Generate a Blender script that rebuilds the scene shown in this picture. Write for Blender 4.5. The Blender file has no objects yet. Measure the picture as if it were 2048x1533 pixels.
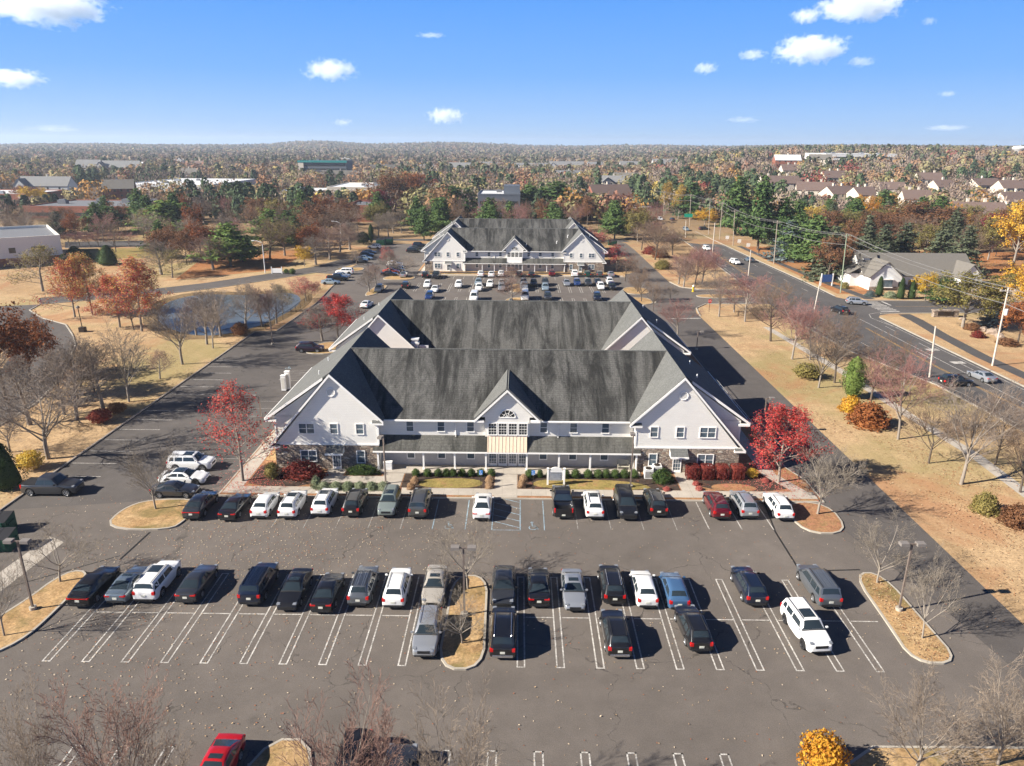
import bpy, bmesh, math, random, colorsys
import numpy as np
from math import radians as R, sin, cos, pi, sqrt, atan2, hypot
from mathutils import Vector, Matrix
rnd = random.Random(7)
S = bpy.context.scene
COL = S.collection
# ------------------------------------------------------------------ camera (drone, 34 m up)
F, CX, CY, CH = 1440.0, 1024.0, 766.5, 34.0
_th = math.atan((CY - 291.0) / F); _ps = math.atan((1037.0 - CX) / (F / cos(_th))); _ro = R(0.4)
FW = Vector((-sin(_ps) * cos(_th), cos(_ps) * cos(_th), -sin(_th)))
RT = Vector((cos(_ps), sin(_ps), 0)); UP = RT.cross(FW)
RT, UP = cos(_ro) * RT + sin(_ro) * UP, -sin(_ro) * RT + cos(_ro) * UP
cd = bpy.data.cameras.new('camera'); cam = bpy.data.objects.new('camera', cd); COL.objects.link(cam)
cam.matrix_world = Matrix(((RT.x, UP.x, -FW.x, 0), (RT.y, UP.y, -FW.y, 0), (RT.z, UP.z, -FW.z, CH), (0, 0, 0, 1)))
cd.sensor_width = 36.0; cd.lens = F * 36.0 / 2048.0; cd.clip_start = 0.5; cd.clip_end = 40000
S.camera = cam
def _ray(x, y): return FW + RT * ((x - CX) / F) - UP * ((y - CY) / F)
def G(x, y, z=0.0):
    d = _ray(x, y); t = (z - CH) / d.z
    return (t * d.x, t * d.y)
def ZAT(x, y, Y):
    d = _ray(x, y); t = Y / d.y
    return CH + t * d.z
def XAT(x, y, Y):
    d = _ray(x, y); return Y / d.y * d.x
def sstep(a, b, v):
    t = min(1.0, max(0.0, (v - a) / (b - a))); return t * t * (3 - 2 * t)
def hgt(x, y):                      # land rises gently towards the far right
    return 22.0 * sstep(260, 1000, y) * sstep(0.06, 0.42, x / max(y, 1.0))
def GT(x, y):                       # pixel to the rolling land
    d = _ray(x, y); t = 20.0
    while t < 9000:
        X, Y, Z = t * d.x, t * d.y, CH + t * d.z
        if Z <= hgt(X, Y): return (X, Y)
        t *= 1.004
    return (X, Y)
# ------------------------------------------------------------------ object helpers
def tag(o, label=None, cat=None, group=None, kind=None):
    if label: o['label'] = label
    if cat: o['category'] = cat
    if group: o['group'] = group
    if kind: o['kind'] = kind
    return o
def thing(name, loc, label, cat, group=None, rz=0.0):
    o = bpy.data.objects.new(name, None); COL.objects.link(o)
    o.empty_display_size = 0.2
    o.location = (loc[0], loc[1], loc[2] if len(loc) > 2 else 0.0); o.rotation_euler = (0, 0, rz)
    return tag(o, label, cat, group)
def link(name, me, parent=None, mats=None):
    o = bpy.data.objects.new(name, me); COL.objects.link(o)
    if parent: o.parent = parent
    if mats:
        for i, m in enumerate(mats):
            o.material_slots[i].link = 'OBJECT'; o.material_slots[i].material = m
    return o
class MB:
    def __init__(s): s.v = []; s.f = []; s.m = []
    def add(s, vs, fs, m=0, M=None):
        b = len(s.v)
        s.v += [tuple(M @ Vector(v)) for v in vs] if M is not None else [tuple(v) for v in vs]
        s.f += [tuple(b + i for i in f) for f in fs]; s.m += [m] * len(fs); return s
    def box(s, x0, x1, y0, y1, z0, z1, m=0, M=None):
        v = [(x, y, z) for z in (z0, z1) for y in (y0, y1) for x in (x0, x1)]
        return s.add(v, [(0, 2, 3, 1), (4, 5, 7, 6), (0, 1, 5, 4), (2, 6, 7, 3), (0, 4, 6, 2), (1, 3, 7, 5)], m, M)
    def cbox(s, c, sz, m=0, M=None):
        return s.box(c[0]-sz[0]/2, c[0]+sz[0]/2, c[1]-sz[1]/2, c[1]+sz[1]/2, c[2]-sz[2]/2, c[2]+sz[2]/2, m, M)
    def poly(s, pts, m=0): return s.add(pts, [tuple(range(len(pts)))], m)
    def slab(s, pts, t, m=0, m2=None):            # 3D polygon, thickened by t against its normal
        n = len(pts); P = [Vector(p) for p in pts]; N = Vector((0, 0, 0))
        for i in range(n): N += P[i].cross(P[(i+1) % n])
        N.normalize(); Q = [p - N * t for p in P]
        s.add([*P, *Q], [tuple(range(n))], m)
        return s.add([*P, *Q], [tuple(range(2*n-1, n-1, -1))] + [(i, n+i, n+(i+1) % n, (i+1) % n) for i in range(n)], m if m2 is None else m2)
    def prism(s, pts, z0, z1, m=0, ms=None):      # plan polygon extruded
        a = sum(pts[i][0]*pts[(i+1) % len(pts)][1]-pts[(i+1) % len(pts)][0]*pts[i][1] for i in range(len(pts)))
        if a < 0: pts = pts[::-1]
        n = len(pts); v = [(x, y, z1) for x, y in pts] + [(x, y, z0) for x, y in pts]
        s.add(v, [tuple(range(n))], m)
        return s.add(v, [(i, n+i, n+(i+1) % n, (i+1) % n) for i in range(n)], m if ms is None else ms)
    def tube(s, pts, rad, n=6, m=0, cap=True):
        P = [Vector(p) for p in pts]; vs = []
        if not isinstance(rad, (list, tuple)): rad = [rad]*len(P)
        for i, p in enumerate(P):
            d = (P[min(i+1, len(P)-1)] - P[max(i-1, 0)]).normalized()
            a = d.orthogonal().normalized() if abs(d.z) < .95 else d.cross(Vector((0, 1, 0))).normalized(); b = d.cross(a)
            vs += [p + (a*cos(2*pi*k/n) + b*sin(2*pi*k/n))*rad[i] for k in range(n)]
        fs = [(i*n+k, i*n+(k+1) % n, (i+1)*n+(k+1) % n, (i+1)*n+k) for i in range(len(P)-1) for k in range(n)]
        if cap: fs += [tuple(range(n-1, -1, -1)), tuple((len(P)-1)*n+k for k in range(n))]
        return s.add(vs, fs, m)
    def cyl(s, x, y, z0, z1, r, n=10, m=0, r1=None): return s.tube([(x, y, z0), (x, y, z1)], [r, r if r1 is None else r1], n, m)
    def lathe(s, prof, n=12, m=0, M=None):          # (r,z) profile round z
        vs = [(r*cos(2*pi*k/n), r*sin(2*pi*k/n), z) for r, z in prof for k in range(n)]
        fs = [(i*n+k, i*n+(k+1) % n, (i+1)*n+(k+1) % n, (i+1)*n+k) for i in range(len(prof)-1) for k in range(n)]
        return s.add(vs, fs, m, M)
    def mesh(s, name, mats=(), smooth=None):
        me = bpy.data.meshes.new(name); me.from_pydata(s.v, [], s.f)
        for m in mats: me.materials.append(m)
        if any(s.m): me.polygons.foreach_set('material_index', s.m)
        if smooth is not None:
            me.polygons.foreach_set('use_smooth', [True]*len(s.f))
            if smooth < 179: me.set_sharp_from_angle(angle=R(smooth))
        me.update(); return me
    def build(s, name, mats, parent=None, smooth=None, loc=None):
        if not isinstance(mats, (list, tuple)): mats = [mats]
        o = link(name, s.mesh(name, mats, smooth), parent)
        if loc: o.location = loc
        return o
# ------------------------------------------------------------------ materials
class NT:
    def __init__(s, name):
        s.mat = bpy.data.materials.new(name); s.mat.use_nodes = True
        s.t = s.mat.node_tree; s.b = s.t.nodes['Principled BSDF']; s.b.inputs['Specular IOR Level'].default_value = 0.3
    def n(s, typ, **kw):
        nd = s.t.nodes.new(typ)
        for k, v in kw.items():
            if k.startswith('i_'):
                key = k[2:].replace('_', ' ')
                nd.inputs[int(key) if key.isdigit() else key].default_value = v
            else: setattr(nd, k, v)
        return nd
    def l(s, a, b): s.t.links.new(a, b)
    def coord(s, scale=(1, 1, 1), kind='Object', rot=(0, 0, 0)):
        tc = s.n('ShaderNodeTexCoord'); mp = s.n('ShaderNodeMapping'); mp.inputs['Scale'].default_value = scale; mp.inputs['Rotation'].default_value = rot
        s.l(tc.outputs[kind], mp.inputs['Vector']); return mp.outputs['Vector']
    def noise(s, vec, scale, detail=4, rough=.6, dist=0.0):
        nd = s.n('ShaderNodeTexNoise', i_Scale=scale, i_Detail=detail, i_Roughness=rough, i_Distortion=dist); s.l(vec, nd.inputs['Vector']); return nd.outputs['Fac']
    def ramp(s, fac, stops):
        nd = s.n('ShaderNodeValToRGB'); e = nd.color_ramp.elements
        while len(e) < len(stops): e.new(.5)
        for i, (p, c) in enumerate(stops): e[i].position = p; e[i].color = (*c, 1) if len(c) == 3 else c
        s.l(fac, nd.inputs['Fac']); return nd.outputs['Color']
    def rampf(s, fac, a, b, lo=0.0, hi=1.0):
        nd = s.n('ShaderNodeMapRange', i_1=a, i_2=b, i_3=lo, i_4=hi); s.l(fac, nd.inputs[0]); return nd.outputs[0]
    def mix(s, fac, a, b, mode='MIX'):
        nd = s.n('ShaderNodeMix', data_type='RGBA', blend_type=mode)
        for sock, v in ((nd.inputs[0], fac), (nd.inputs[6], a), (nd.inputs[7], b)):
            if isinstance(v, (int, float)): sock.default_value = v
            elif isinstance(v, tuple): sock.default_value = (*v, 1) if len(v) == 3 else v
            else: s.l(v, sock)
        return nd.outputs[2]
    def math(s, op, a, b=0.0):
        nd = s.n('ShaderNodeMath', operation=op)
        for i, v in enumerate((a, b)):
            if isinstance(v, (int, float)): nd.inputs[i].default_value = v
            else: s.l(v, nd.inputs[i])
        return nd.outputs[0]
    def col(s, c):
        if isinstance(c, tuple): s.b.inputs['Base Color'].default_value = (*c, 1)
        else: s.l(c, s.b.inputs['Base Color'])
        return s
    def set(s, **kw):
        for k, v in kw.items(): s.b.inputs[k.replace('_', ' ')].default_value = v
        return s
    def bump(s, h, strength=.3, dist=.05):
        nd = s.n('ShaderNodeBump', i_Strength=strength, i_Distance=dist); s.l(h, nd.inputs['Height']); s.l(nd.outputs[0], s.b.inputs['Normal']); return s
def plain(name, c, rough=.7, metal=0.0, var=.12, scale=3.0, spec=.3, bump=0.0):
    t = NT(name); n = t.noise(t.coord(), scale, 5, .65)
    t.col(t.ramp(n, [(.3, tuple(x*(1-var) for x in c)), (.7, tuple(min(1, x*(1+var)) for x in c))]))
    t.set(Roughness=rough, Metallic=metal); t.b.inputs['Specular IOR Level'].default_value = spec
    if bump: t.bump(n, bump)
    return t.mat
M = {}
# asphalt: mottled patches, fine aggregate, hairline cracks, old oil spots
def asphalt(name, c, crack=True, seed=0.0):
    t = NT(name); v = t.coord((1, 1, 1)); 
    big = t.noise(v, .06+seed, 5, .6, .6); mid = t.noise(v, .5, 5, .7); fine = t.noise(v, 14, 3, .7)
    a = t.ramp(big, [(.25, tuple(x*.80 for x in c)), (.5, c), (.78, tuple(x*1.22 for x in c))])
    a = t.mix(.55, a, t.ramp(mid, [(.25, (.72,)*3), (.75, (1.24,)*3)]), 'MULTIPLY')
    a = t.mix(.8, a, t.ramp(fine, [(.2, (.6,)*3), (.5, (1,)*3), (.8, (1.45,)*3)]), 'MULTIPLY')
    if crack:
        w = t.n('ShaderNodeTexNoise', i_Scale=.55, i_Detail=6.0); t.l(v, w.inputs['Vector'])
        ad = t.n('ShaderNodeVectorMath', operation='MULTIPLY_ADD'); t.l(w.outputs['Color'], ad.inputs[0]); ad.inputs[1].default_value = (3.2, 3.2, 0); t.l(v, ad.inputs[2])
        vo = t.n('ShaderNodeTexVoronoi', feature='DISTANCE_TO_EDGE', i_Scale=.11); t.l(ad.outputs[0], vo.inputs['Vector'])
        k = t.rampf(vo.outputs['Distance'], .0, .006, 1, 0); k = t.math('MULTIPLY', k, t.rampf(mid, .42, .6))
        a = t.mix(t.math('MULTIPLY', k, .75), a, (.012, .011, .010))
        v2 = t.n('ShaderNodeTexVoronoi', i_Scale=.21); t.l(v, v2.inputs['Vector'])
        sp = t.math('MULTIPLY', t.rampf(v2.outputs['Distance'], .04, .12, 1, 0), t.rampf(mid, .4, .65))
        a = t.mix(t.math('MULTIPLY', sp, .55), a, (.018, .016, .015))
    t.col(a); t.set(Roughness=.86); t.bump(fine, .25, .02); return t.mat
M['asphalt'] = asphalt('lot_asphalt', (.130, .112, .098))
M['asphalt_dark'] = asphalt('drive_asphalt', (.098, .087, .080), True, .013)
M['road'] = asphalt('road_asphalt', (.090, .083, .080), True, .02)
M['path_asphalt'] = asphalt('path_asphalt', (.075, .070, .068), False)
def grass(name, c1, c2, c3, sc=.12, green=None, bare=None):
    t = NT(name); v = t.coord(); b = t.noise(v, sc, 6, .62, .5); f = t.noise(v, 5.5, 4, .75); m = t.noise(v, .9, 5, .7); ff = t.noise(v, 22, 2, .6)
    a = t.ramp(b, [(.28, c1), (.5, c2), (.72, c3)])
    a = t.mix(.6, a, t.ramp(m, [(.3, (.72, .70, .68)), (.7, (1.2, 1.2, 1.2))]), 'MULTIPLY')
    a = t.mix(.8, a, t.ramp(f, [(.28, (.50, .47, .42)), (.5, (1, 1, 1)), (.72, (1.5, 1.45, 1.35))]), 'MULTIPLY')
    a = t.mix(.5, a, t.ramp(t.noise(v, 1.9, 4, .8), [(.32, (.55, .50, .44)), (.5, (1, 1, 1)), (.68, (1.3, 1.27, 1.2))]), 'MULTIPLY')
    if green:
        g = t.rampf(t.noise(v, green[1], 4, .6, .8), green[2], green[2]+.14); a = t.mix(t.math('MULTIPLY', g, green[3]), a, green[0])
    if bare:
        g = t.rampf(t.noise(v, bare[1], 5, .65, .8), bare[2], bare[2]+.1); a = t.mix(t.math('MULTIPLY', g, bare[3]), a, bare[0])
    t.col(a); t.set(Roughness=.95); t.b.inputs['Specular IOR Level'].default_value = .1; t.bump(f, .5, .08); return t.mat
M['grass'] = grass('dry_lawn', (.36, .245, .135), (.43, .305, .18), (.50, .37, .23), .05, ((.21, .18, .07), .035, .55, .6), ((.32, .17, .085), .05, .60, .5))
M['grass_isl'] = grass('island_lawn', (.34, .205, .10), (.40, .265, .135), (.44, .31, .17), .3, ((.14, .125, .045), .25, .5, .7))
M['grass_green'] = grass('front_lawn', (.20, .165, .055), (.25, .20, .07), (.31, .22, .09), .4, None, ((.36, .19, .10), .6, .55, .7))
M['grass_leaf'] = grass('leafy_lawn', (.28, .145, .075), (.33, .175, .095), (.29, .19, .09), .4, ((.20, .17, .06), .5, .62, .6), ((.42, .16, .11), 1.2, .56, .8))
M['mulch'] = grass('mulch', (.050, .036, .030), (.065, .048, .040), (.045, .034, .030), .8, None, ((.20, .085, .055), 1.1, .57, .8))
M['litter'] = grass('leaf_litter', (.30, .13, .055), (.36, .17, .075), (.30, .19, .10), .1)
def concrete(name, c, joint=1.5):
    t = NT(name); v = t.coord(); n = t.noise(v, .5, 6, .7); f = t.noise(v, 9, 3, .7)
    a = t.ramp(n, [(.3, tuple(x*.84 for x in c)), (.7, tuple(x*1.1 for x in c))]); a = t.mix(.5, a, t.ramp(f, [(.3, (.8,)*3), (.7, (1.15,)*3)]), 'MULTIPLY')
    if joint:
        br = t.n('ShaderNodeTexBrick', i_Scale=1.0, i_Mortar_Size=.012, offset=0.0); br.inputs['Brick Width'].default_value = joint; br.inputs['Row Height'].default_value = joint; t.l(v, br.inputs['Vector'])
        a = t.mix(t.math('MULTIPLY', br.outputs['Fac'], .55), a, (.12, .10, .08))
    t.col(a); t.set(Roughness=.85); t.bump(f, .1, .01); return t.mat
M['walk'] = concrete('sidewalk_concrete', (.42, .375, .32))
M['kerb'] = concrete('kerb_concrete', (.40, .36, .30), 0)
M['kerb_dark'] = concrete('old_kerb', (.30, .26, .22), 0)
def paint(name, c, wear=.5, cover=.48):
    t = NT(name); v = t.coord(); n = t.noise(v, 6, 5, .75); m = t.noise(v, .8, 4, .6)
    t.col(t.mix(t.math('MULTIPLY', t.rampf(t.math('ADD', n, t.math('MULTIPLY', m, .5)), cover+.42, cover+.16), wear), c, (.10, .088, .078))); t.set(Roughness=.7); return t.mat
M['line'] = paint('white_marking', (.66, .63, .58), .75)
M['line_faded'] = paint('faded_marking', (.42, .40, .37), .9)
M['line_blue'] = paint('blue_marking', (.34, .47, .56), .8)
M['line_yellow'] = paint('yellow_marking', (.60, .33, .06), .75)
# ------------------------------------------------------------------ ground
def struct(o): return tag(o, kind='structure')
def sheet(name, pts, z, mat):
    a = sum(pts[i][0]*pts[(i+1) % len(pts)][1]-pts[(i+1) % len(pts)][0]*pts[i][1] for i in range(len(pts)))
    if a < 0: pts = pts[::-1]
    return struct(MB().poly([(x, y, z) for x, y in pts]).build(name, mat))
def rect(x0, x1, y0, y1): return [(x0, y0), (x1, y0), (x1, y1), (x0, y1)]
def smooth_poly(p, it=2):
    for _ in range(it):
        q = []
        for i in range(len(p)):
            a, b = p[i], p[(i+1) % len(p)]
            q += [(a[0]*.75+b[0]*.25, a[1]*.75+b[1]*.25), (a[0]*.25+b[0]*.75, a[1]*.25+b[1]*.75)]
        p = q
    return p
def inset(p, d):
    a = sum(p[i][0]*p[(i+1) % len(p)][1]-p[(i+1) % len(p)][0]*p[i][1] for i in range(len(p)))
    if a < 0: p = p[::-1]
    out = []; n = len(p)
    for i in range(n):
        a0 = Vector(p[i-1]); b = Vector(p[i]); c = Vector(p[(i+1) % n])
        e1 = (b-a0).normalized(); e2 = (c-b).normalized(); n1 = Vector((-e1.y, e1.x)); n2 = Vector((-e2.y, e2.x))
        m = (n1+n2); m = m.normalized() if m.length > 1e-6 else n1
        k = d / max(.45, m.dot(n1)); out.append((b.x+m.x*k, b.y+m.y*k))
    return p, out
def island(name, pts, mat, h=.13, kw=.17, kerb='kerb', sm=2):
    if sm: pts = smooth_poly(pts, sm)
    p, q = inset(pts, kw); n = len(p); mb = MB()
    v = [(x, y, 0) for x, y in p]+[(x, y, h) for x, y in p]+[(x, y, h) for x, y in q]
    mb.add(v, [(i, (i+1) % n, n+(i+1) % n, n+i) for i in range(n)]+[(n+i, n+(i+1) % n, 2*n+(i+1) % n, 2*n+i) for i in range(n)], 0)
    struct(mb.build(name+'_kerb', M[kerb]))
    sheet(name+'_lawn', q, h-.012, M[mat])
# land: one sheet to the horizon, with the rolling far country
ys = [-60, 0]+[20*i for i in range(1, 14)]
y = 280.0
while y < 5200: ys.append(y); y *= 1.045
us = np.linspace(-1.35, 1.35, 91)
rng = np.random.default_rng(3)
_ph = rng.uniform(0, 6.28, (14, 2)); _fr = rng.uniform(.0006, .006, 14); _an = rng.uniform(0, 6.28, 14)
def hills(x, y):
    n = 0.0
    for k in range(14): n += sin((x*cos(_an[k])+y*sin(_an[k]))*_fr[k]+_ph[k][0])*(.0012/(_fr[k]+.0006))
    u = x/max(y, 1)*4000
    g_ = 24*math.exp(-((u+1070)/230)**2)+26*math.exp(-((u+420)/420)**2)+13*math.exp(-((u-620)/330)**2)+8*math.exp(-((u+2300)/300)**2)
    return sstep(1900, 4300, y)*(13+7*n*.45+3*sin(x*.0041+1.0)+g_)
gv = []
for y in ys:
    half = max(180.0, abs(y)*1.0)
    for u in us:
        x = u*half*1.1; gv.append((x, y, hgt(x, y)+(hills(x, y) if y > 1900 else 0.0)))
nu = len(us)
gf = [(i*nu+j, i*nu+j+1, (i+1)*nu+j+1, (i+1)*nu+j) for i in range(len(ys)-1) for j in range(nu-1)]
t = NT('land'); v = t.coord(); b = t.noise(v, .03, 6, .6, .6); f = t.noise(v, 5, 4, .75); m = t.noise(v, .35, 5, .65)
near = t.ramp(b, [(.3, (.37, .25, .14)), (.5, (.45, .32, .19)), (.7, (.52, .385, .24))])
near = t.mix(.5, near, t.ramp(m, [(.3, (.7, .68, .64)), (.7, (1.2, 1.2, 1.2))]), 'MULTIPLY')
near = t.mix(.75, near, t.ramp(f, [(.28, (.5, .48, .44)), (.5, (1,)*3), (.72, (1.45, 1.4, 1.32))]), 'MULTIPLY')
mow = t.noise(t.coord((1.0, .05, 1)), .55, 3, .6); near = t.mix(.45, near, t.ramp(mow, [(.35, (.8, .78, .74)), (.65, (1.15, 1.13, 1.1))]), 'MULTIPLY'); near = t.mix(.55, near, t.ramp(t.noise(v, 1.7, 4, .8), [(.32, (.55, .50, .44)), (.5, (1, 1, 1)), (.68, (1.3, 1.27, 1.2))]), 'MULTIPLY')
near = t.mix(t.math('MULTIPLY', t.rampf(b, .50, .62), .7), near, (.25, .21, .085))
near = t.mix(t.math('MULTIPLY', t.rampf(t.noise(v, .045, 5, .65, 1.0), .52, .62), .75), near, (.36, .19, .10))
farc = t.ramp(t.noise(v, .012, 6, .7), [(.3, (.07, .055, .04)), (.5, (.11, .075, .05)), (.7, (.14, .10, .055))])
sx = t.n('ShaderNodeSeparateXYZ'); t.l(v, sx.inputs[0])
t.col(t.mix(t.rampf(sx.outputs['Y'], 230, 420), near, farc)); t.set(Roughness=.95); t.b.inputs['Specular IOR Level'].default_value = .08; t.bump(f, .4, .08)
mb = MB(); mb.add(gv, gf); struct(mb.build('ground', t.mat, smooth=180))
# asphalt
sheet('parking_lot', [(-50, 8), (38.2, 8), (38.2, 152), (39.2, 157), (42.5, 161.5), (58, 162), (57.5, 178.5), (45, 179), (41, 182), (39.6, 190), (39.8, 250), (37.8, 330), (34.2, 330), (34.8, 250), (33.2, 204), (-28.6, 204), (-28.6, 262), (-48.3, 262), (-48.6, 204), (-55, 206), (-57, 199), (-47.6, 196), (-46.6, 176), (-45.3, 160), (-45.8, 133), (-50, 132.2)], .004, M['asphalt'])
sheet('left_drive', [(-50, 62), (-38.5, 64), (-33, 66), (-30.5, 68), (-30.5, 120), (-31, 127), (-36, 160), (-45.3, 160), (-45.8, 133), (-50, 132.2)], .008, M['asphalt_dark'])
sheet('right_drive', [(38.2, 40), (38.2, 152), (30.6, 152), (30.6, 60), (33, 50), (34.5, 40)], .008, M['asphalt_dark'])
road_near = [(64, 10), (64.2, 85), (63.4, 104), (58.6, 122), (56.6, 150), (57.6, 175), (58.6, 193), (61.3, 246), (64.4, 325), (66, 420), (60, 700)]
road_far = [(76, 10), (76, 192), (75, 230), (74, 300), (73.4, 359), (73, 420), (68, 700)]
sheet('main_road', road_near+road_far[::-1], .012, M['road'])
sheet('side_street', [(74.5, 147), (77.2, 151.5), (81, 153.6), (100, 155), (320, 157), (320, 168), (100, 167), (80, 167), (77, 169), (74.5, 173)], .016, M['road'])
kl = [(-47, 222), (-52.5, 205), (-64.8, 188.2), (-74, 176.5), (-84.5, 167), (-97, 160), (-105.5, 154.8)]
kl2 = [(-105.5, 154.8), (-104, 149), (-97, 142), (-88.9, 136.7), (-83, 129), (-78.3, 122), (-73, 111), (-69, 102), (-66, 92), (-65, 80)]
def band(line, w):
    o = []
    for i, p in enumerate(line):
        a = Vector(line[max(0, i-1)]); b = Vector(line[min(len(line)-1, i+1)]); d = (b-a).normalized(); o.append((p[0]-d.y*w, p[1]+d.x*w))
    return o
sheet('pond_road', kl+band(kl, -8.5)[::-1]+[], .006, M['asphalt_dark'])
sheet('curved_road', kl2+band(kl2, -9)[::-1], .010, M['asphalt_dark'])
def strip(mb, line, w, z0, z1, m=0):
    q = band(line, w)
    for i in range(len(line)-1):
        p = [line[i], line[i+1], q[i+1], q[i]]; mb.prism(p, z0, z1, m)
mb = MB(); strip(mb, kl, .22, 0, .13); strip(mb, kl2, .22, 0, .13); struct(mb.build('road_kerb', M['kerb']))
mb = MB(); strip(mb, [(-50, 8), (-50, 132.2)], .2, 0, .14); strip(mb, [(-50, 132.2), (-46.2, 132.8)], .2, 0, .14); strip(mb, [(-46, 132.8), (-45.3, 160), (-46.6, 176), (-47.6, 196)], .2, 0, .14); struct(mb.build('drive_kerb', M['kerb_dark']))
mb = MB(); strip(mb, [(x, y) for x, y in road_far[:1]+[(76, 149)]], -.3, 0, .14); strip(mb, [(76, 172), (76, 192), (75, 230), (74, 300), (73.4, 359)], -.3, 0, .14)
strip(mb, [(78, 153), (81, 153.4), (100, 154.8), (200, 155.9)], -.25, 0, .14); strip(mb, [(78, 168.8), (80, 167.2), (100, 167.2), (200, 167.6)], .25, 0, .14)
strip(mb, [(57.6, 182), (58.6, 193), (61.3, 246), (64.4, 325)], .3, 0, .14); strip(mb, [(64, 10), (64.2, 85), (63.4, 104), (58.6, 122), (56.6, 150)], .3, 0, .14)
strip(mb, [(38.2, 149), (39.2, 157), (42.5, 161.7), (52, 162.2)], -.25, 0, .14); strip(mb, [(56, 178.4), (45, 178.8), (41, 181.8), (39.6, 189)], -.25, 0, .14)
struct(mb.build('roadside_kerb', M['kerb']))
sheet('concrete_path', [(51.7, 60), (53.2, 60), (54.2, 78), (53.2, 90), (52.6, 110), (50, 140), (48.6, 140), (51, 110), (51.7, 90), (52.6, 78)], .006, M['walk'])
sheet('asphalt_path', [(79.2, 60), (81.6, 60), (81.2, 120), (82.5, 135), (84.2, 147), (84.4, 153.0), (81.6, 152.6), (81.4, 147), (79.8, 135), (78.6, 120)], .006, M['path_asphalt'])
sheet('asphalt_path', [(84.4, 168.8), (81.8, 168.8), (80.2, 190), (78.6, 245), (77.6, 330), (79.4, 330), (80.6, 245), (82.6, 190)], .006, M['path_asphalt'])
# building pads
def pad(y0, yend, xl, xr, nm):
    island(nm, [(xl, y0), (xr, y0), (xr, y0+5), (30.0, y0+8), (30.0, yend), (xl, yend)], 'grass_leaf', sm=0)
pad(65.4, 126.4, -30.4, 31.0, 'building_plot')
island('rear_plot', [(-28.0, 195.6), (29.0, 195.6), (29.5, 199), (33.0, 204), (33.0, 262), (-28.0, 262)], 'grass_isl', sm=0)
Z = .13
def on_pad(name, pts, mat, k=1): return sheet(name, pts, Z-.008+.004*k, M[mat])
on_pad('sidewalk', rect(-30.1, 30.6, 66.0, 67.55), 'walk', 2)
on_pad('entrance_walk', rect(-2.35, .05, 65.6, 71.4), 'walk', 3)
struct(MB().box(-15.3, 13.4, 70.95, 73.2, .1, .22).build('porch_floor', M['walk']))
on_pad('wing_walk', rect(-20.7, -18.7, 69.9, 72), 'walk', 2); on_pad('wing_walk', rect(-20.7, -12.2, 68.6, 70.2), 'walk', 3); on_pad('wing_walk', rect(-14.4, -12.2, 67.5, 70.95), 'walk', 4)
on_pad('wing_walk', rect(17.1, 18.8, 67.5, 72), 'walk', 3)
on_pad('side_walk', [(29.2, 66.2), (30.7, 66.2), (28.3, 71.5), (26.7, 71.5)], 'walk', 3); on_pad('side_walk', rect(26.7, 28.2, 71.5, 121), 'walk', 2)
on_pad('side_walk', rect(-30.1, -28.5, 67.5, 124), 'walk', 2)
on_pad('mulch_bed', smooth_poly([(-28.2, 67.6), (-21.0, 67.6), (-20.8, 72), (-28.2, 73.5), (-28.4, 70)], 1), 'mulch')
on_pad('mulch_bed', rect(-18.6, -14.6, 70.3, 72), 'mulch'); on_pad('mulch_bed', rect(-20.6, -14.5, 67.6, 68.6), 'mulch')
on_pad('mulch_bed', rect(-12.1, -2.4, 67.6, 70.95), 'mulch'); on_pad('mulch_bed', rect(.1, 17.0, 67.6, 70.95), 'mulch')
on_pad('mulch_bed', smooth_poly([(18.9, 67.6), (28.2, 67.6), (28.0, 70), (26.5, 72), (18.9, 72)], 1), 'mulch')
on_pad('front_lawn', smooth_poly([(-10.6, 67.6), (-3.7, 67.6), (-3.6, 69.9), (-10.0, 69.9)], 2), 'grass_green', 2)
on_pad('front_lawn', smooth_poly([(1.6, 67.6), (14.6, 67.5), (13.0, 69.4), (8, 70.0), (1.8, 69.9)], 2), 'grass_green', 2)
on_pad('front_lawn', smooth_poly([(20.2, 67.6), (25.4, 67.6), (24.4, 69.3), (20.6, 69.3)], 2), 'grass_leaf', 2)
on_pad('side_lawn', rect(-28.4, -26.7, 74, 124), 'grass_isl', 1)
on_pad('rear_sidewalk', rect(-27.6, 28.6, 196.2, 197.6), 'walk', 2); on_pad('rear_sidewalk', rect(-28.0, -26.4, 197.6, 262), 'walk', 2)
on_pad('rear_mulch', rect(-26, 23, 199.5, 202), 'mulch', 1)
# islands
island('island', [(-38.3, 58.6), (-32.0, 58.4), (-31.3, 60.4), (-31.2, 64.6), (-36.8, 64.5), (-38.6, 62.4)], 'grass_isl')
island('island', [(-43.5, 36.8), (-37.6, 40.3), (-35.3, 42.5), (-35.0, 46), (-35.1, 51.6), (-37.6, 51.8), (-38.4, 46.5), (-40.5, 42), (-44.5, 38.5)], 'grass_isl')
island('island', [(-5.4, 40.4), (-2.1, 40.4), (-2.2, 46), (-2.3, 51.7), (-5.2, 51.7), (-5.3, 46)], 'grass_isl')
island('island', [(27.6, 41.6), (31.0, 41.6), (30.9, 46), (30.8, 52.8), (28.2, 52.8), (27.9, 46)], 'grass_isl')
island('island', [(26.5, 59.2), (31.0, 59.2), (31.3, 65.3), (26.5, 65.3)], 'grass_leaf')
island('island', [(-37.5, 117.5), (-30.6, 117.5), (-30.6, 125.5), (-35.5, 125.5)], 'grass_isl')
island('island', [(15.6, 20), (60, 20), (60, 34.4), (38, 34.4), (15.8, 34.2)], 'grass_isl', sm=1)
island('island', [(-16.0, 22), (-11.2, 22), (-11.2, 34.2), (-15.6, 34.2)], 'grass_isl')
island('island', [(-37.0, 167.5), (-34.2, 167.5), (-32.6, 181), (-36.0, 181)], 'grass_isl')
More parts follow.
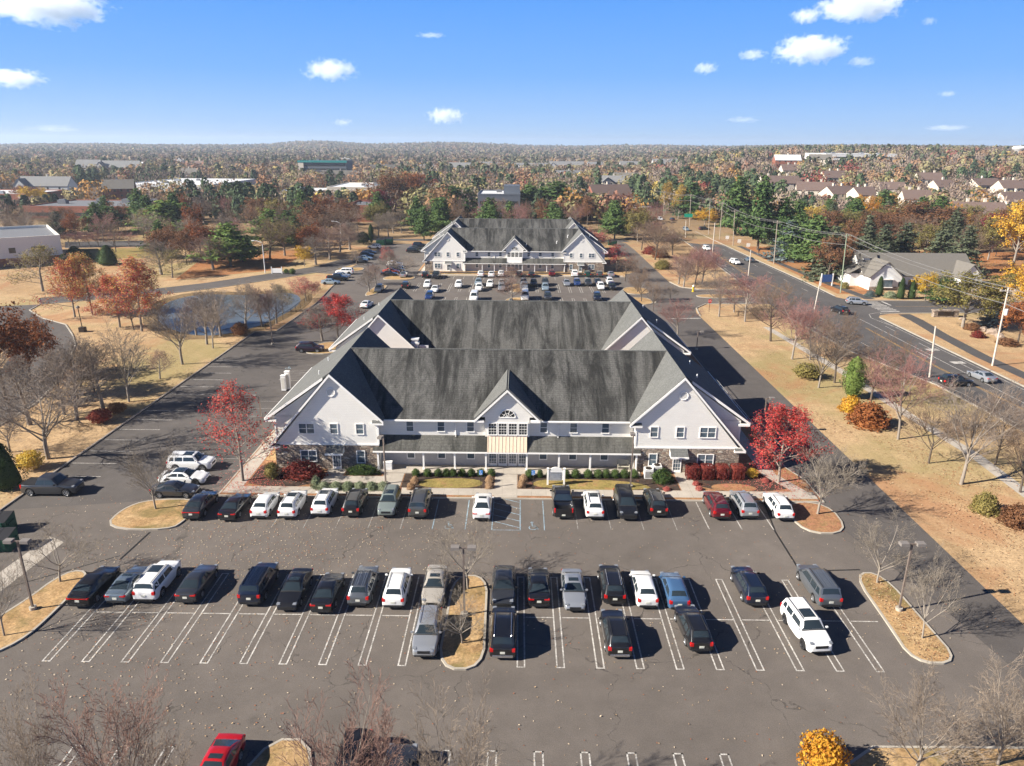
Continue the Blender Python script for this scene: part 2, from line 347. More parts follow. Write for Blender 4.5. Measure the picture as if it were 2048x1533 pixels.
island('island', [(-37, 188.5), (-27.9, 188.5), (-27.9, 195.0), (-35, 195.0)], 'grass_isl')
island('island', [(-49, 202), (-44.4, 202), (-44.4, 208), (-49, 208)], 'grass_isl')
island('island', [(-2.6, 173), (1.2, 173), (1.2, 184), (-2.6, 184)], 'grass_isl')
island('island', [(-3.2, 157), (3, 157), (3, 166.6), (-3.2, 166.6)], 'grass_isl')
island('island', [(25.0, 160), (30.8, 160), (30.8, 168), (25.5, 168)], 'grass_isl')
island('island', [(25.5, 172), (32, 172), (32.2, 181), (26, 181)], 'grass_isl')
island('island', [(42.5, 168.2), (54, 168.2), (54, 172.6), (42.5, 172.6)], 'grass_isl')
sheet('dumpster_pad', [G(0, 1145), G(100, 1073), G(128, 1085), G(0, 1185)], .014, M['walk'])
sheet('pond_bank', smooth_poly([(-61, 125.5), (-68, 130), (-76, 140), (-83, 160), (-78, 172), (-64, 170), (-54, 177), (-46.2, 163), (-47.6, 139), (-51.2, 129)], 2), .004, grass('pond_bank', (.16, .11, .06), (.20, .14, .075), (.24, .17, .09), .3))
t = NT('pond_water'); t.col((.10, .115, .12)); t.set(Roughness=.30); t.b.inputs['Specular IOR Level'].default_value = .25; t.bump(t.noise(t.coord((1, .5, 1)), 1.2, 3, .5), .12, .08); M['water'] = t.mat
sheet('pond', smooth_poly([(-58.5, 128.5), (-65.5, 132.5), (-74, 142), (-79.8, 159), (-75.5, 168.5), (-63.6, 166.5), (-54.5, 172), (-48.5, 160), (-49.6, 141), (-53, 132)], 2), .008, M['water'])
# markings -------------------------------------------------------
mk = MB(); zz = .0135
def seg(a, b, w=.1, m=0, z=None):
    a, b = Vector(a), Vector(b); d = (b-a).normalized(); n = Vector((-d.y, d.x))*w/2; q = zz if z is None else z
    mk.add([(*(a-n), q), (*(b-n), q), (*(b+n), q), (*(a+n), q)], [(0, 1, 2, 3)], m)
def hairpin(x, y0, y1, both=True, w=.5, m=0):
    seg((x, y0), (x, y1), m=m); seg((x+w, y0), (x+w, y1), m=m); seg((x-.05, y0-.05), (x+w+.05, y0-.05), m=m)
    if both: seg((x-.05, y1+.05), (x+w+.05, y1+.05), m=m)
for k in range(-12, 10):
    x = .15+2.73*k
    if k in (-2,): continue
    if k == -1: continue
    hairpin(x, 40.85, 51.6)
for k in range(-12, 10):
    x = .15+2.73*k
    if k in (-3, -2): continue
    seg((x+.62, 46.3), (x+2.66, 46.3))
for k in range(-9, 6):
    if -15.5 < -1.55+2.73*k < -11.2: continue
    hairpin(-1.55+2.73*k, 33.6, 23.0)
for px in (537, 602, 667, 733, 798.6): seg((G(px, 1064)[0], 59.3), (G(px, 1064)[0], 65.1), .09, 1)
for px in (864, 930, 1089): seg((G(px, 1060)[0], 59.3), (G(px, 1060)[0], 65.2), .1, 2)
for px in (1156.7, 1223.4, 1289, 1355.7): seg((G(px, 1064)[0], 59.6), (G(px, 1064)[0], 65.2), .08, 1)
for px in (1421, 1486.6, 1549.8): seg((G(px, 1064)[0], 59.9), (G(px, 1064)[0], 65.3), .1, 0)
seg((-2.3, 59.3), (-2.3, 65.3), .1, 2); seg((.35, 59.3), (.35, 65.3), .12, 2); seg((-2.3, 59.3), (.35, 59.3), .1, 2)
for i in range(7): seg((-2.25, 60.6+i*1.25-.9), (.3, 59.4+i*1.25-.9) if i else (.3, 59.4), .1, 2) if i else None
def wheelchair(x, y, s=1.0):
    P = lambda a, b: (x+a*s, y+b*s)
    for k in range(14):
        a0, a1 = pi*.75+k*pi*1.5/14, pi*.75+(k+1)*pi*1.5/14
        seg(P(.35*cos(a0)-.05, .35*sin(a0)-.2), P(.35*cos(a1)-.05, .35*sin(a1)-.2), .09*s, 2)
    seg(P(-.12, .55), P(-.08, -.05), .12*s, 2); seg(P(-.08, -.05), P(.25, -.05), .11*s, 2); seg(P(.25, -.05), P(.42, -.5), .1*s, 2); seg(P(-.1, .25), P(.2, .22), .09*s, 2)
    for k in range(8): seg(P(-.14+.09*cos(k*pi/4), .72+.09*sin(k*pi/4)), P(-.14+.09*cos((k+1)*pi/4), .72+.09*sin((k+1)*pi/4)), .1*s, 2)
wheelchair(-6.3, 59.95, 1.0); wheelchair(1.6, 60.0, 1.05)
for k in range(14):                              # left drive stalls
    Y = 69.6+3.35*k
    if Y < 116: seg((-49.6, Y), (-44.6, Y), .11, 0)
for k in range(9): 
    Y = 88+2.9*k
    if k < 3 or k > 6: seg((-30.9, Y), (-35.8, Y), .1, 1)
for Y in (68.6, 71.6, 74.6): seg((-30.9, Y), (-35.6, Y), .1, 1)
for i in range(6): seg((-36.2, 103.4+i*.8), (-31.2, 103.0+i*.8), .1, 1)
seg((-36.2, 103.3), (-36.2, 107.6), .1, 1); seg((-36.2, 103.3), (-31.2, 102.9), .1, 1); seg((-36.2, 107.6), (-31.2, 107.2), .1, 1); wheelchair(-36.6, 109.5, 1.1)
for k in range(-10, 9):                          # second lot
    x = .9+2.73*k
    if k in (-1, -2): continue
    hairpin(x-2.1, 173.5, 184.2)
    if k > -8: hairpin(x-2.1, 158, 166.4)
    seg((x-2.1, 190.5), (x-2.1, 195.3), .1, 0)
for k in range(9): seg((-48, 210+k*3.0), (-43.4, 210+k*3.0), .1, 0); seg((-33.4, 207+k*3.0), (-28.8, 207+k*3.0), .1, 0)
seg((38, 147.2), (31, 146.6), .5, 0)
struct(mk.build('parking_markings', [M['line'], M['line_faded'], M['line_blue']]))
mk = MB(); zz = .0165
def path(pts, w, m=0, dash=None):
    for i in range(len(pts)-1):
        a, b = Vector(pts[i]), Vector(pts[i+1])
        if not dash: seg(a, b, w, m)
        else:
            L = (b-a).length; s = 0.0
            while s < L: seg(a+(b-a)*(s/L), a+(b-a)*(min(L, s+dash)/L), w, m); s += dash*3.2
path([(69.3, 10), (69.3, 95), (68.4, 113), (68.9, 140)], .13, 1); path([(69.6, 10), (69.6, 95), (68.7, 113), (69.2, 140)], .13, 1)
path([(66.6, 175), (64.2, 206), (66.0, 250), (68.6, 330), (69.5, 420)], .14, 1); path([(66.1, 175), (63.7, 206), (65.6, 250), (68.3, 330)], .14, 1)
for k in range(9): seg((64.4+k*.13, 206+k*4.2), (66.4+k*.1, 203.5+k*4.2), .3, 1)
path([(71.3, 10), (71.3, 148)], .14); path([(71.9, 178), (71.0, 250), (71.3, 350)], .12, 0, 4.0)
path([(73.6, 112), (73.6, 148)], .13, 0, 4.0); path([(75.2, 10), (75.2, 147)], .12); path([(75.2, 176), (74.2, 235), (73.2, 300), (72.6, 360)], .12)
path([(65.0, 20), (65.0, 100), (60, 122), (58, 150)], .13); path([(58.9, 180), (59.6, 193), (62.2, 246), (65.2, 325)], .12)
path([(63.4, 116), (62.4, 150)], .12, 0, 3.0); path([(62.2, 190), (63.2, 240)], .12, 0, 3.0)
pts = [(75.4, 140), (74.6, 145), (74.2, 149), (75.4, 152.5), (78, 154.2), (82, 155.2)]; path(pts, .14)
for k in range(8): seg((79.3, 155.6+k*1.42), (83.4, 155.6+k*1.42), .62)
seg((84.6, 161.8), (84.6, 166.2), .5); path([(85, 160.9), (300, 162)], .13, 1)
for (x, y) in ((73.4, 116), (73.5, 124)): seg((x-1.0, y), (x+1.2, y+.3), 1.3)
seg((70.2, 118), (70.2, 123), .25); seg((69.9, 118.6), (70.6, 118.6), 1.0)
for k in range(9): seg((58.8+k*1.65, 300), (59.8+k*1.65, 300), 2.6) if k < 9 and 63 < 58.8+k*1.65 < 73 else None
seg((60.3, 217), (62.2, 217), 3.0); seg((58.2, 168), (58.2, 176), .4)
struct(mk.build('road_markings', [M['line'], M['line_yellow']]))
# tar seams on the lot
mk = MB(); zz = .0115
path([G(1470, 985), G(1530, 1010), G(1551, 1065), G(1600, 1143), G(1720, 1140)], .16); path([G(240, 1120), G(300, 1065)], .2); path([G(0, 1180), G(240, 1112)], .1)
struct(mk.build('tar_seam', plain('tar', (.02, .019, .018), .6)))
# fallen leaves: many, loose
def scatter_leaves(n, area, z, size, cols, seed, dens=None):
    r = random.Random(seed); mb = MB(); k = 0
    while k < n:
        x = r.uniform(area[0], area[1]); y = r.uniform(area[2], area[3])
        if dens and r.random() > dens(x, y): continue
        s = size*r.uniform(.6, 1.3); a = r.uniform(0, 6.28); tl = r.uniform(-.4, .4)*s
        c, sn = cos(a)*s, sin(a)*s; zz_ = z+.02+r.uniform(0, .02)+abs(tl)
        mb.add([(x-c, y-sn, zz_-tl*.5), (x+sn*.6, y-c*.6, zz_), (x+c, y+sn, zz_+tl), (x-sn*.6, y+c*.6, zz_)], [(0, 1, 2, 3)], r.choice(range(len(cols)))); k += 1
    return mb
LC = [plain('pale_leaf', (.60, .48, .34), .8), plain('tan_leaf', (.40, .27, .15), .8), plain('rust_leaf', (.30, .11, .05), .8)]
def dlot(x, y):
    d = .10+.9*math.exp(-((x+22)/14)**2-((y-56)/8)**2)+.35*math.exp(-((x+30)/14)**2-((y-40)/14)**2)
    return d
tag(scatter_leaves(5200, (-48, 37, 27, 65), .01, .062, LC, 5, dlot).build('fallen_leaves', LC), 'pale dry leaves scattered loose over the parking lot asphalt', 'leaves', kind='stuff')
LR = [plain('crimson_leaf', (.40, .05, .05), .8), plain('pink_leaf', (.52, .20, .15), .8)]
def dred(x, y): return min(1, math.exp(-((x-27)/3.2)**2-((y-70)/3.5)**2)+math.exp(-((x+27.5)/3.0)**2-((y-69)/3.5)**2))
tag(scatter_leaves(2600, (-33, 32, 60, 76), .13, .07, LR, 8, dred).build('fallen_leaves', LR), 'red maple leaves fallen thickly on the mulch beds and walks', 'leaves', kind='stuff')

LL = [plain('russet_leaf', (.34, .15, .07), .9), plain('straw_leaf', (.52, .38, .22), .9), plain('umber_leaf', (.16, .09, .05), .9)]
def dl1(x, y): return .25+.75*(sin(x*.55+y*.13)*sin(y*.21+1.3) > .05)
tag(scatter_leaves(9000, (38.6, 55, 44, 152), .01, .085, LL, 15, dl1).build('fallen_leaves', LL), 'russet and straw leaf litter scattered over the right hand lawn strip', 'leaves', kind='stuff')
tag(scatter_leaves(7000, (-78, -50.3, 50, 128), .01, .085, LL, 16, dl1).build('fallen_leaves', LL), 'russet leaf litter scattered over the lawn left of the drive', 'leaves', kind='stuff')
def isl_l(x, y): return 1.0
tag(scatter_leaves(700, (28.4, 30.5, 42, 52.4), .125, .06, LL, 17, isl_l).build('fallen_leaves', LL), 'russet leaf litter lying on the grass of the right island', 'leaves', kind='stuff')
# ------------------------------------------------------------------ office buildings
def siding(name, c, step=.19):
    t = NT(name); v = t.coord(); sx = t.n('ShaderNodeSeparateXYZ'); t.l(v, sx.inputs[0])
    fr = t.math('FRACT', t.math('DIVIDE', sx.outputs['Z'], step)); n = t.noise(v, .7, 4, .6)
    a = t.ramp(n, [(.3, tuple(x*.93 for x in c)), (.7, c)]); ln = t.rampf(fr, .10, .02)
    t.col(t.mix(t.math('MULTIPLY', ln, .42), a, (.30, .29, .30))); t.set(Roughness=.6); t.bump(fr, .5, .03); return t.mat
M['siding'] = siding('white_siding', (.88, .85, .785)); M['trim'] = plain('white_trim', (.89, .87, .83), .5, var=.04)
M['siding_cream'] = siding('cream_siding', (.66, .63, .56))
def shingle(name, c, dark, streak=1.0, ax=(1.0, .16, .16)):
    t = NT(name); v = t.coord(ax); s1 = t.noise(v, .55, 8, .74, .5); o = t.coord(); f = t.noise(o, 5, 4, .85); m = t.noise(o, .6, 5, .65)
    a = t.ramp(s1, [(.40, dark), (.50, tuple((x+y)/2 for x, y in zip(c, dark))), (.58, c)]) if streak else t.ramp(m, [(.3, tuple(x*.88 for x in c)), (.7, tuple(x*1.1 for x in c))])
    a = t.mix(.5*streak, a, t.ramp(m, [(.3, (.72,)*3), (.7, (1.2,)*3)]), 'MULTIPLY')
    a = t.mix(.65, a, t.ramp(f, [(.3, (.45,)*3), (.5, (1,)*3), (.7, (1.65,)*3)]), 'MULTIPLY')
    br = t.n('ShaderNodeTexBrick', i_Scale=1.0, i_Mortar_Size=.02); br.inputs['Brick Width'].default_value = .9; br.inputs['Row Height'].default_value = .28; t.l(o, br.inputs['Vector'])
    a = t.mix(t.math('MULTIPLY', br.outputs['Fac'], .45), a, dark)
    t.col(a); t.set(Roughness=.9); t.b.inputs['Specular IOR Level'].default_value = .15; t.bump(f, .4, .03); return t.mat
M['roof_main'] = shingle('weathered_shingle', (.112, .110, .104), (.026, .026, .025))
M['roof_wing'] = shingle('grey_shingle', (.125, .127, .122), (.075, .075, .073), 0.0)
M['roof_porch'] = shingle('porch_shingle', (.118, .115, .104), (.042, .042, .038), .6)
def stone(name, c=(.36, .29, .23)):
    t = NT(name); v = t.coord((1.0, 1.0, 1.9)); vo = t.n('ShaderNodeTexVoronoi', i_Scale=2.5); t.l(v, vo.inputs['Vector']); ed = t.n('ShaderNodeTexVoronoi', feature='DISTANCE_TO_EDGE', i_Scale=2.5); t.l(v, ed.inputs['Vector'])
    hs = t.n('ShaderNodeSeparateXYZ'); t.l(vo.outputs['Color'], hs.inputs[0])
    a = t.ramp(hs.outputs[0], [(.0, (.17, .13, .11)), (.3, (.30, .24, .19)), (.55, (.42, .34, .26)), (.75, (.27, .19, .15)), (1.0, (.52, .46, .38))])
    a = t.mix(t.rampf(ed.outputs['Distance'], .06, .01), a, (.12, .105, .09)); t.col(a); t.set(Roughness=.9); t.bump(t.rampf(ed.outputs['Distance'], 0, .15), .8, .06); return t.mat
M['stone'] = stone('field_stone'); M['stucco'] = plain('porch_stucco', (.50, .475, .45), .8, var=.06)
t = NT('window_glass'); v = t.coord(); t.col(t.ramp(t.noise(v, .9, 2, .5), [(.35, (.05, .075, .10)), (.65, (.15, .19, .22))])); t.set(Roughness=.12); t.b.inputs['Specular IOR Level'].default_value = .7; M['glass'] = t.mat
M['glass_dark'] = plain('dark_glass', (.03, .035, .04), .1, spec=.7); M['copper'] = plain('tan_metal_roof', (.66, .53, .40), .45, .0, var=.05)
M['bronze'] = plain('bronze_metal', (.06, .045, .035), .5, .5); M['steel'] = plain('galvanised_steel', (.42, .43, .44), .4, .6); M['white_metal'] = plain('white_metal', (.74, .74, .73), .4)
_wm = {}
def win_mesh(w, h, cols=2, rows=2, dbl=False, door=False):
    k = (w, h, cols, rows, dbl, door)
    if k in _wm: return _wm[k]
    b = .09; mb = MB()
    mb.box(-w/2, w/2, -.06, .0, h-b, h); mb.box(-w/2, w/2, -.09, 0, 0, b)
    mb.box(-w/2, -w/2+b, -.06, 0, b, h-b); mb.box(w/2-b, w/2, -.06, 0, b, h-b)
    units = [(-w/2+b, -.04), (.04, w/2-b)] if dbl else [(-w/2+b, w/2-b)]
    if dbl: mb.box(-.04, .04, -.055, 0, b, h-b)
    for x0, x1 in units:
        for i in range(1, cols): x = x0+(x1-x0)*i/cols; mb.box(x-.012, x+.012, -.035, -.02, b, h-b)
        for j in range(1, rows): z = b+(h-2*b)*j/rows; q = .02 if (rows % 2 == 0 and j == rows//2 and not door) else .012; mb.box(x0, x1, -.04, -.022, z-q, z+q)
    if door: mb.box(-w/2+b, w/2-b, -.03, 0, b, .28)
    pn = MB(); pn.box(-w/2+b*.6, w/2-b*.6, -.018, .0, b*.6, h-b*.6)
    _wm[k] = (mb.mesh('window_frame', [M['trim']]), pn.mesh('pane', [M['glass']])); return _wm[k]
def window(root, u, v, z, w, h, face=0.0, cols=1, rows=2, dbl=False, name='window', door=False, dark=False):
    f, p = win_mesh(w, h, cols, rows, dbl, door)
    o = link(name, f, root); o.location = (u, v, z); o.rotation_euler = (0, 0, face)
    q = link('pane', p, o, [M['glass_dark']] if dark else None); return o
def office(X, Y, rz, label, tan=True, plain_left=False, rear_windows=True):
    root = thing('office_building', (X, Y, 0), label, 'building', 'white gabled office buildings', rz)
    Zr = 11.05
    # walls
    w = MB()
    w.box(-13.85, 13.85, -8.75, 8.75, 0, 5.8)
    w.box(-2.35, 2.45, -9.35, -8.0, 3.9, 6.15); w.add([(-2.75, -9.35, 6.15), (2.85, -9.35, 6.15), (.05, -9.35, 8.95), (-2.75, -3, 6.15), (2.85, -3, 6.15), (.05, -3, 8.95)], [(0, 1, 2), (3, 5, 4), (0, 2, 5, 3), (1, 4, 5, 2)])
    w.build('siding_wall', M['siding'], root)
    MB().box(-13.85, 13.85, -8.79, -8.75, .2, 3.7).build('porch_wall', M['stucco'], root)
    for s in (-1, 1):
        w = MB(); m = lambda pts: [(s*a, b, c) for a, b, c in pts]
        def P(pts): w.poly(m(pts) if s > 0 else m(pts)[::-1])
        w.box(*sorted((s*13.86, s*25.3)), -9.0, 9.0, 0, 5.95)
        for e in (-1, 1):
            fv, dv = e*9.85, e*9.0
            a = [(13.86, fv, 3.0), (25.1, fv, 3.0), (18.65, fv, 10.8), (13.86, fv, 6.15)]
            b = [(13.86, dv, 5.9), (25.3, dv, 5.9), (18.65, dv, 10.7)]
            if e > 0: a, b = a[::-1], b[::-1]
            P(a); P(b)
            i1 = [(13.86, fv, 0), (13.86, fv, 6.15), (13.86, dv, 6.15), (13.86, dv, 0)]; P(i1 if e < 0 else i1[::-1])
            if e > 0 or (plain_left and s < 0):
                q = [(13.86, fv, 0), (25.1, fv, 0), (25.1, fv, 3.0), (13.86, fv, 3.0)]; P(q if e < 0 else q[::-1])
                q = [(25.1, fv, 0), (25.1, dv, 0), (25.1, dv, 3.0), (25.1, fv, 3.0)]; P(q if e < 0 else q[::-1])
        w.build('siding_wall', M['siding'], root)
        st = MB()
        if plain_left and s < 0: st.box(-25.22, -23.0, -9.9, -9.0, 0, 2.96)
        else: st.box(*sorted((s*13.9, s*25.22)), -9.9, -9.0, 0, 2.98)
        st.build('stone_wall', M['stone'], root)
        # wing roofs
        r = MB(); t_ = .16; H = Zr+.1
        def sl(pts):
            q = [Vector(p) for p in pts]; nz = (q[1]-q[0]).cross(q[2]-q[0]).z
            r.slab(pts if nz > 0 else pts[::-1], t_)
        sl(m([(18.65, -10.2, H), (13.25, -10.2, 5.9), (13.25, 10.2, 5.9), (18.65, 10.2, H)]))
        sl(m([(18.68, -9.35, H), (26.15, -9.35, 5.85), (26.15, 9.35, 5.85), (18.68, 9.35, H)]))
        for e in (-1, 1): sl(m([(18.66, e*10.2, H), (25.75, e*10.2, 2.92), (25.75, e*9.0, 2.92), (18.66, e*9.0, H)]))
        r.build('wing_roof', M['roof_wing'], root)
        f = MB()
        def rake(a, b, v, hgt_=.30, th=.05):
            (u0, z0), (u1, z1) = a, b; pts = [(u0, z0), (u1, z1), (u1, z1-hgt_), (u0, z0-hgt_)]
            f.add([(s*p, v-th/2, q) for p, q in pts]+[(s*p, v+th/2, q) for p, q in pts], [(0, 1, 2, 3), (7, 6, 5, 4), (0, 4, 5, 1), (1, 5, 6, 2), (2, 6, 7, 3), (3, 7, 4, 0)])
        for e in (-1, 1):
            rake((18.65, H-.03), (13.2, 5.85), e*10.22); rake((18.65, H-.03), (25.8, 2.88), e*10.22); rake((19.6, H-.67), (26.2, 5.80), e*9.38)
            f.box(*sorted((s*13.2, s*14.5)), *sorted((e*10.2, e*9.85)), 5.42, 5.62); f.box(*sorted((s*24.6, s*25.8)), *sorted((e*10.2, e*9.85)), 2.62, 2.84); f.box(*sorted((s*25.0, s*26.2)), *sorted((e*9.35, e*9.02)), 5.36, 5.58)
        f.box(*sorted((s*26.12, s*26.28)), -9.35, 9.35, 5.55, 5.80)
        f.box(*sorted((s*13.8, s*14.0)), -9.9, -9.86, 3.0, 5.9); f.box(*sorted((s*25.2, s*25.34)), -9.05, -8.9, 0, 5.5)
        f.box(*sorted((s*13.86, s*25.3)), -9.93, -9.86, 2.95, 3.12)
        f.build('white_trim', M['trim'], root)
        for a, b, c, d, z in ((13.25, 14.45, -10.19, -9.86, 5.63), (24.65, 25.75, -10.19, -9.86, 2.85)): 
            q = MB(); x0, x1 = sorted((s*a, s*b)); q.slab([(x0, c, z), (x1, c, z), (x1, d, z+.25), (x0, d, z+.25)], .04); q.build('cornice_roof', M['roof_wing'], root)
        # openings
        window(root, s*21.6, -9.86, 4.2, 1.78, 1.28, dbl=True); window(root, s*18.65, -9.86, 4.2, .92, 1.28); window(root, s*15.85, -9.86, 4.2, .92, 1.28)
        window(root, s*21.6, -9.91, .95, 1.8, 1.4, dbl=True); window(root, s*15.9, -9.91, .85, .95, 1.5)
        d = window(root, s*18.55, -9.91, .15, .95, 2.1, cols=3, rows=4, name='door', door=True)
        dc = MB(); u0, u1 = s*18.6-.95, s*18.6+.95
        dc.slab([(u0, -10.85, 2.35), (u1, -10.85, 2.35), (u1, -9.9, 2.98), (u0, -9.9, 2.98)], .1, 0, 1); dc.box(u0-.03, u1+.03, -10.9, -10.84, 2.15, 2.34, 1)
        dc.add([(u0, -9.9, 2.9), (u0, -9.9, 2.2), (u0, -10.84, 2.2)], [(0, 1, 2)], 1); dc.add([(u1, -9.9, 2.9), (u1, -9.9, 2.2), (u1, -10.84, 2.2)], [(0, 2, 1)], 1)
        dc.build('door_canopy', [M['roof_wing'], M['trim']], root)
        rv = MB(); n = 20
        for rr, dd, mm in ((.50, .07, 0),): rv.tube([(s*18.7+.45*cos(k*2*pi/n), -9.88, 9.0+.45*sin(k*2*pi/n)) for k in range(n+1)], .07, 6, 0, False)
        rv.add([(s*18.7+.42*cos(k*2*pi/n), -9.88, 9.0+.42*sin(k*2*pi/n)) for k in range(n)], [tuple(range(n))], 1)
        for k in range(-3, 4): rv.box(s*18.7-.35, s*18.7+.35, -9.91, -9.885, 9.0+k*.11-.015, 9.0+k*.11+.015, 0)
        rv.build('round_vent', [M['trim'], M['siding_cream']], root)
        for k in range(4): window(root, s*25.31, -6.6+k*4.3, 3.9, .92, 1.28, face=s*pi/2); window(root, s*25.31, -6.6+k*4.3, 1.0, .92, 1.35, face=s*pi/2)
        for (uu, vv) in ((21.3, -4.5), (22.2, 3.0)): zz_ = Zr-(uu-18.65)*.707; MB().cyl(s*uu, vv, zz_-.1, zz_+.55, .07, 8).build('vent_pipe', M['white_metal'], root)
    # main roof
    r = MB()
    for e in (-1, 1):
        p = [(-18.65, e*9.3, 5.75), (18.65, e*9.3, 5.75), (18.65, 0, Zr+.06), (-18.65, 0, Zr+.06)]; r.slab(p if e < 0 else p[::-1], .16)
    r.build('main_roof', M['roof_main'], root)
    MB().tube([(-18.6, 0, Zr+.06), (18.6, 0, Zr+.06)], .09, 6).build('ridge_cap', M['roof_wing'], root)
    for e in (-1, 1):
        for a, b in ((-13.3, -3.2), (3.3, 13.3)) if e < 0 else ((-13.3, 13.3),): MB().box(a, b, *sorted((e*9.28, e*9.44)), 5.6, 5.76).build('gutter', M['trim'], root)
    for u in (-5.6, 5.6): MB().tube([(u, -9.36, 5.62), (u, -9.0, 5.3), (u, -8.83, 5.0), (u, -8.83, 3.85), (u, -9.0, 3.7)], .06, 6).build('downspout', M['trim'], root)
    # centre dormer
    r = MB(); 
    r.slab([(-3.45, -9.75, 6.0), (.05, -9.75, 9.45), (.05, -2.6, 9.45), (-3.45, -2.6, 6.0)][::-1], .15); r.slab([(3.55, -9.75, 6.0), (.05, -9.75, 9.45), (.05, -2.6, 9.45), (3.55, -2.6, 6.0)], .15)
    r.build('dormer_roof', M['roof_wing'], root)
    f = MB()
    for s in (-1, 1):
        pts = [(.05, 9.42), (.05+s*3.55, 5.93), (.05+s*3.55, 5.66), (.05, 9.15)]
        f.add([(p, -9.79, q) for p, q in pts]+[(p, -9.74, q) for p, q in pts], [(0, 1, 2, 3), (7, 6, 5, 4), (0, 4, 5, 1), (1, 5, 6, 2), (2, 6, 7, 3), (3, 7, 4, 0)])
        f.box(*sorted((.05+s*2.5, .05+s*3.55)), -9.74, -9.36, 5.66, 5.86)
    f.build('white_trim', M['trim'], root)
    n = 14; rr = .88; fr = MB(); pn = MB()
    fr.tube([(rr*cos(pi*k/n), -9.38, rr*sin(pi*k/n)) for k in range(n+1)], .06, 6); fr.box(-rr, rr, -9.42, -9.36, -.06, .05)
    for k in (1, 2, 3, 4): fr.tube([(0, -9.39, 0), (rr*cos(pi*k/5), -9.39, rr*sin(pi*k/5))], .022, 4)
    fr.tube([(.45*cos(pi*k/n), -9.39, .45*sin(pi*k/n)) for k in range(n+1)], .02, 4)
    pn.add([(rr*cos(pi*k/n), -9.365, rr*sin(pi*k/n)) for k in range(n+1)], [tuple(range(n+1))])
    a = fr.build('arched_window', M['trim'], root, loc=(.05, 0, 6.15)); pn.build('pane', M['glass_dark'], a)
    for k in range(4): window(root, -1.6+k*1.1+.05, -9.36, 4.08, 1.02, 1.45, cols=3, rows=4, dark=True)
    # porch
    r = MB()
    for a, b in ((-14.5, -2.12), (2.22, 14.5)): r.slab([(a, -10.25, 2.5), (b, -10.25, 2.5), (b, -8.74, 3.78), (a, -8.74, 3.78)], .12)
    r.build('porch_roof', M['roof_porch'], root)
    f = MB(); f.box(-14.5, 14.5, -10.3, -10.2, 2.28, 2.44); f.box(-14.4, 14.4, -10.2, -8.78, 2.3, 2.33); f.build('porch_fascia', M['trim'], root)
    c = MB(); mc = 'copper' if tan else 'trim'
    if tan: c.slab([(-2.1, -10.3, 2.45), (2.2, -10.3, 2.45), (2.2, -9.3, 4.02), (-2.1, -9.3, 4.02)], .1)
    else: c.box(-2.1, 2.2, -9.7, -9.36, 2.6, 4.02)
    if tan:
        for k in range(12): u = -2.06+k*.385; c.add([(u-.02, -10.32, 2.47), (u+.02, -10.32, 2.47), (u+.02, -9.32, 4.06), (u-.02, -9.32, 4.06), (u, -10.335, 2.48), (u, -9.335, 4.075)], [(0, 1, 4), (0, 4, 5, 3), (1, 2, 5, 4)])
    c.build('entrance_canopy', M[mc], root)
    for u in (-14.0, -9.05, -5.65, -2.25, 2.2, 5.7, 9.1, 14.1):
        k = MB(); k.box(u-.09, u+.09, -10.12, -9.94, .2, 2.32); k.box(u-.13, u+.13, -10.16, -9.9, .2, .42); k.box(u-.13, u+.13, -10.16, -9.9, 2.15, 2.3); k.build('column', M['trim'], root)
    for u in (-10.6, -7.2, -3.97, 4.02, 7.28, 10.75):
        window(root, u, -8.76, 4.15, .9, 1.28); window(root, u, -8.8, .98, .92, 1.38)
        if rear_windows: window(root, u, 8.76, 4.15, .9, 1.28, face=pi); window(root, u, 8.76, 1.0, .9, 1.28, face=pi)
    for k in range(4): window(root, -1.6+k*1.1+.05, -8.8, .22, .95, 2.1, cols=3, rows=5, name='door', door=True)
    for u in (-2.95, 3.0):
        k = MB(); k.box(u-.03, u+.03, -8.95, -8.78, 2.05, 2.1); k.lathe([(0, 1.72), (.07, 1.74), (.1, 2.0), (.04, 2.06), (0, 2.1)], 6, 0, Matrix.Translation((u, -8.98, 0))); k.build('wall_lantern', M['bronze'], root)
    return root
office(-1.15, 81.85, 0, 'large white office building nearest the camera, with tan metal canopy over its entrance')
B2 = office(-1.25, 109.8, pi, 'white gabled office building backing onto the nearest one, its rear gables facing us', rear_windows=False)
C2 = office(-1.3, 212.6, 0, 'white office building beyond the second parking lot, with white entrance front', False, True, False)
D2 = office(-1.4, 240.4, pi, 'white office building at the back, only its roof and gables showing over the ridge', False, False, False)
def roof_vent(x, y, z, rt, kind='gooseneck'):
    mb = MB(); mb.cyl(0, 0, -.3, .45, .09, 8); mb.tube([(0, 0, .4), (.1, -.05, .5), (.25, -.12, .45)], .09, 6)
    o = mb.build('vent_pipe', M['white_metal'], rt)
    loc = rt.matrix_basis.inverted() @ Vector((x, y, z)); o.location = loc; return o
for o in (B2, C2, D2): o.matrix_basis  # keep
bpy.context.view_layer.update()
for px, py in ((1050, 658), (1207, 660)):
    Y = 105.5; roof_vent(XAT(px, py, Y), Y, ZAT(px, py, Y), B2)
for px, py in ((1113, 486), (1052, 492), (1135, 474)):
    Y = 205.5; roof_vent(XAT(px, py, Y), Y, ZAT(px, py, Y), C2)
h = MB(); h.box(-.45, .45, -.45, .45, -1.6, .5); h.box(-.6, .6, -.5, .5, .5, .75); h.box(-.4, .4, -.4, .4, .75, 1.1); h.box(-.55, .55, -.5, .5, 1.1, 1.3); h.box(-1.9, -.6, -.2, .2, -.1, .25)
o = h.build('roof_flue', M['white_metal'], B2); o.location = B2.matrix_basis.inverted() @ Vector((XAT(831, 694, 100.6), 100.6, ZAT(831, 694, 100.6)))
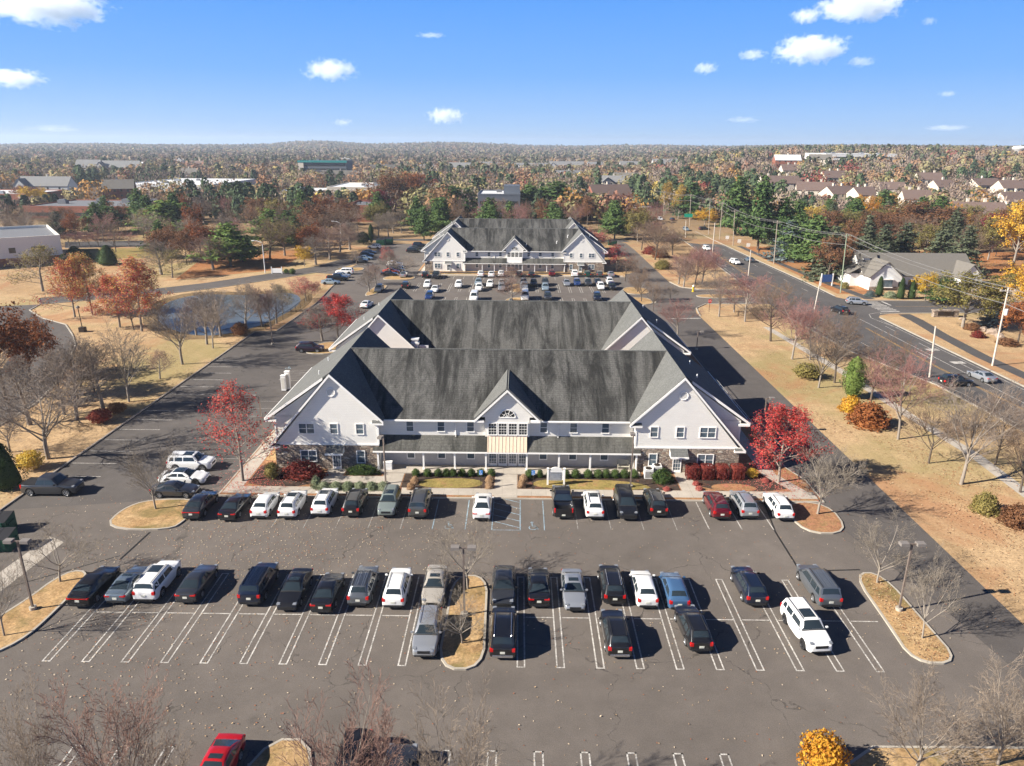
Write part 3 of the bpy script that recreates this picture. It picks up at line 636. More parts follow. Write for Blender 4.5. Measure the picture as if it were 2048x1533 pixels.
# ------------------------------------------------------------------ cars
M['tyre'] = plain('tyre_rubber', (.018, .018, .019), .85, var=.1); M['rim'] = plain('alloy_rim', (.42, .43, .45), .35, .7); M['rim_dark'] = plain('dark_alloy', (.05, .05, .055), .4, .6)
t = NT('car_glass'); t.col((.022, .032, .040)); t.set(Roughness=.05); t.b.inputs['Specular IOR Level'].default_value = .6; M['cglass'] = t.mat
M['black_plastic'] = plain('black_plastic', (.02, .02, .022), .6); M['chrome'] = plain('chrome', (.6, .6, .62), .18, .9)
M['lamp_red'] = plain('red_lamp_lens', (.55, .012, .012), .2, spec=.6); M['lamp_clear'] = plain('clear_lamp_lens', (.30, .32, .35), .12, .3, spec=.7); M['plate'] = plain('number_plate', (.62, .62, .55), .5)
def carpaint(name, c, metal=.25, rough=.28):
    t = NT(name); t.col(c); t.set(Metallic=metal, Roughness=rough, Coat_Weight=1.0, Coat_Roughness=.03); return t.mat
PAINT = {k: carpaint('paint_'+k, *v) for k, v in dict(white=((.78, .78, .77), 0, .3), black=((.014, .014, .016), .2), navy=((.010, .016, .034),), darkgrey=((.045, .048, .055), .4), grey=((.14, .155, .175), .5), silver=((.40, .42, .45), .55), bluegrey=((.17, .215, .26), .5), blue=((.08, .17, .32), .4), deepblue=((.02, .05, .17), .3), lightblue=((.33, .42, .48), .4), red=((.40, .010, .014), .1), darkred=((.125, .008, .016), .3), greengrey=((.23, .27, .255), .3), beige=((.50, .46, .40), .35), taupe=((.095, .095, .092), .4), orange=((.42, .07, .03), .1), plum=((.025, .012, .022), .3), green=((.01, .05, .03), .2)).items()}
# L W H, hood z, belt z, deck z, cowl x, windscreen top x, roof rear x, rear glass base x, wheelbase (x measured from centre, + forward)
CT = dict(
 sedan=dict(L=4.75, W=1.82, H=1.45, hood=.86, belt=.94, deck=1.02, xa=.95, xb=.22, xc=-.98, xd=-1.75, wb=2.75, r=.33),
 coupe=dict(L=4.65, W=1.80, H=1.38, hood=.84, belt=.93, deck=.98, xa=.80, xb=.05, xc=-.85, xd=-1.80, wb=2.7, r=.33),
 sport=dict(L=4.95, W=1.95, H=1.38, hood=.83, belt=.92, deck=.93, xa=.95, xb=.15, xc=-1.0, xd=-2.1, wb=2.9, r=.36),
 fastback=dict(L=4.8, W=1.90, H=1.58, hood=.97, belt=1.05, deck=1.10, xa=1.05, xb=.35, xc=-1.15, xd=-2.15, wb=2.85, r=.37),
 suv=dict(L=4.65, W=1.86, H=1.68, hood=1.03, belt=1.10, deck=1.08, xa=.98, xb=.40, xc=-1.75, xd=-2.22, wb=2.70, r=.36),
 bigsuv=dict(L=4.9, W=1.96, H=1.80, hood=1.12, belt=1.18, deck=1.15, xa=1.10, xb=.55, xc=-2.05, xd=-2.40, wb=2.90, r=.39),
 boxsuv=dict(L=4.85, W=1.95, H=1.80, hood=1.12, belt=1.16, deck=1.14, xa=1.0, xb=.55, xc=-2.15, xd=-2.34, wb=2.80, r=.39),
 hatch=dict(L=4.45, W=1.77, H=1.48, hood=.90, belt=.98, deck=1.00, xa=1.15, xb=.35, xc=-1.35, xd=-2.02, wb=2.68, r=.33),
 wagon=dict(L=4.75, W=1.82, H=1.62, hood=.95, belt=1.02, deck=1.00, xa=1.0, xb=.32, xc=-1.70, xd=-2.22, wb=2.74, r=.35),
 minivan=dict(L=5.1, W=1.98, H=1.76, hood=1.03, belt=1.08, deck=1.05, xa=1.45, xb=.62, xc=-2.10, xd=-2.46, wb=3.05, r=.35),
 van=dict(L=5.6, W=2.0, H=2.1, hood=1.15, belt=1.25, deck=1.2, xa=1.75, xb=1.15, xc=-2.60, xd=-2.76, wb=3.4, r=.37),
 pickup=dict(L=5.6, W=2.03, H=1.93, hood=1.20, belt=1.26, deck=1.22, xa=1.10, xb=.55, xc=-.95, xd=-1.18, wb=3.65, r=.41, bed='cover'),
 pickup_open=dict(L=5.45, W=2.03, H=1.90, hood=1.18, belt=1.24, deck=1.20, xa=1.10, xb=.55, xc=-.85, xd=-1.08, wb=3.65, r=.41, bed='open'))
_cm = {}
def lerp(a, b, t): return a+(b-a)*t
def car_parts(typ):
    if typ in _cm: return _cm[typ]
    p = CT[typ]; L, W, H, r = p['L'], p['W'], p['H'], p['r']; h = L/2; wb2 = p['wb']/2; ra = r*1.16; gc = .24 if p['H'] > 1.55 else .19; sh = .06
    bed = p.get('bed'); fx, rx = wb2+sh, -wb2+sh
    xs = {-h, -h+.06, -h+.22, -h+.5, h, h-.05, h-.2, h-.45, p['xa'], p['xa']+.25, p['xd'], 0, -.6, .6}
    for wx in (fx, rx):
        for k in (1, .92, .7, .38, 0, -.38, -.7, -.92, -1): xs.add(wx+k*ra)
    if bed: xs |= {p['xd']-.04, -h+.1}
    xs = sorted(x for x in xs if -h <= x <= h); q = [xs[0]]
    for x in xs[1:]:
        if x-q[-1] > .025: q.append(x)
    xs = q
    suvlike = p['xd'] < -h+.35
    def ztop(x):
        e = h-x; rr = x+h
        if x > p['xa']:
            u = (x-p['xa'])/(h-p['xa']); z = lerp(p['belt'], p['hood'], min(1, u*2.2))-(.20 if H < 1.55 else .13)*max(0, u-.15)**1.5
        elif x > p['xd']: z = lerp(p['deck'], p['belt'], (x-p['xd'])/(p['xa']-p['xd']))
        else: z = p['deck']
        if e < .22: z -= (.22-e)**1.5*2.0
        if rr < .12 and not bed: z -= (.12-rr)**1.3*(.6 if suvlike else 1.6)
        return z
    def half(x):
        u = abs(x)/h; return W/2*(1-.11*u**3-.13*u**10 if x > 0 else 1-.13*u**6)
    clad = typ in ('suv', 'fastback', 'wagon', 'boxsuv'); grid = []
    for x in xs:
        w = half(x); zt = ztop(x); zb = gc+.02; e = min(h-x, x+h)
        if e < .2: zb += (.2-e)*.55
        za = zb
        for wx in (fx, rx):
            d = abs(x-wx)
            if d < ra: za = max(za, r+sqrt(max(0, ra*ra-d*d))*.98)
        wt = w*.9; zi = zt+.03
        s = [(0, zb), (w-.3, zb), (w-.29, max(zb, za-.02)), (w*.975, za), (w*.992, za+.09), (w, max(za+.12, lerp(zb, zt, .42))), (w*.995, max(za+.15, lerp(zb, zt, .68))), (w*.955, zt-.05), (wt, zt)]
        if bed == 'open' and -h+.08 < x < p['xd']-.02: s += [(w*.86, zt), (w*.85, .72), (0, .72)]
        else: s += [(w*.86, zt+.005), (w*.5, zi), (0, zi+.005)]
        ring = [(x, -y, z) for y, z in s]+[(x, y, z) for y, z in s[-2:0:-1]]
        grid.append(ring)
    n = len(grid[0]); mb = MB(); mb.v = [v for g in grid for v in g]
    for i in range(len(grid)-1):
        for j in range(n):
            k = (j+1) % n; dark = j in (0, 1, 2) or j >= n-3 or (clad and j in (3, n-4))
            mb.f.append((i*n+j, i*n+k, (i+1)*n+k, (i+1)*n+j)); mb.m.append(1 if dark else 0)
    mb.f.append(tuple(range(n-1, -1, -1))); mb.m.append(0); b0 = (len(grid)-1)*n; mb.f.append(tuple(b0+j for j in range(n))); mb.m.append(0)
    lower = mb.mesh('car_body', [PAINT['white'], M['black_plastic']], smooth=180); mb = MB()
    tmp = bpy.data.objects.new('tmp', lower); COL.objects.link(tmp); sm_ = tmp.modifiers.new('s', 'SUBSURF'); sm_.levels = sm_.render_levels = 1
    dg = bpy.context.evaluated_depsgraph_get(); low2 = bpy.data.meshes.new_from_object(tmp.evaluated_get(dg)); bpy.data.objects.remove(tmp)
    # cabin
    def wbelt(x): return half(x)*.93
    zr = H
    def sec(x, zt_, zroof, k):
        wb_ = wbelt(x); wr = lerp(wb_, W/2*.70 if H < 1.7 else W/2*.76, k)
        return [(wb_, zt_), (lerp(wb_, wr, .86), lerp(zt_, zroof, .82)), (wr*.93, lerp(zt_, zroof, .985)), (wr*.5, zroof+.018*k), (0, zroof+.025*k)]
    xa, xb, xc, xd = p['xa'], p['xb'], p['xc'], p['xd']
    S_ = [(xa, 0.0, 0), (xb, .965, 1), (lerp(xb, xc, .3), 1.0, 1), (lerp(xb, xc, .75), 1.0, 1), (xc, .965 if not suvlike else .985, 1), (xd, 0.0, 0)]
    if typ in ('fastback', 'sport', 'hatch'): S_[3] = (lerp(xb, xc, .7), .99, 1); S_[4] = (xc, .90, .95)
    cg = []
    for x, kz, k in S_:
        zt_ = ztop(x)-.01; zroof = lerp(zt_+.03, zr-.025, kz); s = sec(x, zt_, zroof, k if kz > 0 else .12)
        if kz == 0: s = [(a, zt_+.0+.012*i) for i, (a, _) in enumerate(s)]
        cg.append([(x, -a, b) for a, b in s]+[(x, a, b) for a, b in s[-2::-1]])
    m = len(cg[0]); base = len(mb.v); mb.v += [v for g in cg for v in g]
    for i in range(len(cg)-1):
        for j in range(m-1): mb.f.append((base+i*m+j, base+(i+1)*m+j, base+(i+1)*m+j+1, base+i*m+j+1)); mb.m.append(0)
    mb.add([tuple(v.co) for v in low2.vertices], [tuple(p_.vertices) for p_ in low2.polygons]); k0 = len(mb.m)-len(low2.polygons); mb.m[k0:] = [p_.material_index for p_ in low2.polygons]
    body = mb.mesh('car_body', [PAINT['white'], M['black_plastic']], smooth=42)
    def CP(s, t):
        i = min(len(cg)-2, int(s)); j = min(m-2, int(t)); a, b = s-i, t-j
        P = [Vector(cg[i+di][j+dj]) for di in (0, 1) for dj in (0, 1)]
        return P[0]*(1-a)*(1-b)+P[1]*(1-a)*b+P[2]*a*(1-b)+P[3]*a*b
    def patch(rows, off=.012, ns=4, nt=4, name='glass', mat='cglass'):
        # rows: corners in (s,t): list of 4 -> bilinear in param space
        vs = []
        for i in range(ns+1):
            for j in range(nt+1):
                a, b = i/ns, j/nt; q = [lerp(lerp(rows[0][k], rows[1][k], b), lerp(rows[3][k], rows[2][k], b), a) for k in (0, 1)]
                P = CP(*q); N = (CP(q[0]+.01, q[1])-CP(q[0]-.01, q[1])).cross(CP(q[0], q[1]+.01)-CP(q[0], q[1]-.01))
                C = Vector((lerp(xa, xd, .5), 0, ztop(0)*.9)); N.normalize()
                if N.dot(P-C) < 0: N = -N
                vs.append(P+N*off)
        fs = [(i*(nt+1)+j, i*(nt+1)+j+1, (i+1)*(nt+1)+j+1, (i+1)*(nt+1)+j) for i in range(ns) for j in range(nt)]
        g = MB(); g.add(vs, fs)
        c0 = (vs[fs[0][1]]-vs[fs[0][0]]).cross(vs[fs[0][2]]-vs[fs[0][1]])
        if c0.dot(vs[0]-Vector((lerp(xa, xd, .5), 0, ztop(0)*.9))) < 0: g.f = [f[::-1] for f in g.f]
        return g.mesh(name, [M[mat]], smooth=180)
    T = m-1; parts = []
    parts.append(('windshield', patch([(.10, 1.02), (.10, T-1.02), (.90, T-1.35), (.90, 1.35)]), None))
    parts.append(('cowl', patch([(.0, .75), (.0, T-.75), (.085, T-1.0), (.085, 1.0)], .012, 2, 4, 'cowl', 'black_plastic'), None))
    ln = len(cg)-2
    if suvlike: parts.append(('rear_window', patch([(ln+.10, 1.2), (ln+.10, T-1.2), (ln+.66, T-1.05), (ln+.66, 1.05)]), None))
    else: parts.append(('rear_window', patch([(ln+.08, 1.4), (ln+.08, T-1.4), (ln+.88, T-1.02), (ln+.88, 1.02)]), None))
    # side glass by x ranges
    def s_at(x):
        for i in range(len(S_)-1):
            if S_[i+1][0] <= x <= S_[i][0]: return i+(S_[i][0]-x)/(S_[i][0]-S_[i+1][0])
        return 0 if x > xa else len(S_)-1
    xm = lerp(xb, xc, .42) if typ not in ('pickup', 'pickup_open', 'coupe') else lerp(xb, xc, .5)
    if typ == 'coupe': xm = lerp(xb, xc, .72)
    segs = [(xa-.28, xb+.02, xm+.05, xm+.05)]
    if suvlike and typ not in ('van', 'hatch'): x2 = lerp(xb, xc, .78); segs += [(xm-.05, xm-.05, x2+.05, x2+.05), (x2-.06, x2-.06, xc+.16, xc-.02)]
    elif typ == 'van': segs += []
    else: segs += [(xm-.05, xm-.05, xc+.05, lerp(xc, xd, .55))]
    for side in (0, 1):
        f = (lambda t: t) if side == 0 else (lambda t: T-t)
        for a, b, c, d in segs:
            parts.append(('side_window', patch([(s_at(a), f(.10)), (s_at(d), f(.10)), (s_at(c), f(.90)), (s_at(b), f(.90))], .008), None))
    sr = patch([(1.25, 2.75), (1.25, T-2.75), (2.35, T-2.75), (2.35, 2.75)], .012); 
    rp_ = patch([(1.0, 2.1), (1.0, T-2.1), (4.2, T-2.1), (4.2, 2.1)], .01, 6, 4, 'roof_panel'); rbm = MB()
    for q in (2.7, 3.2, 3.7, T/2, T-3.7, T-3.2, T-2.7): rbm.tube([CP(k, q)+Vector((0, 0, .008)) for k in (1.15, 1.6, 2, 2.5, 3, 3.5, ln-.06)], .02, 5)
    rbm_ = rbm.mesh('roof_ribs', [PAINT['white']], 60)
    # wheels
    ty = MB(); ty.lathe([(r*.62, -.11), (r*.93, -.115), (r, -.085), (r, .085), (r*.93, .115), (r*.62, .11)], 20, 0, Matrix.Rotation(pi/2, 4, 'X')); tyre = ty.mesh('tyre', [M['tyre']], 50)
    rm = MB(); RM = Matrix.Rotation(pi/2, 4, 'X'); rm.lathe([(r*.64, .105), (r*.56, .10), (r*.54, .055), (.02, .05)], 20, 1, RM); rm.lathe([(r*.64, -.105), (r*.50, -.05), (.02, -.05)], 20, 1, RM)
    for k in range(5):
        Mx = RM @ Matrix.Rotation(2*pi*k/5, 4, 'Z'); rm.box(.02, r*.58, -.035, .035, .055, .095, 0, Mx); rm.box(.02, r*.58, -.035, .035, -.095, -.055, 0, Mx)
    rm.lathe([(r*.66, .11), (r*.60, .115), (r*.57, .10)], 20, 0, RM); rm.lathe([(r*.57, -.10), (r*.60, -.115), (r*.66, -.11)], 20, 0, RM)
    rim = rm.mesh('rim', [M['rim'], M['rim_dark']], 40)
    wheels = [(fx, W/2-.13), (fx, -W/2+.13), (rx, W/2-.13), (rx, -W/2+.13)]
    def bx(c, sz, mat, name, bev=.03):
        bm = bmesh.new(); bmesh.ops.create_cube(bm, size=1.0)
        for v in bm.verts: v.co = Vector((c[0]+v.co.x*sz[0], c[1]+v.co.y*sz[1], c[2]+v.co.z*sz[2]))
        if bev: bmesh.ops.bevel(bm, geom=bm.edges[:], offset=bev, segments=2, affect='EDGES')
        me = bpy.data.meshes.new(name); bm.to_mesh(me); bm.free(); me.materials.append(M[mat]); return me
    zf = p['hood']-.20; tall = H > 1.55
    for s in (-1, 1):
        parts.append(('headlight', bx((h-.30, s*(half(h-.3)-.20), ztop(h-.30)-.055), (.42, .34, .13), 'lamp_clear', 'headlight', .05), None))
        zt = p['deck']-.16
        if typ in ('minivan', 'bigsuv', 'boxsuv', 'suv', 'wagon', 'hatch'): tz = (.30, .24)
        elif bed: tz = (.42, .13)
        else: tz = (.17, .42)
        parts.append(('taillight', bx((-h+.11, s*(half(-h+.1)-tz[1]/2-.015), zt if not bed else 1.0), (.21, tz[1]+.03, tz[0]), 'lamp_red', 'taillight'), None))
        mir = bx((xa-.22, s*(half(xa)+.09), p['belt']+.09), (.14, .22, .16), 'black_plastic', 'mirror', .04); parts.append(('mirror', mir, 'paint'))
    if typ == 'fastback': parts.append(('light_bar', bx((-h+.03, 0, p['deck']-.15), (.10, W*.66, .05), 'lamp_red', 'light_bar', .01), None))
    parts.append(('grille', bx((h-.07, 0, ztop(h-.1)-.17), (.16, W*.50, .22), 'black_plastic', 'grille', .03), None))
    parts.append(('front_bumper', bx((h-.04, 0, gc+.17), (.12, W*.72, .13), 'black_plastic', 'front_bumper', .02), None))
    parts.append(('rear_bumper', bx((-h+.03, 0, gc+.17), (.13, W*.74, .20), 'black_plastic', 'rear_bumper', .03), None))
    parts.append(('licence_plate', bx((-h+.004, 0, p['deck']-.34 if not bed else gc+.30), (.05, .34, .17), 'plate', 'licence_plate', .005), None))
    if tall and not bed and typ not in ('van', 'fastback'):
        for s in (0, 1):
            g = MB(); T0 = 2.35 if s == 0 else T-2.35; pts = [CP(q, T0)+Vector((0, 0, .05)) for q in (1.1, 2, 3, ln-.08)]; pts = [CP(1.05, T0)]+pts+[CP(ln-.02, T0)]; g.tube(pts, .024, 5); parts.append(('roof_rail', g.mesh('roof_rail', [M['black_plastic']], 60), None))
    if bed == 'cover': parts.append(('bed_cover', bx((lerp(p['xd'], -h, .5), 0, p['deck']+.03), (abs(-h-p['xd'])-.16, W*.84, .06), 'black_plastic', 'bed_cover', .015), None))
    _cm[typ] = dict(body=body, parts=parts, tyre=tyre, rim=rim, wheels=wheels, r=r, sunroof=sr, roofp=rp_, ribs=rbm_, p=p); return _cm[typ]
NAMES = dict(sedan='sedan', coupe='coupe', sport='sports_sedan', fastback='fastback_car', suv='suv', bigsuv='large_suv', boxsuv='boxy_suv', hatch='hatchback', wagon='station_wagon', minivan='minivan', van='cargo_van', pickup='pickup_truck', pickup_open='pickup_truck')
def car(typ, paint, x, y, heading, label, group, sunroof=False, lite=False, rimdark=False, blackroof=False, chrome_rails=False, ribs=False, silver_bumper=False):
    cp = car_parts(typ); P = PAINT[paint]
    root = thing(NAMES[typ], (x, y, ROADZ), label, 'car' if 'pickup' not in typ and typ != 'van' else ('pickup truck' if 'pickup' in typ else 'van'), group, heading)
    link('body', cp['body'], root, [P, M['black_plastic']])
    for nm, me, k in cp['parts']:
        if lite and nm not in ('windshield', 'rear_window', 'side_window', 'taillight', 'headlight', 'bed_cover'): continue
        m = None
        if k == 'paint' and paint in ('white', 'silver', 'red', 'lightblue', 'blue', 'grey'): m = [P]
        if nm == 'roof_rail' and chrome_rails: m = [M['chrome']]
        if nm == 'rear_bumper' and silver_bumper: m = [M['chrome']]
        link(nm, me, root, m)
    for wx, wy in cp['wheels']:
        o = link('wheel', cp['tyre'], root); o.location = (wx, wy, cp['r'])
        if not lite: link('rim', cp['rim'], o, [M['rim_dark'] if rimdark else M['rim'], M['rim_dark']])
    if sunroof: link('sunroof', cp['sunroof'], root)
    if blackroof: link('roof_panel', cp['roofp'], root)
    if ribs: link('roof_ribs', cp['ribs'], root, [P])
    return root
ROADZ = .012
def car_at(typ, paint, px, py, toward, label, group, yaw=0.0, **kw):
    # (px,py): bottom centre of the near end.  toward: 'away' nose from us, 'us' nose to us, 'right'/'left' side on (px,py = middle of near side wheels)
    X, Y = G(px, py); p = CT[typ]
    if toward == 'away': return car(typ, paint, X, Y+p['L']/2-.1, pi/2+R(yaw), label, group, **kw)
    if toward == 'us': return car(typ, paint, X, Y+p['L']/2-.1, -pi/2+R(yaw), label, group, **kw)
    if toward == 'right': return car(typ, paint, X, Y+p['W']/2-.05, R(yaw), label, group, **kw)
    if toward == 'left': return car(typ, paint, X, Y+p['W']/2-.05, pi+R(yaw), label, group, **kw)
g1 = 'cars parked in the front lot'
K = [
 ('fastback', 'black', 160, 1219, 'away', 'black fastback car parked against the kerb of the left island', -1, {}),
 ('coupe', 'bluegrey', 233, 1211, 'away', 'blue-grey coupe with bright red tail lamps beside the white boxy SUV', 0, dict(sunroof=True)),
 ('boxsuv', 'white', 291, 1209, 'away', 'tall white boxy SUV with black sunroof beside the blue-grey coupe', 0, dict(sunroof=True)),
 ('sedan', 'darkgrey', 373, 1210, 'away', 'charcoal sedan with an empty bay on its right, near the white boxy SUV', 0, {}),
 ('bigsuv', 'navy', 500, 1215, 'away', 'navy three-row SUV with ribbed roof and red tail lamps', 0, dict(ribs=True)),
 ('sedan', 'black', 574, 1226, 'us', 'black luxury sedan facing us beside the navy three-row SUV', 0, dict(sunroof=True)),
 ('sedan', 'black', 643, 1230, 'away', 'black sedan seen from behind beside the grey SUV, rear past the bay line', 0, {}),
 ('suv', 'grey', 717, 1217, 'away', 'slate grey SUV with ribbed roof between the black sedan and a white SUV', 0, dict(ribs=True)),
 ('suv', 'white', 787, 1221, 'away', 'white SUV with large red tail lamps beside the beige sedan', 0, {}),
 ('sedan', 'beige', 864, 1218, 'us', 'pale beige sedan with sunroof facing us beside the middle island', 0, dict(sunroof=True)),
 ('suv', 'silver', 848, 1321, 'us', 'silver SUV nose to us, nose to tail with the beige sedan', 0, dict(chrome_rails=True)),
 ('fastback', 'darkgrey', 1006, 1223, 'us', 'dark graphite electric crossover facing us beside the middle island', 0, dict(rimdark=True)),
 ('sedan', 'black', 1078, 1218, 'away', 'black sedan between the graphite crossover and the silver blue sedan', 0, {}),
 ('sedan', 'silver', 1150, 1227, 'us', 'silver blue sedan facing us with an open dark sunroof', 0, dict(sunroof=True)),
 ('suv', 'black', 1229, 1214, 'away', 'black compact SUV with silver roof rails beside the white hatchback', 0, dict(chrome_rails=True)),
 ('hatch', 'white', 1295, 1220, 'away', 'plain white rounded hatchback beside the blue hatchback', 0, {}),
 ('hatch', 'blue', 1358, 1224, 'away', 'sky blue hatchback with sloping rear window', 0, {}),
 ('minivan', 'black', 1005, 1322, 'away', 'black minivan with roof rack and silver bumper beside the middle island', 0, dict(chrome_rails=True, silver_bumper=True)),
 ('suv', 'black', 1238, 1320, 'away', 'glossy black crossover with silver rear bumper, alone in the front bays', 1, dict(silver_bumper=True)),
 ('wagon', 'black', 1398, 1309, 'away', 'black hatchback wagon in the front bays, right behind the blue hatchback', 3, {}),
 ('suv', 'navy', 1512, 1217, 'away', 'near-black blue SUV standing between empty bays, left of the grey minivan', 1, {}),
 ('minivan', 'grey', 1658, 1220, 'away', 'grey minivan with ribbed roof near the right island', 1, dict(ribs=True)),
 ('bigsuv', 'white', 1634, 1313, 'us', 'white SUV facing us with black grille and black wheels', 5, dict(sunroof=True, rimdark=True)),
 ('pickup', 'darkgrey', 97, 994, 'right', 'charcoal crew cab pickup truck with covered bed by the left kerb', 0, dict(chrome_rails=True)),
 ('bigsuv', 'white', 378, 944, 'right', 'long white SUV parked partly under the red maple', 0, dict(sunroof=True)),
 ('sport', 'white', 363, 971.5, 'right', 'low white sports sedan with black roof near the front corner of the building', 0, dict(rimdark=True, blackroof=True)),
 ('coupe', 'darkgrey', 345, 997.5, 'right', 'dark grey coupe beside the grassy corner island', 0, {}),
 ('fastback', 'darkgrey', 384, 1043, 'away', 'graphite fastback crossover with full-width red light strip, first in the front row', 0, {}),
 ('sedan', 'black', 455, 1045, 'away', 'glossy black sedan, second in the row facing the building', 0, {}),
 ('hatch', 'white', 518, 1040, 'away', 'white rounded crossover next to the glossy black sedan in the front row', 0, {}),
 ('suv', 'white', 574, 1041.5, 'away', 'white SUV with sunroof standing in the middle of three white ones', 0, dict(sunroof=True)),
 ('suv', 'white', 640, 1036, 'away', 'white SUV with L-shaped red lamps beside the black SUV facing the building', 0, dict(sunroof=True)),
 ('suv', 'black', 702, 1037, 'away', 'black SUV between a white SUV and the grey-green SUV', 0, {}),
 ('suv', 'greengrey', 772, 1038, 'us', 'pale grey-green SUV backed in, facing us before the building', 0, dict(sunroof=True)),
 ('boxsuv', 'taupe', 835, 1040, 'away', 'matt dark grey boxy SUV beside the blue accessible bay line', 0, {}),
 ('sedan', 'white', 963, 1044, 'away', 'white sedan with dark sunroof in the accessible bay by the entrance walk', 0, dict(sunroof=True)),
 ('pickup_open', 'black', 1127, 1040.5, 'away', 'black pickup truck with empty open bed facing the building', 0, {}),
 ('suv', 'white', 1190, 1042, 'away', 'white SUV between the black pickup and the black minivan', 0, dict(sunroof=True)),
 ('minivan', 'black', 1257, 1044, 'us', 'black minivan backed in, facing us before the building', 0, {}),
 ('suv', 'black', 1317, 1037, 'away', 'black SUV with roof bars beside the backed-in black minivan', 0, dict(chrome_rails=True)),
 ('suv', 'darkred', 1443, 1043, 'away', 'dark red SUV parked in front of the red hedges', 0, {}),
 ('suv', 'silver', 1499, 1041, 'away', 'silver SUV between the dark red SUV and the white wagon', 0, {}),
 ('wagon', 'white', 1570, 1045, 'away', 'white wagon with black roof rails beside the corner island', 0, {}),
]
for typ, pc, px, py, tw, lab, yaw, kw in K: car_at(typ, pc, px, py, tw, lab, g1, yaw, **kw)
car('coupe', 'red', -16.75, 31.4, -pi/2-R(2), 'bright red car at the bottom edge of the lot beside a round kerbed island', g1, sunroof=True)
car('suv', 'black', -9.2, 31.7, -pi/2, 'black car half hidden behind the bare branches at the bottom edge', g1)
car('boxsuv', 'darkgrey', -6.4, 30.7, pi/2, 'dark car with roof bars half hidden under bare branches at the bottom edge', g1)
car_at('suv', 'plum', 618, 706.5, 'right', 'dark plum SUV parked side-on beside the big office building', 'cars parked along the building sides', 0)
car_at('sedan', 'white', 730, 618.5, 'away', 'white sedan by the corner of the second office building and the red tree', 'cars parked along the building sides', -8)
g2 = 'cars parked in the second lot'
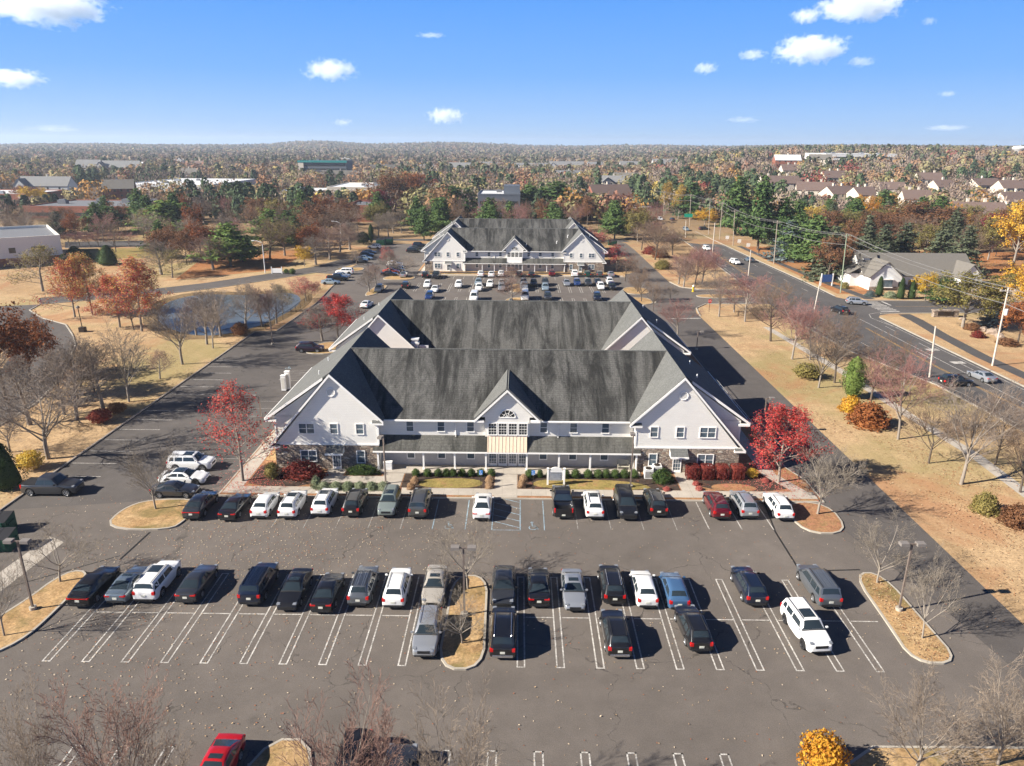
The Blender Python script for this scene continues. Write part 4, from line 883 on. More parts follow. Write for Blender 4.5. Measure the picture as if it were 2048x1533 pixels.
K2 = [
 ('suv', 'white', 748, 498.5, 'left', 'white SUV at the far end of the left row, near the green dumpsters'),
 ('sedan', 'navy', 738, 509, 'right', 'dark navy sedan behind the white SUV at the end of the left row'),
 ('suv', 'black', 733, 515.5, 'right', 'black SUV third from the dumpsters in the left row'),
 ('sedan', 'lightblue', 729, 521, 'right', 'pale blue sedan in the left row between dark cars'),
 ('suv', 'darkgrey', 720, 527, 'right', 'dark grey SUV beside the small tree island in the left row'),
 ('suv', 'black', 826, 506.5, 'right', 'black SUV nearest the left corner of the far office building'),
 ('sedan', 'darkgrey', 832, 500.5, 'right', 'dark grey sedan just beyond the black SUV at the far building side'),
 ('suv', 'navy', 838, 494.5, 'right', 'navy SUV farthest along the side of the far building'),
 ('suv', 'white', 789, 534, 'right', 'white SUV topmost of the group beside the pale sidewalk'),
 ('sedan', 'darkgrey', 790, 539, 'right', 'charcoal sedan between the white SUV and a black sedan by the sidewalk'),
 ('sedan', 'black', 792, 544.5, 'right', 'black sedan just beyond the orange-red car'),
 ('sedan', 'orange', 782, 548, 'right', 'orange-red sedan in the group beside the sidewalk'),
 ('sedan', 'black', 778, 553.5, 'right', 'black sedan in front of the orange-red sedan'),
 ('bigsuv', 'white', 688, 550, 'left', 'large white SUV at the head of the row by the pond fence'),
 ('sedan', 'silver', 682, 556.5, 'right', 'silver sedan next to the large white SUV by the pond'),
 ('pickup', 'black', 674, 563, 'right', 'black pickup truck in the row by the pond fence'),
 ('sedan', 'lightblue', 660, 570, 'right', 'pale silver-blue sedan nearest us in the row by the pond'),
 ('sedan', 'silver', 805, 557, 'away', 'silver sedan beside the rounded island, left of two black SUVs'),
 ('suv', 'grey', 755, 587, 'us', 'grey SUV facing us beside the island with the lamp post'),
 ('suv', 'black', 810, 579, 'away', 'black SUV alone, right of the island with the lamp post'),
 ('suv', 'white', 853, 578, 'us', 'white SUV facing us behind the white sedan in the left middle bays'),
 ('sedan', 'white', 868, 587, 'us', 'white sedan facing us, left one of the middle bays'),
 ('suv', 'white', 916, 578, 'us', 'white crossover standing alone in the middle bays'),
 ('suv', 'black', 850, 557.5, 'away', 'black SUV left of the black pickup before the far building'),
 ('pickup_open', 'black', 870.5, 559.5, 'us', 'large black pickup facing us before the far building'),
 ('suv', 'deepblue', 857, 602, 'us', 'dark blue SUV showing above the roof ridge at left'),
 ('van', 'white', 947, 606, 'us', 'white van roof showing above the middle of the roof ridge'),
 ('suv', 'white', 961, 556, 'away', 'white SUV first of three whites facing the far entrance'),
 ('sedan', 'white', 982.5, 556, 'away', 'white sedan in the middle of three whites facing the far entrance'),
 ('suv', 'white', 1002, 555.5, 'away', 'white SUV left of the far entrance walk'),
 ('suv', 'black', 1037.5, 555.5, 'away', 'black SUV right of the far entrance walk'),
 ('sedan', 'black', 1063, 556, 'away', 'black sedan second to the right of the far entrance walk'),
 ('suv', 'darkred', 1104, 554.5, 'away', 'dark red SUV facing the far building'),
 ('bigsuv', 'white', 1150, 555.5, 'away', 'white SUV facing the right wing of the far building'),
 ('suv', 'green', 1176, 556, 'away', 'very dark green SUV facing the far right wing'),
 ('suv', 'taupe', 1200, 556, 'away', 'brownish grey SUV facing the far right wing'),
 ('sedan', 'silver', 1223, 556, 'away', 'silver sedan last on the right facing the far building'),
 ('suv', 'lightblue', 956, 574, 'us', 'pale blue SUV behind the white SUV left of the middle island'),
 ('suv', 'white', 979.5, 577, 'us', 'white SUV with dark grille facing us left of the middle island'),
 ('sedan', 'beige', 1003, 574, 'us', 'champagne sedan behind the silver SUV by the middle island'),
 ('suv', 'white', 957, 584.5, 'us', 'white SUV facing us with the pale blue SUV at its back'),
 ('suv', 'silver', 1003, 584, 'us', 'silver SUV facing us with the champagne sedan at its back'),
 ('suv', 'grey', 1047, 574.5, 'us', 'grey SUV behind the silver pickup right of the middle island'),
 ('pickup', 'silver', 1048, 583.5, 'us', 'silver pickup facing us right of the middle island'),
 ('suv', 'black', 1067.5, 575, 'us', 'black SUV facing us, second right of the middle island'),
 ('suv', 'darkgrey', 1091, 574, 'us', 'charcoal SUV behind the pale blue crossover'),
 ('suv', 'lightblue', 1091, 584, 'us', 'pale blue crossover facing us with the charcoal SUV at its back'),
 ('sedan', 'silver', 1134, 574, 'us', 'silver sedan first of the right middle bays'),
 ('suv', 'deepblue', 1155, 574, 'us', 'deep blue SUV in the right middle bays'),
 ('suv', 'darkgrey', 1177, 574, 'us', 'dark grey SUV beside the deep blue SUV'),
 ('sedan', 'navy', 1197, 572, 'us', 'navy sedan behind the white SUV at the right end bays'),
 ('suv', 'white', 1221, 572, 'us', 'white SUV behind the black SUV at the right end bays'),
 ('suv', 'white', 1203, 582, 'us', 'white SUV facing us with the navy sedan at its back'),
 ('suv', 'black', 1226, 582, 'us', 'black SUV facing us beside the right end island'),
 ('van', 'white', 1050, 603.5, 'us', 'tall white van above the roof ridge right of the middle tree'),
 ('suv', 'darkgrey', 1096, 603, 'us', 'charcoal SUV showing above the roof ridge, right of the white van'),
 ('suv', 'navy', 1196, 604, 'us', 'navy SUV showing above the roof ridge at the right'),
]
for typ, pc, px, py, tw, lab in K2: car_at(typ, pc, px, py, tw, lab, g2, rnd.uniform(-1.5, 1.5), lite=True)
g3 = 'cars on the main road'; ROADZ = .022
K3 = [('suv', 'silver', 1716, 611, 'right', 'silver SUV turning out across the crossing of the side street', -14),
 ('suv', 'black', 1687, 631, 'away', 'black SUV driving away down the road behind bare trees', 12),
 ('sedan', 'silver', 1968, 763, 'right', 'silver sedan waiting in the near lane by the utility pole', 97),
 ('suv', 'black', 1917, 775, 'right', 'black SUV behind the bare branches beside the silver sedan', 4),
 ('suv', 'white', 1474, 531, 'us', 'white SUV coming towards us beside the yellow hatching', 10),
 ('sedan', 'bluegrey', 1503, 526, 'away', 'pale blue-grey sedan passing the white SUV beside the yellow hatching', 8),
 ('suv', 'white', 1416, 503, 'us', 'white SUV coming towards us near the far crosswalk', 6),
 ('suv', 'lightblue', 1374, 463.5, 'us', 'pale blue SUV beyond the far crosswalk', 4),
 ('suv', 'white', 1322, 442, 'us', 'white car farthest down the main road', 4),
 ('suv', 'darkgrey', 1346, 443.5, 'away', 'dark car farthest down the road in the outer lane', 4),
 ('suv', 'darkgrey', 1409, 461.5, 'right', 'dark car waiting in the side road under the orange tree', 10)]
for typ, pc, px, py, tw, lab, yaw in K3: car_at(typ, pc, px, py, tw, lab, g3, yaw, lite=py < 560)
# ------------------------------------------------------------------ trees
def bark(name, c): return plain(name, c, .9, var=.3, scale=6, spec=.1)
M['bark'] = bark('grey_bark', (.26, .225, .19)); M['bark_dark'] = bark('dark_bark', (.12, .095, .075)); M['bark_pale'] = bark('pale_bark', (.28, .245, .205))
TW = dict(nearred=bark('reddish_twig', (.25, .155, .125)), neargrey=bark('buff_twig', (.26, .21, .165)), grey=bark('grey_twig', (.24, .195, .16)), brown=bark('brown_twig', (.19, .135, .10)), pink=bark('pink_twig', (.27, .14, .125)), pale=bark('pale_twig', (.235, .20, .16)), bud=bark('bud_twig', (.25, .165, .135)))
def leafmat(name, cols, sc=.25):
    t = NT(name); g = t.n('ShaderNodeNewGeometry'); oi = t.n('ShaderNodeObjectInfo')
    n = t.noise(t.coord((1, 1, 1)), sc*8, 3, .6); f = t.math('ADD', t.math('MULTIPLY', g.outputs['Random Per Island'], .55), t.math('MULTIPLY', n, .55))
    f = t.math('ADD', f, t.math('MULTIPLY', t.math('SUBTRACT', oi.outputs['Random'], .5), .34))
    k = len(cols); c = t.ramp(f, [(.18+.70*i/(k-1), cols[i]) for i in range(k)]); t.col(c); t.set(Roughness=.75); t.b.inputs['Specular IOR Level'].default_value = .15
    tr = t.n('ShaderNodeBsdfTranslucent'); t.l(c, tr.inputs['Color']); mx = t.n('ShaderNodeMixShader', i_0=.22); t.l(t.b.outputs[0], mx.inputs[1]); t.l(tr.outputs[0], mx.inputs[2])
    t.l(mx.outputs[0], t.t.nodes['Material Output'].inputs['Surface']); return t.mat
LF = dict(red=leafmat('crimson_leaves', [(.20, .012, .018), (.40, .03, .035), (.50, .07, .06), (.55, .14, .10)]),
 pinkred=leafmat('pale_red_leaves', [(.30, .05, .05), (.46, .12, .10), (.52, .20, .16)]),
 gum=leafmat('sweetgum_leaves', [(.34, .03, .05), (.44, .07, .07), (.50, .17, .07), (.58, .38, .11), (.56, .44, .15)], .45),
 rust=leafmat('rust_leaves', [(.13, .04, .018), (.25, .085, .03), (.33, .13, .045)]),
 oak=leafmat('brown_oak_leaves', [(.11, .05, .025), (.19, .09, .045), (.27, .14, .07)]),
 olive=leafmat('olive_leaves', [(.13, .115, .035), (.22, .19, .06), (.31, .25, .09)]),
 yellow=leafmat('yellow_leaves', [(.42, .24, .02), (.58, .38, .045), (.60, .45, .10)]),
 orange=leafmat('orange_leaves', [(.36, .13, .015), (.56, .29, .03), (.62, .42, .06)]),
 wine=leafmat('wine_leaves', [(.10, .012, .02), (.20, .02, .035), (.30, .04, .05)]),
 pine=leafmat('pine_needles', [(.04, .075, .026), (.08, .135, .042), (.13, .19, .06)]),
 brightpine=leafmat('bright_pine_needles', [(.06, .11, .03), (.13, .20, .05), (.21, .27, .07)]),
 spruce=leafmat('spruce_needles', [(.05, .065, .04), (.09, .11, .065), (.145, .16, .095)]),
 blue=leafmat('blue_spruce_needles', [(.07, .10, .10), (.13, .17, .17), (.20, .24, .24)]),
 cedar=leafmat('dark_cedar_needles', [(.015, .032, .012), (.03, .055, .018), (.06, .095, .03)]),
 lime=leafmat('arborvitae_needles', [(.05, .09, .02), (.10, .155, .035), (.16, .215, .055)]),
 shrubg=leafmat('shrub_leaves', [(.03, .055, .018), (.065, .11, .03), (.12, .17, .05)]),
 sage=leafmat('sage_shrub_leaves', [(.17, .21, .12), (.26, .30, .18), (.34, .37, .25)]),
 barberry=leafmat('barberry_leaves', [(.09, .014, .014), (.20, .035, .03), (.30, .075, .05)]),
 straw=leafmat('dry_grass_blades', [(.34, .20, .11), (.48, .32, .19), (.58, .42, .27)]))
def skel(seed, sp):
    r = random.Random(seed); out = []
    def rnddir(d, ang, az):
        o = d.orthogonal().normalized(); o = Matrix.Rotation(az, 3, d) @ o
        return (d*cos(ang)+o*sin(ang)).normalized()
    def grow(p, d, ln, rad, lv, az):
        n = 4 if lv == 0 else (3 if lv <= 2 else 2); pts = [p.copy()]; rads = [rad]; q = p.copy(); dd = d.copy()
        for i in range(n):
            dd = (dd+Vector((r.gauss(0, 1), r.gauss(0, 1), r.gauss(0, .6)))*sp['jit'][lv]+Vector((0, 0, sp['up'][lv]))).normalized()
            q = q+dd*(ln/n); pts.append(q.copy()); rads.append(max(sp['rmin'], rad*(1-(1-sp['tap'][lv])*(i+1)/n)))
        out.append((lv, pts, rads))
        if lv+1 >= len(sp['n'])+1: return
        k = sp['n'][lv]
        for j in range(k):
            t0, t1 = sp['t'][lv]; t = t0+(t1-t0)*((j+r.uniform(.1, .9))/k); f = t*n; i = min(n-1, int(f)); P = pts[i].lerp(pts[i+1], f-i)
            D = (pts[i+1]-pts[i]).normalized(); a = az+j*2.399+r.uniform(-.5, .5); an = R(sp['ang'][lv]*r.uniform(.7, 1.25))
            if lv == 0: an = R(lerp(sp['ang'][0], sp['ang'][0]*.45, t)*r.uniform(.85, 1.15))
            prof = sp['prof'](t) if lv == 0 else 1.0-.35*t
            L = sp['ln'][lv]*ln*prof*r.uniform(.75, 1.2) if lv else sp['ln'][0]*prof*r.uniform(.8, 1.15)
            R_ = min(rads[i]*.8, max(sp['rmin'], rads[i]*sp['rr'][lv]))
            grow(P, rnddir(D, an, a), L, R_, lv+1, a)
    grow(Vector((0, 0, -.01)), Vector((r.uniform(-.04, .04), r.uniform(-.04, .04), 1)).normalized(), sp['H0'], sp['r0'], 0, r.uniform(0, 6))
    return out
def np_mesh(name, V, Fq, mats, mi=None, smooth=False):
    me = bpy.data.meshes.new(name); V = np.asarray(V, np.float32); Fq = np.asarray(Fq, np.int32); nf = len(Fq); k = Fq.shape[1]
    me.vertices.add(len(V)); me.vertices.foreach_set('co', V.ravel()); me.loops.add(nf*k); me.loops.foreach_set('vertex_index', Fq.ravel()); me.polygons.add(nf)
    me.polygons.foreach_set('loop_start', np.arange(0, nf*k, k, dtype=np.int32)); 
    if mi is not None: me.polygons.foreach_set('material_index', np.asarray(mi, np.int32))
    for m in mats: me.materials.append(m)
    me.update(calc_edges=True)
    if smooth: me.polygons.foreach_set('use_smooth', np.ones(nf, bool))
    return me
def tubes(branches, sides):
    V = []; Fq = []; b = 0
    for lv, pts, rads in branches:
        n = sides[min(lv, len(sides)-1)]; d = (pts[-1]-pts[0]).normalized(); a = d.orthogonal().normalized(); c = d.cross(a)
        for p, rr in zip(pts, rads):
            for k in range(n):
                w = 2*pi*k/n; V.append(p+a*(cos(w)*rr)+c*(sin(w)*rr))
        for i in range(len(pts)-1):
            for k in range(n): Fq.append((b+i*n+k, b+i*n+(k+1) % n, b+(i+1)*n+(k+1) % n, b+(i+1)*n+k))
        b += n*len(pts)
    return np.array([tuple(v) for v in V], np.float32).reshape(-1, 3), np.array(Fq, np.int32).reshape(-1, 4)
def leafquads(C, size, rg, up=.0, aspect=1.0, nrm=None, kn=1.3):
    n = len(C); a = rg.normal(size=(n, 3)); a /= np.linalg.norm(a, axis=1)[:, None]; b = rg.normal(size=(n, 3)); b[:, 2] += up
    if nrm is not None:
        q = nrm/np.maximum(1e-6, np.linalg.norm(nrm, axis=1))[:, None]*kn+rg.normal(size=(n, 3))*.55; q /= np.linalg.norm(q, axis=1)[:, None]; a -= (a*q).sum(1)[:, None]*q; a /= np.linalg.norm(a, axis=1)[:, None]; b = np.cross(q, a)
    else: b -= (a*b).sum(1)[:, None]*a
    b /= np.linalg.norm(b, axis=1)[:, None]
    s = size*rg.uniform(.6, 1.3, (n, 1)); A = a*s*aspect; B = b*s
    V = np.stack([C-A*.9, C-B*.55, C+A*.9, C+B*.55], 1).reshape(-1, 3); return V, np.arange(4*n).reshape(n, 4)
SPEC = dict(
 up=dict(H0=.98, r0=.016, rmin=.0009, n=[22, 8, 6, 4], t=[(.22, .98), (.2, 1), (.2, 1), (.2, 1)], ang=[48, 34, 34, 38], ln=[.40, .50, .52, .55], up=[.02, .17, .10, .06, .03], jit=[.02, .07, .10, .13, .15], tap=[.12, .2, .3, .5, .6], rr=[.42, .5, .55, .6], prof=lambda t: 1.0-.62*max(0, t-.25)),
 vase=dict(H0=.40, r0=.0145, rmin=.0010, n=[9, 8, 7, 6], t=[(.55, 1.0), (.25, 1), (.2, 1), (.2, 1)], ang=[52, 30, 32, 36], ln=[.56, .52, .50, .5], up=[.02, .09, .06, .05, .03], jit=[.03, .07, .10, .13, .15], tap=[.7, .28, .35, .5, .6], rr=[.55, .5, .55, .6], prof=lambda t: .8+.35*t),
 near=dict(H0=.34, r0=.0155, rmin=.0012, n=[10, 8, 7, 5], t=[(.45, 1.0), (.2, 1), (.2, 1), (.15, 1)], ang=[50, 30, 30, 34], ln=[.60, .52, .50, .5], up=[.02, .08, .05, .03, .02], jit=[.03, .08, .12, .16, .18], tap=[.7, .28, .35, .5, .6], rr=[.5, .5, .55, .6], prof=lambda t: .85+.3*t),
 spread=dict(H0=.36, r0=.0155, rmin=.0011, n=[8, 7, 7, 5], t=[(.6, 1.0), (.3, 1), (.25, 1), (.2, 1)], ang=[78, 40, 42, 45], ln=[.60, .55, .50, .5], up=[.02, .08, .05, .03, .02], jit=[.04, .13, .17, .2, .2], tap=[.75, .3, .35, .5, .6], rr=[.55, .52, .55, .6], prof=lambda t: .85+.25*t),
 round=dict(H0=.55, r0=.0145, rmin=.0009, n=[14, 8, 7, 5], t=[(.35, 1.0), (.25, 1), (.2, 1), (.2, 1)], ang=[66, 38, 40, 42], ln=[.52, .50, .50, .5], up=[.02, .09, .06, .05, .03], jit=[.04, .09, .13, .16, .18], tap=[.45, .25, .35, .5, .6], rr=[.45, .5, .55, .6], prof=lambda t: 1.0-.2*t),
 leafy=dict(H0=.90, r0=.014, rmin=.0016, n=[20, 8, 5], t=[(.20, .98), (.2, 1), (.2, 1)], ang=[70, 40, 42], ln=[.40, .50, .5], up=[.02, .07, .05, .03], jit=[.03, .10, .14, .16], tap=[.15, .2, .35, .5], rr=[.4, .5, .55], prof=lambda t: 1.1-.85*max(0, t-.15)),
 crown=dict(H0=.55, r0=.017, rmin=.0016, n=[12, 8, 5], t=[(.42, 1.0), (.25, 1), (.2, 1)], ang=[68, 40, 42], ln=[.48, .52, .5], up=[.02, .07, .05, .03], jit=[.03, .10, .14, .16], tap=[.5, .25, .35, .5], rr=[.45, .5, .55], prof=lambda t: 1.0-.1*t))
_tp = {}
def norm_h(V):
    return V
def tree_proto(kind, var):
    k = (kind, var)
    if k in _tp: return _tp[k]
    rg = np.random.default_rng(hash((kind, var)) % 99991 if False else sum(map(ord, kind))*7+var*31)
    d = {}
    if kind in ('pine', 'spruce'):
        r = random.Random(sum(map(ord, kind))+var*17); tb = [(0, [Vector((0, 0, -.01)), Vector((.004, 0, .5)), Vector((0, .004, .97))], [.017, .011, .002])]; C = []; N = []
        lev = 20 if kind == 'pine' else 26
        for i in range(lev):
            f = i/(lev-1); z = (.16 if kind == 'pine' else .05)+f*(.80 if kind == 'pine' else .92)
            ml = (.27*(1-f)**.85*(.65+.6*r.random())+.015) if kind == 'pine' else (.24*(1-f)**.9+.012)
            nb = 6 if kind == 'pine' else 8
            for j in range(nb):
                a = r.uniform(0, 6.28); L = ml*r.uniform(.65, 1.2); dz = (.10 if kind == 'pine' else -.10)*L*2
                e = Vector((cos(a)*L, sin(a)*L, z+dz)); s = Vector((0, 0, z)); tb.append((1, [s, s.lerp(e, .5)+Vector((0, 0, .01)), e], [.004, .0028, .001]))
                m = max(3, int(L*(120 if kind == 'pine' else 130)))
                for q in range(m):
                    t = .25+.8*((q+r.random())/m); w = .035 if kind == 'pine' else .022
                    C.append(tuple(s.lerp(e, t)+Vector((r.gauss(0, w), r.gauss(0, w), r.gauss(0, w*.45)))))
        C = np.array(C); 
        if kind == 'pine': C = np.repeat(C, 2, 0)+rg.normal(0, .012, (len(C)*2, 3))
        V, Fq = leafquads(C, .024 if kind == 'pine' else .022, rg, 0, 1.25, np.stack([C[:, 0], C[:, 1], np.full(len(C), .10)], 1), .8); tv, tf = tubes(tb, [8, 3]); nt = len(tf)
        d['trunk'] = np_mesh('trunk', *tubes(tb[:1], [8]), [M['bark_dark']], smooth=True)
        bv, bf = tubes(tb[1:], [3, 3]); d['crown'] = np_mesh('crown', np.vstack([bv, V]), np.vstack([bf, Fq+len(bv)]), [M['bark_dark'], LF['pine']], [0]*len(bf)+[1]*len(Fq))
    elif kind in ('column', 'cone', 'ball', 'box', 'mound'):
        n = dict(column=3200, cone=3200, ball=2200, box=3200, mound=2600)[kind]; u = rg.uniform(0, 1, n); a = rg.uniform(0, 2*pi, n); rr = rg.uniform(.74, 1.0, n)**.8; rr[rg.uniform(0, 1, n) < .12] *= 1.12; bumps = 1+.13*np.sin(a*3+u*9+var)+.10*np.sin(a*7-u*14+var*2)+.07*np.sin(a*13+u*23)
        if kind in ('column', 'cone'):
            z = u**.9; prof = np.sin(np.clip(z*1.02, 0, 1)*pi)**.55 if kind == 'column' else (1-z)**.55*np.minimum(1, z*7+.35)
            R0 = .17 if kind == 'column' else .30; C = np.stack([np.cos(a)*prof*R0*rr*bumps, np.sin(a)*prof*R0*rr*bumps, z*.98+.01], 1); sz = .022; up = 2.0
            n2 = 24; ring = [(R0*.75*float((np.sin(min(1, q/12*1.02)*pi)**.55 if kind == 'column' else (1-q/12)**.55*min(1, q/12*7+.35))), q/12) for q in range(13)]
        elif kind == 'box':
            P = rg.uniform(-1, 1, (n, 3)); m = np.abs(P)**1; f = rg.integers(0, 3, n); sg = rg.choice([-1, 1], n); P[np.arange(n), f] = sg*rg.uniform(.88, 1.03, n); L = (np.abs(P)**6).sum(1)**(1/6); P = P/np.maximum(1, L)[:, None]
            C = P*np.array([.5, .5, .5])+np.array([0, 0, .5]); sz = .05; up = 0; ring = [(.01, .02), (.36, .04), (.38, .5), (.34, .84), (.01, .88)]
        else:
            ph = np.arccos(1-u*(1.7 if kind == 'ball' else 1.05)); C = np.stack([np.sin(ph)*np.cos(a)*.5*rr*bumps, np.sin(ph)*np.sin(a)*.5*rr*bumps, (.46+np.cos(ph)*.52*rr if kind == 'ball' else .05+np.cos(ph)*.95*rr)], 1); sz = .05; up = 0
            ring = [(.33*sin(q*pi/10), .46-.36*cos(q*pi/10)) for q in range(11)] if kind == 'ball' else [(.33*cos(q*pi/16), .66*sin(q*pi/16)) for q in range(9)]
        V, Fq = leafquads(C, sz*.8, rg, up, 1.1 if up == 0 else .7, C-np.array([0, 0, .45]) if up == 0 else np.stack([C[:, 0], C[:, 1], (C[:, 2]-.4)*.15], 1), .9); core = MB(); core.lathe([(max(.004, x), z) for x, z in ring], 14); cv = np.array(core.v, np.float32); cf = np.array(core.f, np.int32)
        if kind == 'box': cv[:, :2] *= 1.0
        d['crown'] = np_mesh('crown', np.vstack([cv, V]), np.vstack([cf, Fq+len(cv)]), [LF['cedar']]); tv, tf = tubes([(0, [Vector((0, 0, -.02)), Vector((0, 0, .2))], [.03, .02])], [6]); d['trunk'] = np_mesh('trunk', tv, tf, [M['bark_dark']])
    else:
        sk_ = {'near': 'near', 'up': 'up', 'vase': 'vase', 'spread': 'spread', 'round': 'round', 'maple': 'leafy', 'thin': 'leafy', 'gum': 'leafy', 'oak': 'crown', 'poplar': 'up', 'roundleaf': 'round'}[kind]
        sp = SPEC[sk_]; br = skel(11+var*37+len(kind)*5, sp)
        zmax = max(p.z for _, pts, _ in br for p in pts); s = 1/zmax
        br = [(lv, [p*s for p in pts], [x*s for x in rads]) for lv, pts, rads in br]
        lo = [b for b in br if b[0] <= 1]; hi = [b for b in br if b[0] > 1]
        d['trunk'] = np_mesh('trunk', *tubes(lo, [8, 5]), [M['bark']], smooth=True)
        hv, hf = tubes(hi, [4, 4, 3, 3, 3])
        if kind in ('up', 'vase', 'spread', 'round', 'near'):
            d['crown'] = np_mesh('crown', hv, hf, [TW['grey']])
        else:
            tips = np.array([tuple(p) for lv, pts, _ in hi if lv >= 2 for p in pts[1:]], np.float32); tips = tips[tips[:, 2] > .12]
            nl = dict(maple=9500, thin=3200, gum=9500, oak=7000, poplar=4000, roundleaf=6000)[kind]
            idx = rg.integers(0, len(tips), nl); C = tips[idx]+rg.normal(0, .018, (nl, 3)); V, Fq = leafquads(C, .0088 if kind != 'oak' else .0135, rg, .3, 1.15, C-np.array([0, 0, .5]), .8)
            d['crown'] = np_mesh('crown', np.vstack([hv, V]), np.vstack([hf, Fq+len(hv)]), [TW['grey'], LF['red']], [0]*len(hf)+[1]*len(Fq))
    cr = d['crown']; co = np.empty(len(cr.vertices)*3, np.float32); cr.vertices.foreach_get('co', co); co = co.reshape(-1, 3); d['w'] = float(np.percentile(co[:, 0], 98)-np.percentile(co[:, 0], 2)); d['n'] = len(cr.polygons)
    _tp[k] = d; return d
# look: (prototype, leaf/twig material, bark, name, category)
LOOK = dict(near_red=('near', 'nearred', 'bark', 'bare_tree'), near_grey=('near', 'neargrey', 'bark', 'bare_tree'), up=('up', 'grey', 'bark', 'bare_tree'), up_bud=('up', 'bud', 'bark', 'bare_tree'), up_pale=('up', 'pale', 'bark_pale', 'bare_tree'), vase=('vase', 'grey', 'bark', 'bare_tree'), vase_brown=('vase', 'brown', 'bark_dark', 'bare_tree'), vase_pink=('vase', 'bud', 'bark', 'bare_tree'), vase_pale=('vase', 'pale', 'bark_pale', 'bare_tree'),
 spread=('spread', 'pale', 'bark_pale', 'bare_tree'), round=('round', 'grey', 'bark', 'bare_tree'), round_brown=('round', 'brown', 'bark_dark', 'bare_tree'), round_pink=('round', 'pink', 'bark', 'bare_tree'),
 maple=('maple', 'red', 'bark', 'red_maple'), maple_thin=('thin', 'red', 'bark', 'red_maple'), pinkred=('roundleaf', 'pinkred', 'bark', 'ornamental_tree'), wine=('maple', 'wine', 'bark_dark', 'purple_tree'), gum=('gum', 'gum', 'bark', 'sweetgum_tree'), rust=('oak', 'rust', 'bark_dark', 'oak_tree'), oak=('oak', 'oak', 'bark_dark', 'oak_tree'), olive=('oak', 'olive', 'bark', 'broadleaf_tree'), yellow=('oak', 'yellow', 'bark', 'broadleaf_tree'), orange=('oak', 'orange', 'bark', 'broadleaf_tree'), olive_thin=('thin', 'olive', 'bark', 'broadleaf_tree'), poplar=('poplar', 'yellow', 'bark', 'poplar_tree'),
 pine=('pine', 'pine', 'bark_dark', 'pine_tree'), brightpine=('pine', 'brightpine', 'bark_dark', 'pine_tree'), spruce=('spruce', 'spruce', 'bark_dark', 'spruce_tree'), bluespruce=('spruce', 'blue', 'bark_dark', 'spruce_tree'),
 column=('column', 'cedar', 'bark_dark', 'cypress_tree'), lime=('column', 'lime', 'bark_dark', 'arborvitae_tree'), cone=('cone', 'cedar', 'bark_dark', 'cypress_tree'), ball=('ball', 'shrubg', 'bark_dark', 'shrub'), mound=('mound', 'shrubg', 'bark_dark', 'shrub'), box=('box', 'barberry', 'bark_dark', 'hedge'))
NV = dict(near=3, up=3, vase=3, spread=3, round=3, maple=2, thin=2, gum=2, oak=3, poplar=1, roundleaf=2, pine=3, spruce=2, column=2, cone=2, ball=2, mound=2, box=2)
_ti = [0]
ALLT = []
def plant(look, X, Y, h, label, group, w=None, z=0.0, cat=None, name=None, mat=None, rz=None, wy=None):
    pk, mt, bk, nm = LOOK[look]; _ti[0] += 1; var = _ti[0] % NV[pk]; d = tree_proto(pk, var)
    root = thing(name or nm, (X, Y, z), label, cat or nm.split('_')[-1], group, rnd.uniform(0, 6.28) if rz is None else rz)
    sx = h if w is None else w/d['w']; root.scale = (sx, sx if wy is None else wy/d['w'], h)
    crown_mats = [TW[mt]] if pk in ('up', 'vase', 'spread', 'round', 'near') else ([LF[mat or mt]] if pk in ('column', 'cone', 'ball', 'box', 'mound') else [TW['grey'] if pk not in ('pine', 'spruce') else M['bark_dark'], LF[mat or mt]])
    link('trunk', d['trunk'], root, [M[bk]]); link('crown', d['crown'], root, crown_mats); ALLT.append((X, Y, h)); return root
def T(look, px, py, top, label, group, wpx=None, **kw):
    X, Y = G(px, py) if py > 430 else GT(px, py); z = 0.0 if py > 430 else hgt(X, Y)
    h = max(.3, ZAT(px, top, Y)-z); w = None if wpx is None else wpx*Y/F*1.05
    return plant(look, X, Y, h, label, group, w, z=z, **kw)
ga = 'bare trees along the left drive'; gb = 'trees on the parking lot islands'; gc_ = 'bare trees along the right lawn'; gd = 'bare trees at the bottom edge'; ge = 'red maples beside the buildings'; gf = 'autumn trees round the pond'
